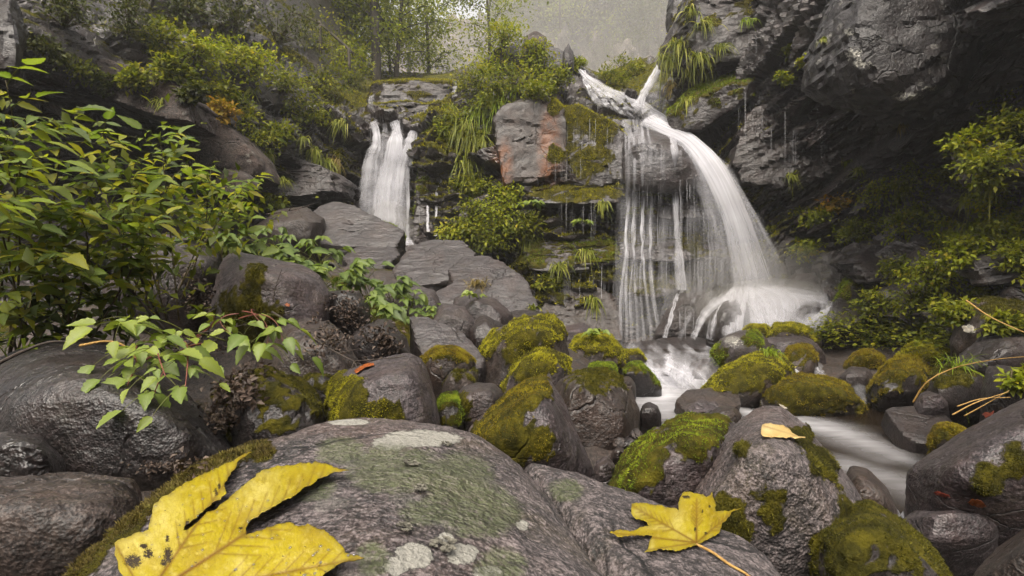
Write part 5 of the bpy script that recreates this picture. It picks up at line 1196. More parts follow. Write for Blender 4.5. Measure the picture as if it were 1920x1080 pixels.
BR = 'bramble sprays over the left boulders'
leafy_shrub('drooping bramble spray with a thorny red cane over the black boulder', P(340, 650, 1.75), [P(235, 735, 1.4), P(285, 750, 1.36), P(345, 740, 1.38), P(310, 705, 1.34), P(255, 680, 1.45)], rg, leaves=LEAF_BRIGHT, size=.060, nodes=4, pinnate=3, first=.45, group=BR, name='bramble_spray', stem='stem_red', thick=.0045, back=0, cat='bramble')
leafy_shrub('pale bramble spray pointing left above the drooping spray', P(360, 640, 1.8), [P(215, 610, 1.55), P(260, 615, 1.5), P(300, 640, 1.5)], rg, leaves=LEAF_BRIGHT, size=.062, nodes=3, pinnate=3, first=.5, group=BR, name='bramble_spray', stem='stem_green', thick=.003, back=0, cat='bramble')
leafy_shrub('small bright bramble shoot in front of the leaning dark boulder', P(470, 585, 2.0), [P(500, 650, 1.8), P(530, 640, 1.8), P(455, 640, 1.85), P(505, 622, 1.85)], rg, leaves=LEAF_BRIGHT, size=.062, nodes=3, pinnate=3, first=.55, group=BR, name='bramble_spray', stem='stem_red', thick=.003, back=0, cat='bramble')
leafy_shrub('two leaved shoot in front of the humped blue grey boulder', P(340, 640, 2.0), [P(420, 600, 1.9), P(385, 590, 1.9)], rg, leaves=LEAF_BRIGHT, size=.05, nodes=2, pinnate=3, first=.6, group=BR, name='bramble_spray', stem='stem_red', thick=.003, back=0, cat='bramble')

# herbs between the shrubs and the slab pile
HB = 'leafy herbs between the thicket and the slab pile'
def herb(label, base, r, n, rg, size, leaves=LEAF_HERB, group=HB, h=.35, name='herb', cat='herb', stalk='stem_green', lean=(0, -.15)):
    root = empty(name, base, label, cat, group); b = np.array(base)
    for k in range(n):
        a = rg.uniform(0, 2 * math.pi); q = math.sqrt(rg.uniform(.05, 1)) * r
        tip = b + np.array((math.cos(a) * q + lean[0], math.sin(a) * q * .7 + lean[1], h * rg.uniform(.45, 1.1) * (1.15 - .5 * q / r)))
        path = arching(b + rg.normal(size=3) * (.03, .03, 0), tip, .06 * h, 6)
        v, f = tube(path, np.linspace(.004, .002, 6), 4); mb = MB(); mb.add(v, f)
        obj('stalk', mb.data('stalk', MAT[stalk], b), root)
        d = np.array((math.cos(a), math.sin(a) - .4, -.35)) + rg.normal(size=3) * .2
        for j in range(3):
            dd = d if j == 0 else d + np.cross(d, (0, 0, 1)) * (1.1 if j == 1 else -1.1)
            put_leaf(root, leaves[int(rg.integers(len(leaves)))], tip, dd, np.array((0, -.4, 1)) + rg.normal(size=3) * .25, size * rg.uniform(.75, 1.2))
    return root
HERBS = [(430, 470, 4.0, .30, 13, .13, 'herb with broad leaves beside the light green shrub'), (490, 480, 4.4, .32, 14, .14, 'broad leaved herb behind the humped boulder'),
         (545, 500, 4.4, .36, 16, .16, 'tall rhubarb like herb with the largest pale leaves'), (590, 520, 4.2, .34, 15, .14, 'herb with glossy leaves behind the right end of the blue grey boulder'),
         (640, 520, 4.4, .36, 16, .13, 'herb in the middle of the herb bank'), (690, 540, 4.5, .36, 15, .13, 'herb below the flat slab at the edge of the herb bank'),
         (735, 545, 4.6, .32, 13, .12, 'herb with pale leaves next to the slab pile'), (655, 570, 3.9, .30, 13, .12, 'herb with long stalks above the clump of dead leaves'),
         (720, 590, 3.7, .28, 14, .12, 'round leaved herb hanging above the low shiny stone'), (600, 465, 5.3, .34, 12, .13, 'herb at the foot of the tilted wedge slab'),
         (520, 450, 5.6, .32, 12, .13, 'herb below the low dark slab'), (760, 575, 4.4, .24, 10, .10, 'small herb between the blue grey stone and the slabs'),
         (675, 500, 5.2, .3, 12, .12, 'herb in front of the slab edge by the left waterfall'), (800, 575, 4.5, .2, 8, .08, 'yellowish herb at the lower edge of the slab pile')]
for (x, y, Y, r, n, s, l) in HERBS:
    b = P(x, y + 35, Y); herb(l, b, r, n, rg, s)
b, _ = hit_or(1112, 628, 5.5); herb('pale leafy herb growing on the moss cushion boulder', b, .12, 7, rg, .09, LEAF_BRIGHT, None, .10)
b, _ = hit_or(705, 596, 3.6); herb('tiny bright herb beside the slanting pale slab', b, .07, 4, rg, .06, LEAF_BRIGHT, None, .08)
b, _ = hit_or(1090, 420, 8.8); herb('bright leaved herb alone on the dark dripping wall', b, .16, 7, rg, .13, LEAF_BRIGHT, None, .05, lean=(0, -.2))
b, _ = hit_or(1000, 385, 8.8); herb('bright herb hanging under the orange stained block', b, .2, 9, rg, .15, LEAF_BRIGHT, None, .03, lean=(0, -.25))
b, _ = hit_or(890, 560, 4.6); herb('small round leaved herb below the dry grass tuft', b, .08, 5, rg, .07, LEAF_BRIGHT, None, .08)

# ------------------------------------------------------------------ bushes that grow on the rock
def bush(label, px, py, r, mat, group, leaf=.075, n=420, name='bush', cat='bush', squash=.75, up=.35, seed=None, Y=None):
    rg = np.random.default_rng(seed or int(px * 7 + py * 13))
    h = hit_or(px, py + r * .3, 9.0) if Y is None else (P(px, py, Y), np.array((0, -1, .3)))
    p, nn = h; R_ = r / F * p[1]
    nn = nn * .6 + np.array((0, -.45, up)); nn /= np.linalg.norm(nn)
    root = empty(name, p, label, cat, group)
    k = max(7, n // 26); cl = rg.normal(size=(k, 3)); cl /= np.linalg.norm(cl, axis=1)[:, None]; cl *= (rg.random(k) ** .45)[:, None]
    cl = cl * np.array((1, .65, squash)) * R_; cl = np.where((cl @ nn)[:, None] < -.25 * R_, -cl, cl); cl = cl + p + nn * R_ * .35
    mb = MB()
    for c in cl:
        path = arching(p - nn * .03, c, rg.uniform(-.02, .08), 6); v, f = tube(path, np.linspace(.012, .004, 6), 4); mb.add(v, f)
    obj('stems', mb.data('stems', MAT['stem'], p), root)
    ci = rg.integers(k, size=n); pos = cl[ci] + rg.normal(size=(n, 3)) * R_ * np.array((.24, .2, .13))
    d = (pos - p) / R_ * .6 + rg.normal(size=(n, 3)) * .6 + np.array((0, -.25, -.3)); upv = rg.normal(size=(n, 3)) * .35 + np.array((0, -.35, 1))
    tc = rg.normal(0, .13, k)
    mb = MB(); leaf_cloud(mb, pos, d, upv, leaf * rg.uniform(.6, 1.25, n), np.clip(.5 + tc[ci] + rg.normal(size=n) * .18, 0, 1))
    o = obj('foliage', mb.data('foliage', MAT[mat], p), root); o['kind'] = 'stuff'
    return root
LB, HU, HG, TR, RB = 'bushes on the left bank', 'bushes on the hump', 'herbs hanging on the middle of the cliff', 'bushes above the right stream', 'plants on the right bank'
BUSHES = [
    (300, 78, 46, 'fol_green', LB, 'leftmost bush of the row on the left bank'), (365, 100, 44, 'fol_yellow', LB, 'yellowing bush above the brown rock band'),
    (425, 112, 48, 'fol_yellow', LB, 'bright bush in the middle of the left bank'), (475, 135, 52, 'fol_yellow', LB, 'widest bright bush on the left bank'),
    (528, 160, 54, 'fol_green', LB, 'bush hanging down the right end of the left bank row'), (420, 215, 34, 'fol_orange', LB, 'small orange bush over the pale speckled rock'),
    (485, 250, 46, 'fol_green', LB, 'green bush beside the pale speckled rock'), (530, 255, 34, 'fol_green', LB, 'bush under the hanging end of the row'),
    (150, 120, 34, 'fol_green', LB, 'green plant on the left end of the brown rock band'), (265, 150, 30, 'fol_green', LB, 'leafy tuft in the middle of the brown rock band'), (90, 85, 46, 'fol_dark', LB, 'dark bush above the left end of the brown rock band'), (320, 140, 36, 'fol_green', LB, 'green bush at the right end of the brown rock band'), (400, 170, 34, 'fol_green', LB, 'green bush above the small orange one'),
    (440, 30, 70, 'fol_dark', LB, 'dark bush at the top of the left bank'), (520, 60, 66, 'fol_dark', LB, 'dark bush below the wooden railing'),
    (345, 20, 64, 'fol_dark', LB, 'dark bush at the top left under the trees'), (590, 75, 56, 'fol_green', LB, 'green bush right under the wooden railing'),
    (640, 105, 52, 'fol_yellow', LB, 'ferny bush at the foot of the tall trunk'), (600, 140, 46, 'fol_green', LB, 'ferny bush left of the mossy shelf'),
    (655, 145, 36, 'fol_green', LB, 'fern at the left end of the mossy shelf'), (210, 158, 22, 'fol_dark', LB, 'small tuft of leaves on the brown rock band'),
    (570, 210, 40, 'fol_green', LB, 'bush above the brown ledge'), (355, 180, 24, 'fol_dark', LB, 'sparse bush at the end of the brown rock band'),
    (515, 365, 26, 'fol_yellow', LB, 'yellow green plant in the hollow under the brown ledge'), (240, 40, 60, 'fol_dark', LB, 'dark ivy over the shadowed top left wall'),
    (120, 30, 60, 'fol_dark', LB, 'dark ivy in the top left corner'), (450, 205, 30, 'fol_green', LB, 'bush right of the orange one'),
    (930, 118, 54, 'fol_yellow', HU, 'bush on the left shoulder of the hump'), (975, 48, 36, 'fol_yellow', HU, 'yellow bush on top of the pointed rock'),
    (1030, 60, 38, 'fol_yellow', HU, 'yellow bush right of the pointed rock'), (900, 152, 42, 'fol_green', HU, 'green bush at the left foot of the hump'),
    (962, 148, 52, 'fol_green', HU, 'broad bush under the pointed rock'), (1015, 125, 44, 'fol_yellow', HU, 'bush between the pointed rock and the spire'),
    (1042, 158, 38, 'fol_green', HU, 'bush below the dark spire'), (940, 178, 34, 'fol_green', HU, 'low bush behind the orange stained block'), (1000, 175, 34, 'fol_green', HU, 'low bush over the top of the orange stained block'),
    (945, 75, 40, 'fol_yellow', HU, 'loose yellow bush left of the pointed rock'), (1000, 95, 30, 'fol_yellow', HU, 'small bush hiding the foot of the pointed rock'),
    (860, 215, 32, 'fol_green', HG, 'bush at the top of the hanging grasses'), (890, 255, 34, 'fol_green', HG, 'leafy plant among the hanging grasses'), (915, 190, 36, 'fol_green', HG, 'bush left of the orange stained block'),
    (842, 250, 26, 'fol_yellow', HG, 'mossy bush on the buttress right of the left waterfall'), (905, 335, 40, 'fol_green', HG, 'uppermost herb patch under the hanging grasses'), (935, 385, 50, 'fol_yellow', HG, 'yellow green herb patch in the middle of the cliff'),
    (880, 395, 44, 'fol_green', HG, 'herb patch beside the double trickle'), (960, 350, 30, 'fol_yellow', HG, 'herbs right below the orange stain'), (915, 430, 44, 'fol_green', HG, 'lowest herb patch in the middle of the cliff'),
    (965, 420, 38, 'fol_green', HG, 'lowest herb patch towards the dripping ledge'), (860, 432, 32, 'fol_yellow', HG, 'herbs low beside the foot of the double trickle'), (1032, 525, 20, 'fol_green', HG, 'little round plant on the mossy wall above the brown bedrock'),
    (870, 350, 30, 'fol_green', HG, 'leaves right of the top of the double trickle'),
    (1150, 110, 42, 'fol_green', TR, 'bush above the upper cascade'), (1182, 82, 40, 'fol_yellow', TR, 'bright bush left of the right stream'), (1208, 45, 40, 'fol_orange', TR, 'orange bush at the skyline above the right stream'),
    (1232, 62, 28, 'fol_yellow', TR, 'bush touching the dark knob'), (1140, 148, 28, 'fol_green', TR, 'low bush beside the upper cascade'), (1170, 130, 30, 'fol_green', TR, 'bush between the two upper streams'), (1085, 122, 18, 'fol_yellow', TR, 'tiny bush at the head of the upper cascade'),
    (1655, 345, 46, 'fol_yellow', RB, 'bright yellow green bush under the overhang'), (1750, 515, 52, 'fol_yellow', RB, 'bush above the smooth brown boulder'), (1690, 500, 34, 'fol_green', RB, 'dark bush left of the bush above the brown boulder'),
    (1765, 455, 40, 'fol_yellow', RB, 'plant in the middle of the right bank'), (1855, 305, 54, 'fol_green', RB, 'big leafy plant below the black hollow'), (1890, 245, 50, 'fol_green', RB, 'fern like plant at the right edge under the hollow'),
    (1800, 335, 46, 'fol_green', RB, 'plant right of the bright yellow green bush'), (1900, 190, 50, 'fol_green', RB, 'plant hanging at the right edge beside the overhang'), (1715, 560, 44, 'fol_green', RB, 'dark bush behind the low herb patch'),
    (1530, 398, 26, 'fol_yellow', RB, 'small yellow plant on the dark wall right of the plume'), (1860, 540, 40, 'fol_green', RB, 'plant over the moss stained boulder'), (1785, 400, 44, 'fol_yellow', RB, 'yellowish plant in the middle of the right bank'),
    (1478, 92, 16, 'fol_green', RB, 'tiny plant in a crack of the upper right wall'), (1508, 112, 14, 'fol_yellow', RB, 'ivy strand left of the lichen spotted overhang'), (1470, 145, 12, 'fol_yellow', RB, 'little bright plant under the jutting slab'),
    (1840, 450, 44, 'fol_green', RB, 'plant above the layered rock at the right'), (1910, 420, 40, 'fol_yellow', RB, 'plant at the right edge beside the layered rock'), (1720, 330, 36, 'fol_green', RB, 'plant between the bright bush and the leafy plant'),
    (1560, 380, 18, 'fol_orange', RB, 'rusty tuft right of the small yellow plant'), (1620, 420, 34, 'fol_green', RB, 'dark leaves in the cleft left of the right bank'), (1690, 420, 40, 'fol_yellow', RB, 'bright plant left of the yellowish plant'), (1740, 380, 40, 'fol_green', RB, 'plant under the bright bush of the right bank'),
    (1830, 270, 40, 'fol_yellow', RB, 'bright plant right below the black hollow'), (1870, 360, 44, 'fol_yellow', RB, 'yellow green plant in the middle of the right edge'), (1800, 480, 40, 'fol_yellow', RB, 'plant hanging between the long grasses'), (1900, 490, 44, 'fol_green', RB, 'plant low at the right edge above the moss stained boulder'),
    (1590, 440, 30, 'fol_yellow', RB, 'plant above the black shaded slab'), (1660, 560, 40, 'fol_green', RB, 'bush left of the dark bush behind the herb patch'), (1480, 400, 24, 'fol_yellow', RB, 'little plant on the wall beside the plume'), (1510, 465, 24, 'fol_yellow', RB, 'little plant above the layered bedrock'), (1800, 590, 40, 'fol_green', RB, 'dark leaves at the foot of the right bank'),
    (1870, 600, 30, 'fol_green', RB, 'leaves between the two right bank boulders'), (1905, 710, 26, 'fol_yellow', RB, 'leafy weed at the right edge above the dry reeds'),
]
for (x, y, r, mt, gp, lb) in BUSHES:
    near = x > 1600 and y > 150 or x < 260
    bush(lb, x, y, r, mt, gp, n=int(260 + r * 9), leaf=.062 if near else .088)

# ------------------------------------------------------------------ grass
def grass(label, px, py, length, n, group, mat='grass', hang=.8, Y=None, spread=.5, base=None, width=.011, name='grass_tuft', seed=None, nrm=None):
    rg = np.random.default_rng(seed or int(px * 3 + py * 17))
    p, nn = hit_or(px, py, 9.0) if base is None else (base, np.array((0, -.4, 1.0)))
    if nrm is not None: nn = np.array(nrm)
    L0 = length / F * p[1]; root = empty(name, p, label, 'grass tuft', group)
    out = nn * .7 + np.array((0, -.5, .6)); out /= np.linalg.norm(out)
    S = 6; t = np.linspace(0, 1, S)
    d = out + rg.normal(size=(n, 3)) * spread; d /= np.linalg.norm(d, axis=1)[:, None]
    L = L0 * rg.uniform(.5, 1.15, n); b = p + rg.normal(size=(n, 3)) * L0 * np.array((.16, .08, .05))
    g = hang * rg.uniform(.7, 1.4, n)
    pts = b[:, None] + d[:, None] * (L[:, None] * t[None])[..., None] * (1 - .25 * hang * t[None, :, None])
    pts[..., 2] -= (g * L)[:, None] * t[None] ** 2
    sd = np.cross(d, (0, 0, 1.0)); sd /= np.linalg.norm(sd, axis=1)[:, None] + 1e-9
    sd = sd * .75 + rg.normal(size=(n, 3)) * .3
    w = width * p[1] / 9 * np.array((.6, 1, .95, .8, .5, .06)) if p[1] > 3 else width * .35 * np.array((.6, 1, .95, .8, .5, .06))
    v = np.stack((pts - sd[:, None] * w[None, :, None], pts + sd[:, None] * w[None, :, None]), 2).reshape(-1, 3)
    k = (np.arange(n)[:, None] * S + np.arange(S - 1)[None]).ravel() * 2
    q = np.stack((k, k + 1, k + 3, k + 2), 1)
    mb = MB(); mb.add(v, q, tint=np.repeat(np.clip(rg.normal(.45, .22, n), 0, 1), S * 2))
    o = obj('blades', mb.data('blades', MAT[mat], p), root); o['kind'] = 'stuff'
    return root
GL, GM, GU, GR = 'grass tufts on the left cliff', 'grass curtain on the middle of the cliff', 'grass hanging by the upper right stream', 'grass tufts on the right bank'
GRASS = [(875, 235, 62, 150, GM, 'grass', 'longest hanging grass beside the orange stained block'), (905, 215, 56, 130, GM, 'grass_bright', 'bright grass over the corner of the orange stained block'), (852, 255, 44, 90, GM, 'grass', 'hanging grass on the mossy buttress'),
         (940, 188, 50, 120, GM, 'grass_bright', 'bright grass tuft on the top edge of the stained block'), (872, 305, 56, 120, GM, 'grass', 'yellowish grass curtain below the longest hanging grass'), (895, 260, 60, 120, GM, 'grass', 'grass curtain under the bright corner grass'),
         (920, 245, 40, 70, GM, 'grass', 'short grass at the left edge of the stained block'), (845, 205, 36, 70, GM, 'grass', 'grass tuft beside the tiny white spill'), (965, 172, 40, 80, GM, 'grass_bright', 'grass behind the top of the stained block'),
         (1258, 112, 52, 110, GU, 'grass', 'grass hanging right of the upper stream'), (1276, 86, 52, 110, GU, 'grass', 'grass under the dark knob'), (1290, 130, 44, 90, GU, 'grass', 'yellow grass on the slanting right wall'), (1262, 160, 40, 80, GU, 'grass_dry', 'dry looking grass low beside the upper stream'),
         (1310, 105, 44, 80, GU, 'grass', 'grass tuft below the jutting slab'), (1290, 190, 36, 70, GU, 'grass', 'grass on the mossy sloping slab'), (1320, 45, 40, 70, GU, 'grass', 'grass high on the jutting slab'), (1350, 90, 36, 60, GU, 'grass', 'grass tuft in the slanting cracks'), (1300, 20, 40, 60, GU, 'grass', 'topmost grass on the right wall'), (1400, 40, 30, 50, GU, 'grass_bright', 'grass tuft beside the dripping crack'), (1545, 75, 18, 40, GU, 'grass', 'little grass tuft on the lichen spotted overhang'), (1330, 140, 36, 60, GU, 'grass', 'grass on the mossy slope below the cracks'),
         (605, 305, 48, 110, GL, 'grass', 'hanging grass left of the left waterfall'), (588, 285, 40, 80, GL, 'grass', 'grass at the right end of the left bank'), (628, 300, 44, 90, GL, 'grass_dry', 'dry grass next to the left waterfall'), (612, 215, 34, 70, GL, 'grass', 'grass tuft above the hanging grass'), (300, 190, 24, 60, GL, 'grass', 'small grass tuft on the brown rock band'), (500, 290, 28, 60, GL, 'grass', 'grass tuft at the top of the brown ledge'), (528, 340, 30, 60, GL, 'grass', 'grass hanging over the brown ledge'), (640, 230, 36, 80, GL, 'grass', 'grass beside the lip of the left waterfall'), (470, 170, 30, 50, GL, 'grass', 'grass under the widest bright bush'), (565, 260, 30, 60, GL, 'grass', 'grass tuft on the mossy bank'),
         (1660, 350, 50, 110, GR, 'grass_bright', 'bright grass under the yellow green bush'), (1690, 355, 46, 90, GR, 'grass', 'grass right of the yellow green bush'), (1795, 440, 60, 120, GR, 'grass', 'long grass hanging in the middle of the right bank'), (1825, 425, 60, 110, GR, 'grass', 'long grass right of the middle of the bank'), (1860, 345, 52, 100, GR, 'grass', 'grass below the big leafy plant'), (1900, 375, 56, 110, GR, 'grass', 'grass at the right edge over the layered rock'), (1815, 375, 44, 80, GR, 'grass', 'grass beside the yellowish plant'), (1870, 420, 56, 100, GR, 'grass', 'hanging grass above the layered rock'), (1590, 305, 28, 50, GR, 'grass', 'thin grass on the dark layered wall'), (1610, 320, 28, 50, GR, 'grass', 'thin grass next to the bright bush'), (1690, 235, 24, 36, GR, 'grass_dry', 'dry roots hanging under the overhang'), (1840, 330, 40, 70, GR, 'grass', 'grass in front of the leafy plant'), (1780, 560, 40, 70, GR, 'grass', 'grass at the foot of the right bank'),
             (1050, 500, 40, 70, GM, 'grass', 'grass hanging on the mossy wall left of the thin streams'), (1100, 470, 36, 60, GM, 'grass', 'grass on the ledge under the bright leaved herb'), (1130, 380, 30, 50, GM, 'grass', 'grass under the long dripping ledge'), (1330, 420, 34, 50, GM, 'grass', 'grass beside the thick plume on its left'),
         (990, 440, 40, 70, GM, 'grass', 'grass right of the lowest herb patches'), (1110, 560, 34, 60, GM, 'grass', 'grass on the brown bedrock wall'), (1480, 330, 30, 50, GM, 'grass', 'grass on the reddish wall right of the plume'), (1450, 430, 34, 60, GM, 'grass', 'grass low on the wall right of the plume')]
for (x, y, L, n, gp, mt, lb) in GRASS: grass(lb, x, y, L, n, gp, mt)
b, _ = hit_or(1440, 664, 5.2); grass('bright grass tuft growing on the mossed boulder in the stream', 1440, 664, 52, 70, None, 'grass_bright', hang=.75, base=b, spread=.45, width=.0075, nrm=(0, -.1, 1))
b, _ = hit_or(1795, 690, 4.2); grass('spiky green sedge on the black stone of the right bank', 1795, 690, 78, 80, None, 'grass_bright', hang=.55, base=b, spread=.75, width=.008, nrm=(0, -.2, 1))
b, _ = hit_or(897, 535, 4.9); grass('dry yellowish grass tuft on the slab pile', 897, 535, 46, 100, None, 'grass_dry', hang=.6, base=b, spread=.5, width=.007, nrm=(.1, -.3, 1))
b, _ = hit_or(1000, 578, 5.0); grass('thin grass above the tall brown boulder', 1000, 578, 26, 40, None, 'grass', hang=.5, base=b, nrm=(0, -.2, 1))
grass('broad bent grass blades at the left edge above the black boulder', 30, 640, 120, 12, None, 'grass_bright', hang=.7, base=P(30, 655, 1.9), spread=.9, width=.018, nrm=(0, -.3, 1))

# low green herbs on the right bank, too many to count
rg = np.random.default_rng(31); mb = MB(); n = 5200
x = rg.uniform(1545, 1770, n); y = rg.uniform(606, 655, n)
pos = []
for k in range(260):
    h = hit(x[k], y[k])
    if h and 4.5 < h[0][1] < 8.5: pos.append(h[0])
pos = np.array(pos); pk = pos[rg.integers(len(pos), size=n)] + rg.normal(size=(n, 3)) * (.11, .10, .0)
pk[:, 2] += rg.random(n) ** 1.5 * .20
leaf_cloud(mb, pk, rg.normal(size=(n, 3)) * (1, 1, .3), rg.normal(size=(n, 3)) * .3 + np.array((0, -.3, 1)), rg.uniform(.03, .07, n), np.clip(rg.normal(.5, .22, n), 0, 1), w=.7)
tag(obj('herb_patch', mb.data('herb_patch', MAT['fol_green'])), 'low leafy herb patch on the right bank behind the orange mossed stones', 'herbs', kind='stuff')
# ------------------------------------------------------------------ trees behind the falls
def tree(label, px, py, Y, h, r, mat, trunk=.10, crown0=.35, n=6500, leaf=.12, lean=0.0, group='trees behind the left waterfall', seed=1, name='broadleaf_tree', gap=.75):
    rg = np.random.default_rng(seed); b = P(px, py, Y); root = empty(name, b, label, 'tree', group)
    S = 14; t = np.linspace(0, 1, S)
    path = b + np.stack((lean * h * t ** 1.5 + .08 * np.sin(t * 5 + seed), .05 * np.cos(t * 4 + seed), h * t), 1); path[0, 2] -= 1.0
    mb = MB(); v, f = tube(path, trunk * (1 - .85 * t) + .012, 8); mb.add(v, f)
    tips = []
    for k in range(int(16 + h)):
        a = rg.uniform(0, 2 * math.pi); t0 = rg.uniform(crown0 * .8, .98); i = int(t0 * (S - 1)); p0 = path[i]
        L = r * rg.uniform(.55, 1.1) * math.sin(math.pi * min(.95, .25 + .75 * (t0 - crown0 * .7) / (1.05 - crown0 * .7))) ** .6
        e = p0 + np.array((math.cos(a) * L, math.sin(a) * L, L * rg.uniform(.1, .55)))
        lp = arching(p0, e, L * .1, 7); v, f = tube(lp, np.linspace(trunk * .32 * (1 - .6 * t0), .008, 7), 5); mb.add(v, f)
        for s in (.55, .8, 1.0): tips.append(lp[int(s * 6)])
        for q in range(2):
            e2 = lp[3 + q] + rg.normal(size=3) * L * .35; v, f = tube(arching(lp[3 + q], e2, .05, 5), np.linspace(.012, .005, 5), 4); mb.add(v, f); tips.append(e2)
    obj('trunk', mb.data('trunk', MAT['bark'], b), root)
    tips = np.array(tips); k = len(tips); ci = rg.integers(k, size=n); tc = rg.normal(0, .15, k); sz = rg.uniform(.45, 1.0, k) * r * .26
    pos = tips[ci] + rg.normal(size=(n, 3)) * sz[ci][:, None] * np.array((1.15, 1.15, gap * .6))
    d = rg.normal(size=(n, 3)) * (1, 1, .5) + np.array((0, 0, -.35)); up = rg.normal(size=(n, 3)) * .45 + np.array((0, -.35, 1))
    mb = MB(); leaf_cloud(mb, pos, d, up, leaf * rg.uniform(.6, 1.3, n), np.clip(.5 + tc[ci] + rg.normal(size=n) * .17, 0, 1), w=.6)
    o = obj('crown', mb.data('crown', MAT[mat], b), root); o['kind'] = 'stuff'
    return root
MAT['crown_lime'] = leaf_mat('lime tree leaf', [(.07, .08, .010), (.17, .19, .013), (.28, .29, .018), (.38, .36, .022)], trans=.5, rough=.55, vein=False, src='tint', spec=.2)
MAT['crown_green'] = leaf_mat('green tree leaf', [(.05, .065, .009), (.12, .145, .014), (.21, .23, .017), (.29, .29, .020)], trans=.5, rough=.55, vein=False, src='tint', spec=.2)
tree('tall straight dark trunked tree left of the sky gap', 703, 150, 16.5, 9, 1.7, 'crown_green', .16, .16, 5000, .13, seed=2)
tree('slim tree right of the tall straight trunk', 746, 152, 17.5, 6, 2.0, 'crown_green', .08, .12, 5000, .13, lean=.03, seed=5)
tree('tree on the left bank behind the wooden railing', 625, 105, 18, 6, 2.2, 'crown_lime', .09, .05, 5500, .13, seed=8)
tree('spreading tree at the top of the left bank', 545, 50, 16, 5, 2.4, 'crown_green', .10, .05, 5000, .13, seed=11)
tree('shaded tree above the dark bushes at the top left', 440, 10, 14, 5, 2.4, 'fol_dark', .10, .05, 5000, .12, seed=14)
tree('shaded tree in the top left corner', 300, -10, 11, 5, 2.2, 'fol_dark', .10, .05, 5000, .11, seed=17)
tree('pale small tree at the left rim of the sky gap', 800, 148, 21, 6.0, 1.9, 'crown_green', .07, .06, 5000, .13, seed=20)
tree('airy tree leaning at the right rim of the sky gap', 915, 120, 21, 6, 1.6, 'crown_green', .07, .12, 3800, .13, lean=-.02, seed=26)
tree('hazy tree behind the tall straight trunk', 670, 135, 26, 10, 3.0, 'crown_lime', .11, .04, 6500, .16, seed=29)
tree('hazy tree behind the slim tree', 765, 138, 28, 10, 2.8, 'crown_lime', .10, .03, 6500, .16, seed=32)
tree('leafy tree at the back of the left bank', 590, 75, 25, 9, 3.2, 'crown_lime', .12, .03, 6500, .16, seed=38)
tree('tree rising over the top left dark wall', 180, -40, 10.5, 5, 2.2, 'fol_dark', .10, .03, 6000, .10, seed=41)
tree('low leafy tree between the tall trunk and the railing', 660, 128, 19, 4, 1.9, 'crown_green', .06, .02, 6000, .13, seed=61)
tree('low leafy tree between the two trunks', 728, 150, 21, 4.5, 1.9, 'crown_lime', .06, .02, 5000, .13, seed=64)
tree('dark tree added over the top left hollow to shade it', 70, -60, 8.5, 5, 2.4, 'fol_dark', .10, .02, 5500, .10, seed=81)  # added to block the sky and darken the top left
tree('dark tree added above the brown rock band to shade it', 370, -30, 12, 5, 2.6, 'fol_dark', .10, .02, 5500, .11, seed=84)  # second tree put in to keep sky light off the bank below
tree('tree filling the gap above the railing', 500, 30, 17, 5, 2.4, 'crown_lime', .09, .03, 5000, .13, seed=71)
tree('tree at the top of the bank left of the tall trunk', 640, 60, 22, 6, 2.6, 'crown_green', .09, .03, 5000, .14, seed=74)
tree('thin tree high on the rim right of the gap', 1225, -60, 30, 8, 2.2, 'crown_green', .08, .1, 3000, .14, group='trees on the far rim', seed=44)
tree('pale thin tree on the far rim above the spire', 1050, 30, 40, 9, 2.6, 'crown_green', .08, .1, 3000, .18, group='trees on the far rim', seed=47)

# the wooded far slope, one mass
rg = np.random.default_rng(53); mb = MB(); n = 16000
k = 420; cx = rg.uniform(940, 1500, k); cyy = rg.uniform(-170, 75, k)
pos = []
for a, b in zip(cx, cyy):
    h = hit(a, b, 120)
    if h is not None and h[0][1] > 30: pos.append(h[0])
pos = np.array(pos) if len(pos) else np.array([P(1100, 0, 45)])
ci = rg.integers(len(pos), size=n); sz = rg.uniform(.5, 1.3, len(pos))
pk = pos[ci] + rg.normal(size=(n, 3)) * sz[ci][:, None] * (.75, .75, 1.0) + np.array((0, -1.2, 1.0))
leaf_cloud(mb, pk, rg.normal(size=(n, 3)), rg.normal(size=(n, 3)) * .4 + np.array((0, -.3, 1)), rg.uniform(.25, .5, n), np.clip(.4 + rg.normal(0, .28, len(pos))[ci] + rg.normal(size=n) * .12, 0, 1), w=.7)
tag(obj('forest', mb.data('forest', MAT['fol_dark'])), 'hazy woodland on the far slope', 'woodland', kind='stuff')

FARL = ['hazy far tree just left of the pointed rock', 'hazy far tree right above the pointed rock', 'hazy far tree rising behind the dark spire', 'hazy far tree up the slope right of the pointed rock', 'hazy far tree over the head of the upper cascade', 'hazy far tree high over the middle of the upper cascade', 'hazy far tree low on the slope left of the right stream', 'hazy far tree near the top edge over the upper cascade', 'hazy far tree beside the dark knob above the right stream',
        'hazy far tree at the top edge right of the pointed rock', 'hazy far tree at the top edge over the spire', 'hazy far tree at the top edge over the pointed rock', 'hazy far tree at the top edge left of the right wall', 'hazy far tree lowest beside the top of the right stream']
for k, (x, y) in enumerate(((985, 60), (1030, 40), (1072, 70), (1100, 30), (1135, 75), (1165, 40), (1200, 85), (1150, 5), (1235, 55), (1060, 5), (1120, -20), (1010, 0), (1180, 0), (1245, 110))):
    h = hit(x, y, 120)
    if h is None or h[0][1] < 25: continue
    q = h[0]; tree(FARL[k], x, y + 12, q[1] - .6, 6.5 + k % 3, 2.3, ('fol_dark', 'fol_green', 'crown_lime')[k % 3], .09, .1, 1500, .30, group='hazy trees on the far slope', seed=200 + k)

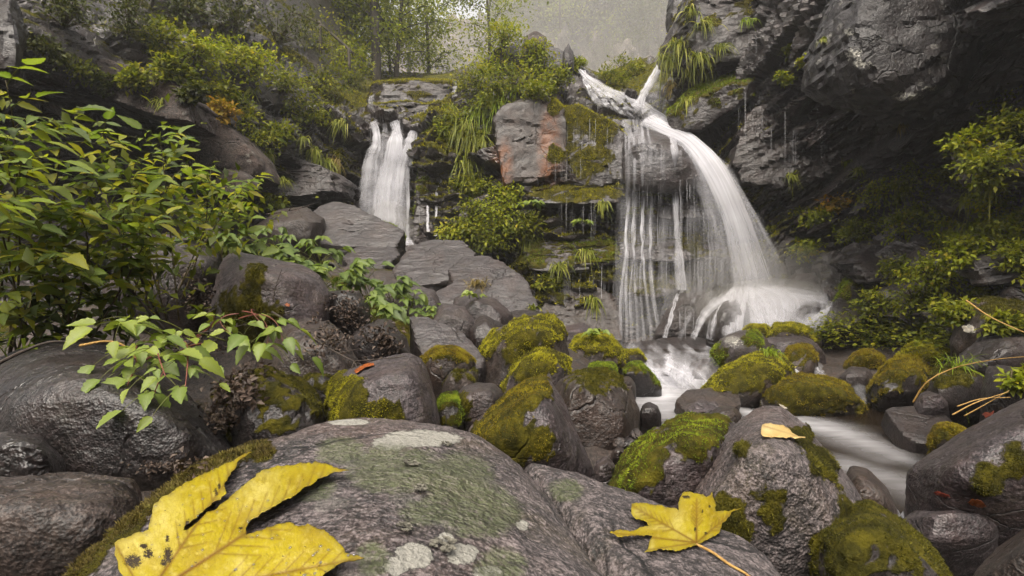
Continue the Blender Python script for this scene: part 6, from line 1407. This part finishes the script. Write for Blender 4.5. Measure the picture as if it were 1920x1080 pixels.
# wooden railing on the path at the top left
root = empty('wooden_railing', P(610, 75, 12.0), 'old wooden handrail with one post on the path at the top left', 'railing'); off = np.array(root.location)
for (a, b, r_) in (((545, 20), (600, 45), .035), ((600, 45), (662, 100), .035)):
    v, f = tube(arching(P(*a, 12.0), P(*b, 12.0), .02, 6), r_, 7); mb = MB(); mb.add(v, f); obj('rail', mb.data('rail', MAT['bark'], off), root)
for (x, y0, y1) in ((601, 40, 100), (655, 90, 130)):
    v, f = tube(arching(P(x, y1, 12.0), P(x - 1, y0, 12.0), 0, 5), .04, 7); mb = MB(); mb.add(v, f); obj('post', mb.data('post', MAT['bark'], off), root)
# ------------------------------------------------------------------ fallen leaves
def hit_many(pl): return [hit(x, y) for (x, y) in pl]

def inside(poly, x, y):
    p = np.array(poly); q = np.roll(p, -1, 0); c = np.zeros(len(x), bool)
    for (x0, y0), (x1, y1) in zip(p, q):
        if y0 == y1: continue
        m = ((y0 > y) != (y1 > y)) & (x < (x1 - x0) * (y - y0) / (y1 - y0) + x0); c ^= m
    return c
def seg_dist(p, a, b):
    a = np.array(a, float); b = np.array(b, float); ab = b - a
    t = np.clip(((p - a) @ ab) / (ab @ ab), 0, 1); return np.linalg.norm(p - (a + t[:, None] * ab), axis=1), t

def ragged(poly, step, amp, rg):
    out = []; n = len(poly)
    for i in range(n):
        a = np.array(poly[i], float); b = np.array(poly[(i + 1) % n], float); k = max(1, int(np.linalg.norm(b - a) / step))
        t = np.arange(k) / k; nn = np.array((-(b - a)[1], (b - a)[0])); nn /= np.linalg.norm(nn) + 1e-9
        for j in range(k): out.append(tuple(a + (b - a) * t[j] + nn * (rg.normal() * amp if j else 0)))
    return out

def flat_leaf(name, label, cat, group, poly, grid, mat, veins, lift, spots=(), pales=(), ground=None, stalk=None, thick=.0007, curl=(), plane_deg=2, stalkw=.0022):
    """a leaf lying on the rock: its outline, seen from the camera, laid on a smooth surface fitted to the rock below"""
    rg = np.random.default_rng(len(poly) * 7 + int(poly[0][0]))
    out = ragged(poly, grid * 1.5, grid * .36, rg)
    x0, y0 = np.min(poly, 0); x1, y1 = np.max(poly, 0)
    gx_, gy_ = np.meshgrid(np.arange(x0, x1, grid), np.arange(y0, y1, grid)); gx_ = gx_.ravel() + rg.uniform(-.2, .2, gx_.size) * grid; gy_ = gy_.ravel() + rg.uniform(-.2, .2, gy_.size) * grid
    k = inside(out, gx_, gy_); q = np.array(out); keep = []
    for a, b in zip(gx_[k], gy_[k]):
        if np.min((q[:, 0] - a) ** 2 + (q[:, 1] - b) ** 2) > (grid * .45) ** 2: keep.append((a, b))
    for (a, b, w) in veins:                          # vertices on the veins themselves
        a = np.array(a); b = np.array(b)
        for t in np.arange(0, 1, grid * .8 / max(np.linalg.norm(b - a), 1)):
            x = a + (b - a) * t
            if inside(out, x[:1], x[1:])[0] and np.min((q[:, 0] - x[0]) ** 2 + (q[:, 1] - x[1]) ** 2) > (grid * .45) ** 2: keep.append((x[0], x[1]))
    p2 = [Vector(a) for a in out] + [Vector(a) for a in keep]
    r = delaunay_2d_cdt(p2, [], [list(range(len(out)))], 1, 1e-4)
    p2 = np.array([v[:] for v in r[0]]); f = np.array([t for t in r[2] if len(t) == 3])
    cx_, cy_, sc = (x0 + x1) / 2, (y0 + y1) / 2, max(x1 - x0, y1 - y0) / 2
    A_, B_ = [], []
    for a in np.linspace(x0, x1, 12):
        for b in np.linspace(y0, min(y1, 1300), 10):
            if not inside(out, np.array([a]), np.array([b]))[0]: continue
            h = hit(a, b)
            if h and (ground is None or ground[0] < h[0][1] < ground[1]): A_.append((a, b)); B_.append(h[0][1])
    A_ = np.array(A_); B_ = np.array(B_)
    def basis(p):
        u = (p[:, 0] - cx_) / sc; v = (p[:, 1] - cy_) / sc
        c = [np.ones_like(u), u, v]
        if plane_deg > 1: c += [u * u, u * v, v * v]
        return np.stack(c, 1)
    co, *_ = np.linalg.lstsq(basis(A_), 1 / B_, rcond=None)
    rat = B_ * (basis(A_) @ co)                     # bring the fitted surface just in front of the bumps of the rock
    co = co / max(.94, np.percentile(rat, 1.5))
    Yv = 1 / (basis(p2) @ co)
    v = np.stack(((p2[:, 0] - 960) / F * Yv, Yv, CAMZ - (p2[:, 1] - 540) / F * Yv), 1)
    vein = np.zeros(len(p2)); dist_main = np.full(len(p2), 1e9)
    for (a, b, w) in veins:
        d, t = seg_dist(p2, a, b); vein = np.maximum(vein, min(1, .3 + .5 * w / veins[0][2]) * np.exp(-(d / (w * 1.2 + .5)) ** 2) * (1 - .4 * t))
        if w > veins[0][2] * .7: dist_main = np.minimum(dist_main, d)
    spot = np.zeros(len(p2)); pale = np.zeros(len(p2))
    for (a, b, rx, ry) in spots: spot = np.maximum(spot, np.exp(-(((p2[:, 0] - a) / rx) ** 2 + ((p2[:, 1] - b) / ry) ** 2) ** 2))
    for (a, b, rx, ry) in pales: pale = np.maximum(pale, np.exp(-(((p2[:, 0] - a) / rx) ** 2 + ((p2[:, 1] - b) / ry) ** 2)))
    oo = np.array(out); rim = np.exp(-np.array([np.min((oo[:, 0] - a) ** 2 + (oo[:, 1] - b) ** 2) for a, b in p2]) / (grid * 2.2) ** 2)
    upv = np.array((0, -.45, 1.0)); upv /= np.linalg.norm(upv)
    lf = np.full(len(p2), lift) + .10 * lift * np.minimum(dist_main / 12.0, 3.0) + fbm(np.stack((p2[:, 0] / sc * 2.5, p2[:, 1] / sc * 2.5, 0 * Yv), 1), 3) * lift * .8 - vein * lift * .04
    for (a, b, rad, amt) in curl: lf += amt * np.exp(-((p2[:, 0] - a) ** 2 + (p2[:, 1] - b) ** 2) / rad ** 2)
    # lift towards the viewer's side of the leaf without moving its outline
    eye = np.array((0, 0, CAMZ)) - v; dist = np.linalg.norm(eye, axis=1)[:, None]; eye /= dist
    v = v + eye * (lf / np.maximum((eye @ upv), .25))[:, None]
    org = v.mean(0); root_loc = org
    o = obj(name, mesh_data(name, v - org, f, mat, {'vein': vein, 'spot': spot, 'pale': pale, 'rim': rim, 'fx': (p2[:, 0] - cx_) / sc, 'fy': (p2[:, 1] - cy_) / sc}), None, org)
    so_ = o.modifiers.new('thickness', 'SOLIDIFY'); so_.thickness = thick; so_.offset = -1
    tag(o, label, cat, group)
    if stalk is not None:
        path = []
        for (a, b, e) in stalk:
            h = hit(a, b)
            path.append((h[0] + np.array((0, -.2, .8)) * e) if h else P(a, b, .6))
        path[0] = v[np.argmin((p2[:, 0] - stalk[0][0]) ** 2 + (p2[:, 1] - stalk[0][1]) ** 2)]
        tv, tf = tube(catmull(path, 14), np.linspace(stalkw, stalkw * .8, 14), 7); mb = MB(); mb.add(tv, tf)
        obj('stalk', mb.data('stalk', MAT['stalk'], org), o)
    return o

def fallen_mat(name, base, deep, pale, spotc, veinc, trans=.25, rough=.32):
    m = M(name); co = m.n('CombineXYZ', {0: m.attr('fx'), 1: m.attr('fy'), 2: 0.0})
    n1 = m.noise(co, 2.6, 5, .6); n2 = m.noise(co, 16, 6, .7); n3 = m.noise(co, 60, 3, .6)
    cellv = m.n('TexVoronoi', {'Vector': co, 'Scale': 34.0}, feature='DISTANCE_TO_EDGE').outputs[0]
    col = m.mix(m.ramp(n1, .35, .7), base, deep)
    col = m.mix(m.math('MULTIPLY', m.ramp(n2, .48, .7), .55), col, pale)
    col = m.mix(m.math('MULTIPLY', m.attr('pale'), m.ramp(n2, .25, .6)), col, pale)
    net = m.ramp(cellv, .05, .0)
    col = m.mix(m.math('MULTIPLY', net, .4), col, m.mix(.5, deep, veinc))
    col = m.mix(m.math('MULTIPLY', m.attr('vein'), 1.25, clamp=True), col, veinc)
    col = m.mix(m.math('MULTIPLY', m.attr('rim'), m.math('MULTIPLY', m.ramp(n2, .4, .65), .75)), col, m.mix(.6, deep, spotc))
    old = m.ramp(m.noise(co, 5.5, 6, .7), .54, .70)
    col = m.mix(m.math('MULTIPLY', old, .45), col, m.mix(.45, deep, spotc))
    spn = m.math('ADD', m.attr('spot'), m.math('MULTIPLY', m.math('SUBTRACT', m.noise(co, 48, 6, .8), .5), 4.0))
    sp = m.ramp(spn, .55, .75)
    col = m.mix(m.math('MULTIPLY', m.math('MULTIPLY', m.ramp(spn, .2, .7), m.ramp(m.attr('spot'), .02, .2)), .7), col, m.mix(.5, deep, spotc))
    sp = m.math('MULTIPLY', sp, m.ramp(m.attr('spot'), .02, .2))
    fl = m.math('MULTIPLY', m.ramp(m.noise(co, 24, 2, .5), .70, .76), .8)
    sp = m.math('MAXIMUM', sp, fl)
    col = m.mix(sp, col, spotc)
    h = m.math('ADD', m.math('MULTIPLY', n3, .25), m.math('MULTIPLY', net, -.25)); h = m.math('SUBTRACT', h, m.math('MULTIPLY', m.attr('vein'), .45))
    bp = m.n('Bump', {'Height': h, 'Strength': .5, 'Distance': .002})
    bs = m.n('BsdfPrincipled', {'Base Color': col, 'Roughness': m.math('ADD', rough, m.math('MULTIPLY', n2, .25)), 'Specular IOR Level': .45, 'Normal': bp})
    tl = m.n('BsdfTranslucent', {'Color': col}); mx = m.n('MixShader', {0: trans, 1: bs.outputs[0], 2: tl.outputs[0]})
    m.set(m.out.inputs[0], mx.outputs[0]); return m.m
MAT['maple'] = fallen_mat('yellow maple leaf', (.33, .265, .007), (.25, .18, .004), (.44, .37, .09), (.025, .014, .006), (.13, .058, .004))
MAT['beige'] = fallen_mat('beige leaf', (.56, .43, .17), (.50, .33, .12), (.66, .55, .30), (.25, .14, .05), (.32, .22, .09))
MAT['red'] = fallen_mat('red leaf', (.30, .045, .02), (.22, .03, .015), (.4, .12, .05), (.06, .02, .01), (.15, .03, .02))
MAT['orange_leaf'] = fallen_mat('orange leaf', (.40, .11, .012), (.28, .06, .01), (.5, .2, .04), (.08, .03, .01), (.2, .05, .01))
MAT['white_leaf'] = fallen_mat('pale leaf', (.6, .56, .48), (.5, .45, .38), (.7, .68, .6), (.3, .25, .2), (.4, .35, .28))
MAT['stalk'] = plain_mat('leaf stalk', (.24, .13, .035), (.40, .25, .075), 90, .6, .6)

# px of the zoom (180..720, 800..1080 at 3.556) turned back to the photograph
Z7 = lambda x, y: (180 + x / 3.5556, 800 + y / 3.5556)
big = [Z7(*p) for p in ((1040, 172), (985, 182), (950, 205), (860, 245), (760, 300), (690, 325), (600, 370), (520, 430), (440, 470), (385, 520), (368, 600), (350, 690), (270, 710), (180, 745), (122, 780), (125, 860), (150, 950), (190, 1010),
       (170, 1100), (200, 1200), (300, 1290), (420, 1340), (560, 1330), (700, 1260), (860, 1240), (1050, 1200), (1200, 1130), (1350, 1080), (1480, 1020), (1555, 965), (1600, 930), (1660, 905), (1740, 890), (1790, 878), (1720, 860), (1660, 845), (1640, 800), (1590, 750), (1520, 690), (1430, 660), (1330, 662), (1310, 645), (1220, 650),
       (1110, 690), (1000, 725), (1010, 660), (1060, 610), (1140, 560), (1230, 510), (1330, 460), (1410, 400), (1500, 345), (1580, 308), (1640, 300), (1688, 293), (1620, 285), (1550, 255), (1480, 240), (1380, 245), (1270, 258), (1170, 275), (1090, 310), (1010, 370), (940, 430), (880, 490), (840, 515), (790, 560), (760, 568), (740, 570), (690, 625), (640, 670), (585, 695), (590, 665), (650, 620), (720, 560), (790, 500), (830, 492), (838, 470), (870, 448), (855, 400), (880, 340), (930, 280), (955, 225), (980, 210))]
base7 = Z7(330, 1150)
bv = [(base7, Z7(985, 200), 2.2), (base7, Z7(1650, 292), 2.6), (base7, Z7(1770, 880), 2.4), (base7, Z7(140, 800), 2.0), (base7, Z7(1300, 1130), 1.8)]
def lat_veins(a, b, k, ang, l0, w, both=True):
    a = np.array(a); b = np.array(b); d = b - a; L = np.linalg.norm(d); d /= L; out = []
    for i in range(k):
        t = .35 + .58 * i / k; p = a + d * L * t
        for s in ((1, -1) if both else (1,)):
            c, q = math.cos(ang * s), math.sin(ang * s); e = np.array((d[0] * c - d[1] * q, d[0] * q + d[1] * c))
            out.append((tuple(p), tuple(p + e * l0 * L * (1 - .75 * (t - .3))), w))
    return out
bv += lat_veins(base7, Z7(985, 200), 7, .75, .17, 1.0) + lat_veins(base7, Z7(1650, 292), 9, .62, .20, 1.0) + lat_veins(base7, Z7(1770, 880), 8, .62, .18, 1.0)
big_leaf = flat_leaf('maple_leaf', 'large wet yellow maple leaf with brown blotches on the foreground boulder', 'fallen leaf', 'yellow maple leaves on the foreground boulder', big, 3.4, MAT['maple'], bv, .012,
    spots=[(*Z7(250, 900), 18, 14), (*Z7(350, 850), 10, 10), (*Z7(480, 860), 9, 18), (*Z7(455, 910), 8, 8), (*Z7(320, 800), 9, 6), (*Z7(475, 750), 4, 8), (*Z7(610, 660), 5, 12), (*Z7(965, 680), 6, 3), (*Z7(800, 440), 4, 8), (*Z7(820, 400), 3, 6)],
    pales=[(*Z7(420, 600), 40, 55), (*Z7(300, 780), 50, 35), (*Z7(1070, 420), 40, 40), (*Z7(960, 910), 12, 14)], ground=(.3, 1.2), curl=[(*Z7(1000, 190), 30, .012), (*Z7(860, 440), 40, .008), (*Z7(1650, 290), 45, .006), (*Z7(1300, 650), 60, .008), (*Z7(130, 830), 40, .010), (*Z7(1790, 880), 30, -.004)])
# rain drops standing on the big leaf
_m = M('water drop'); _a = _m.n('BsdfPrincipled', {'Base Color': (.9, .9, .9), 'Roughness': .03, 'Transmission Weight': .9, 'IOR': 1.33}); _m.set(_m.out.inputs[0], _a.outputs[0])
mb = MB(); rg = np.random.default_rng(12); d_, q_ = cube_sphere(3); _vv = np.array([v.co[:] for v in big_leaf.data.vertices])
for k in rg.choice(len(_vv), 90):
    r_ = rg.uniform(.0006, .0019); c = _vv[k] + rg.normal(size=3) * .004 * np.array((1, .3, 0))
    near = _vv[np.argmin(((_vv - c) ** 2).sum(1))]
    mb.add(d_ * r_ * np.array((1, 1, .6)) + near + np.array((0, -.0004, .0006)), q_)
o = obj('water_drops', mb.data('water_drops', _m.m), big_leaf); o['kind'] = 'stuff'
Z8 = lambda x, y: (1120 + x / 6.0, 900 + y / 6.0)
small = [Z8(*p) for p in ((1110, 735), (1010, 770), (900, 800), (790, 795), (700, 775), (620, 805), (530, 820), (575, 760), (590, 690), (618, 628), (500, 625), (380, 630), (240, 645), (190, 610), (140, 595), (215, 568), (320, 568), (400, 575), (470, 540), (585, 520),
       (560, 480), (510, 455), (440, 445), (400, 405), (380, 370), (385, 300), (385, 268), (460, 265), (530, 262), (570, 265), (640, 285), (720, 285), (770, 312), (840, 315), (890, 320), (912, 350), (912, 280), (925, 220), (960, 150), (1020, 132), (1100, 150), (1190, 160), (1228, 195), (1255, 180), (1292, 132),
       (1300, 190), (1330, 270), (1330, 355), (1420, 350), (1500, 345), (1560, 330), (1628, 312), (1560, 345), (1510, 365), (1490, 410), (1450, 460), (1400, 510), (1380, 580), (1330, 630), (1260, 660), (1200, 690), (1150, 720))]
bs_ = Z8(1115, 710)
sv_ = [(bs_, Z8(1118, 220), 1.6), (bs_, Z8(400, 300), 1.4), (bs_, Z8(180, 600), 1.3), (bs_, Z8(1560, 335), 1.3), (bs_, Z8(590, 790), 1.1)]
sv_ += lat_veins(bs_, Z8(1118, 220), 7, .7, .22, .8) + lat_veins(bs_, Z8(400, 300), 7, .6, .16, .8) + lat_veins(bs_, Z8(1560, 335), 6, .6, .18, .8)
small_leaf = flat_leaf('maple_leaf', 'small yellow maple leaf with a long orange stalk on the foreground boulder', 'fallen leaf', 'yellow maple leaves on the foreground boulder', small, 2.2, MAT['maple'], sv_, .010,
    spots=[(*Z8(1000, 195), 9, 3.5), (*Z8(1100, 560), 3, 5), (*Z8(1220, 605), 4, 3), (*Z8(1260, 300), 3, 3), (*Z8(1180, 360), 2, 5)], pales=[(*Z8(900, 480), 12, 30), (*Z8(480, 370), 16, 9), (*Z8(720, 540), 30, 4), (*Z8(610, 740), 5, 12), (*Z8(1010, 640), 10, 6)],
    ground=(.5, 1.0), stalk=[(*Z8(1110, 720), .01), (*Z8(1300, 850), .006), (*Z8(1480, 970), .004), (*Z8(1700, 1100), .004), (1425, 1110, .003)], curl=[(*Z8(1120, 170), 40, .03), (*Z8(1300, 160), 20, .012), (*Z8(400, 320), 30, .02), (*Z8(1600, 320), 20, .01), (*Z8(150, 590), 20, -.004)], plane_deg=1, thick=.0006)
Z4 = lambda x, y: (1400 + x / 3.177, 520 + y / 3.177)
flat_leaf('fallen_leaf', 'small beige pointed leaf lying on top of the tall rounded boulder', 'fallen leaf', None, [Z4(*p) for p in ((86, 915), (92, 880), (110, 872), (160, 876), (215, 880), (250, 900), (285, 935), (310, 948), (350, 950), (350, 958), (310, 958), (270, 954), (200, 955), (130, 952), (95, 945))], 3.2, MAT['beige'],
          [(Z4(95, 885), Z4(330, 955), 1.0)], .006, ground=(.9, 1.8), plane_deg=1, curl=[(*Z4(90, 915), 14, .006), (*Z4(340, 955), 10, .008)], pales=[(*Z4(120, 900), 12, 8)])
flat_leaf('fallen_leaf', 'white leaf stuck on the back slope of the tall rounded boulder', 'fallen leaf', None, [Z4(*p) for p in ((188, 752), (210, 755), (240, 775), (243, 784), (225, 780), (200, 765))], 2.5, MAT['white_leaf'], [(Z4(190, 753), Z4(240, 782), .7)], .004, plane_deg=1)
flat_leaf('fallen_leaf', 'pale folded leaf on the face of the large moss stained boulder', 'fallen leaf', None, [(1803, 612), (1812, 611), (1815, 615), (1825, 612), (1826, 618), (1815, 624), (1807, 621)], 2.0, MAT['white_leaf'], [((1803, 614), (1825, 616), .7)], .01, plane_deg=1)
flat_leaf('fallen_leaf', 'red leaf at the top edge of the massive purplish boulder', 'fallen leaf', None, [(1841, 778), (1848, 773), (1858, 774), (1864, 770), (1860, 780), (1848, 784)], 2.2, MAT['red'], [((1842, 779), (1862, 774), .7)], .006, plane_deg=1)
flat_leaf('fallen_leaf', 'orange leaf in the water under the massive purplish boulder', 'fallen leaf', None, [(1814, 942), (1825, 935), (1840, 938), (1850, 950), (1838, 952), (1822, 948)], 2.5, MAT['orange_leaf'], [((1815, 942), (1848, 950), .8)], .006, plane_deg=1)
flat_leaf('fallen_leaf', 'pinkish leaf at the water line left of the orange one', 'fallen leaf', None, [(1750, 924), (1760, 921), (1775, 927), (1786, 934), (1770, 932), (1756, 929)], 2.5, MAT['red'], [((1751, 924), (1784, 933), .7)], .006, plane_deg=1)
flat_leaf('fallen_leaf', 'small red leaf on the smooth blue grey boulder', 'fallen leaf', None, [(533, 571), (538, 568), (543, 570), (542, 575), (536, 574)], 1.6, MAT['orange_leaf'], [((533, 571), (543, 572), .6)], .006, plane_deg=1)
flat_leaf('fallen_leaf', 'curled red brown leaf on the upper edge of the yellow mossed boulder', 'fallen leaf', None, [(664, 695), (672, 690), (685, 682), (700, 680), (702, 685), (688, 688), (675, 695), (667, 700)], 2.4, MAT['orange_leaf'], [((665, 697), (700, 682), .7)], .015, plane_deg=1)

# pale lichen rosettes with raised lobes on the foreground boulder
MAT['rosette'] = plain_mat('grey lichen lobes', (.05, .046, .038), (.16, .15, .12), 120, .9, .6)
def rosette(label, px, py, r, seed):
    rg = np.random.default_rng(seed); h = hit(px, py)
    if not h: return
    p, nn = h; R_ = r / F * p[1]; mb = MB(); t1 = np.cross(nn, (1, 0, .2)); t1 /= np.linalg.norm(t1); t2 = np.cross(nn, t1)
    for k in range(26):
        a = rg.uniform(0, 6.28); q = R_ * math.sqrt(rg.random()); c = p + t1 * math.cos(a) * q + t2 * math.sin(a) * q + nn * .002
        s = R_ * rg.uniform(.18, .34); m_ = 9; an = np.linspace(0, 2 * math.pi, m_, endpoint=False); rr = s * (1 + .25 * rg.normal(size=m_)); cup = rg.uniform(.05, .3)
        ring = c + (t1[None] * np.cos(an)[:, None] + t2[None] * np.sin(an)[:, None]) * rr[:, None] + nn * (cup * s + .003)
        v = np.concatenate((ring, [c + nn * .001])); f = np.stack((np.arange(m_), (np.arange(m_) + 1) % m_, np.full(m_, m_)), 1); mb.add(v, f)
    tag(obj('lichen_rosette', mb.data('lichen_rosette', MAT['rosette'], p), None, p), label, 'lichen', 'lichen rosettes on the foreground boulder')
rosette('largest crinkled lichen rosette between the two white crusts', 832, 1028, 24, 1)
rosette('small crinkled lichen rosette in the middle of the foreground boulder', 787, 921, 13, 2)
rosette('dark crinkled lichen below the middle of the foreground boulder', 755, 995, 15, 3)
rosette('flat lichen rosette under the big white crust', 770, 873, 14, 4)
rosette('lichen rosette at the right foot of the big white crust', 836, 836, 9, 5)

# ------------------------------------------------------------------ dead leaf heaps, twigs, reeds
def heap(label, px, py, rx, ry, n, size, Y=None, mat='dead', name='leaf_litter', seed=1):
    rg = np.random.default_rng(seed); mb = MB(); pos = []
    for k in range(60):
        h = hit(px + rg.normal() * rx * .6, py + rg.normal() * ry * .6)
        if h: pos.append(h[0])
    pos = np.array(pos); med = np.median(pos[:, 1]); pos = pos[np.abs(pos[:, 1] - med) < .6]
    pk = pos[rg.integers(len(pos), size=n)] + rg.normal(size=(n, 3)) * size * .5 + np.array((0, -.02, .02))
    leaf_cloud(mb, pk, rg.normal(size=(n, 3)), rg.normal(size=(n, 3)) + np.array((0, -.5, .8)), size * rg.uniform(.5, 1.2, n), np.clip(rg.normal(.45, .25, n), 0, 1), w=.55, fold=.5)
    return tag(obj(name, mb.data(name, MAT[mat])), label, 'dead leaves', kind='stuff')
heap('clump of curled dead brown leaves below the bright bramble shoot', 450, 735, 40, 45, 520, .028, seed=1)
heap('small heap of dead leaves beside the drooping spray', 415, 795, 26, 18, 280, .024, seed=2)
heap('dead leaves matted over the stone right of the blue grey boulder', 655, 590, 36, 26, 420, .03, seed=3)
heap('dead leaves scattered along the leaning dark boulder', 630, 640, 44, 30, 260, .028, seed=4)
heap('dead leaves and twigs under the bramble sprays', 370, 650, 60, 30, 300, .028, seed=5)
heap('dead brown leaves under the dark grey boulder', 380, 560, 30, 30, 420, .034, seed=6)
heap('dead leaves between the low dark stones', 720, 640, 40, 30, 260, .032, seed=7)
heap('dry moss threads on the left edge of the foreground boulder', 330, 885, 60, 8, 160, .012, seed=8, mat='dead')

def twig(label, pts, r0, mat='twig', name='twig', cat='twig', group=None, branches=0, seed=1):
    rg = np.random.default_rng(seed); path = catmull([P(*p) for p in pts], 24); off = path[0]
    mb = MB(); v, f = tube(path, np.linspace(r0, r0 * .4, 24), 6); mb.add(v, f)
    for k in range(branches):
        i = int(rg.integers(6, 22)); d = path[i] - path[i - 1]; d /= np.linalg.norm(d); e = path[i] + (d + rg.normal(size=3) * .7) * np.linalg.norm(path[-1] - path[0]) * .16
        v, f = tube(arching(path[i], e, 0, 6), np.linspace(r0 * .5, r0 * .25, 6), 5); mb.add(v, f)
    return tag(obj(name, mb.data(name, MAT[mat], off), None, off), label, cat, group)
twig('thin dark upright twig in front of the smooth blue grey boulder', [(520, 610, 2.75), (512, 580, 2.75), (515, 545, 2.72), (528, 505, 2.7)], .004, branches=9, seed=3)
twig('long bare branch leaning over the leaning dark boulder', [(510, 585, 2.5), (560, 615, 2.35), (620, 655, 2.25), (680, 685, 2.2)], .006, branches=6, seed=4)
twig('thin pale twig crossing in front of the dark mossy boulder', [(370, 625, 1.9), (430, 615, 1.9), (460, 608, 1.95)], .003, branches=1, seed=5)
twig('orange root arching over the top of the black boulder', [(150, 648, 1.62), (200, 640, 1.6), (235, 650, 1.58), (258, 678, 1.55)], .005, 'stalk', seed=6)
twig('brown root creeping along the left end of the black boulder', [(-20, 690, 1.6), (40, 660, 1.6), (90, 642, 1.62), (130, 640, 1.64)], .007, seed=7)
twig('grey stick leaning in the gap at the left edge', [(-10, 830, 1.15), (15, 870, 1.12), (40, 895, 1.1), (52, 905, 1.08)], .004, seed=8)
twig('thin fallen branch at the foot of the brown ledge', [(500, 402, 7.0), (540, 395, 6.9), (580, 386, 6.9)], .012, seed=9, branches=3)
twig('dark stalk inside the thicket', [(310, 620, 2.2), (240, 540, 2.1), (170, 490, 2.0), (100, 470, 1.9), (40, 480, 1.8)], .006, seed=10)
twig('dark cane rising through the thicket', [(300, 600, 2.3), (240, 470, 2.15), (200, 380, 2.1), (170, 320, 2.1)], .006, seed=11)
RD = 'dry reed stalks on the right bank'
twig('long straw coloured stalk slanting over the large moss stained boulder', [(1812, 563, 4.0), (1850, 590, 3.9), (1890, 610, 3.8), (1950, 635, 3.6)], .007, 'grass_dry_stem' if 'grass_dry_stem' in MAT else 'stalk', 'reed', 'reed', RD, seed=12)
twig('straw stalk arching from the sedge to the right edge', [(1715, 750, 4.0), (1740, 715, 3.9), (1790, 690, 3.8), (1860, 675, 3.6), (1930, 668, 3.4)], .006, 'stalk', 'reed', 'reed', RD, seed=13)
twig('short straw stalk standing in the water under the sedge', [(1712, 755, 4.0), (1730, 725, 3.95), (1760, 700, 3.9)], .006, 'stalk', 'reed', 'reed', RD, seed=14)
twig('lowest of the dry reed stalks over the dark water', [(1786, 778, 3.0), (1830, 755, 2.95), (1890, 735, 2.9)], .005, 'stalk', 'reed', 'reed', RD, seed=15)
twig('upper dry reed stalk over the dark water', [(1795, 762, 3.0), (1840, 748, 2.95), (1895, 745, 2.9)], .004, 'stalk', 'reed', 'reed', RD, seed=16)
twig('crossing dry reed stalk over the dark water', [(1808, 780, 3.0), (1850, 757, 2.95), (1893, 732, 2.9)], .004, 'stalk', 'reed', 'reed', RD, seed=17)

# loose pebbles between the stones
mb = MB(); rg = np.random.default_rng(91); d_, q_ = cube_sphere(3)
for k in range(200):
    if k < 140: continue
    x, y = (rg.uniform(1100, 1330), rg.uniform(740, 930)) if k < 140 else (rg.uniform(560, 1060), rg.uniform(620, 870)) if k < 165 else (rg.uniform(1120, 1240), rg.uniform(780, 920)) 
    h = hit(x, y)
    if not h or h[1][2] < .55 or h[0][2] > .3: continue
    s = rg.uniform(.012, .045) * (1.0 if k < 420 else 2.0); v = d_ * s * rg.uniform(.6, 1.2, 3) + fbm(d_ * 1.5 + k, 2)[:, None] * d_ * s * .5
    mb.add(v + h[0] + np.array((0, 0, s * .2)), q_)
if mb.n: tag(obj('pebbles', mb.data('pebbles', MAT['brown'])), 'small pebbles lying between the boulders', 'pebbles', kind='stuff')

# ------------------------------------------------------------------ the misty air of the gorge
m = M('haze'); vp = m.n('VolumePrincipled', {'Color': (.93, .93, .95), 'Density': .0022, 'Anisotropy': .25})
m.set(m.out.inputs['Volume'], vp.outputs[0])
lo, hi = np.array((-74., -40., -4.6)), np.array((74., 90., 71.))
hv = np.array([(x, y, z) for x in (lo[0], hi[0]) for y in (lo[1], hi[1]) for z in (lo[2], hi[2])])
hq = np.array([(0, 1, 3, 2), (4, 6, 7, 5), (0, 4, 5, 1), (2, 3, 7, 6), (0, 2, 6, 4), (1, 5, 7, 3)])
o = obj('haze', mesh_data('haze', hv, hq, m.m, smooth=False)); o['kind'] = 'stuff'
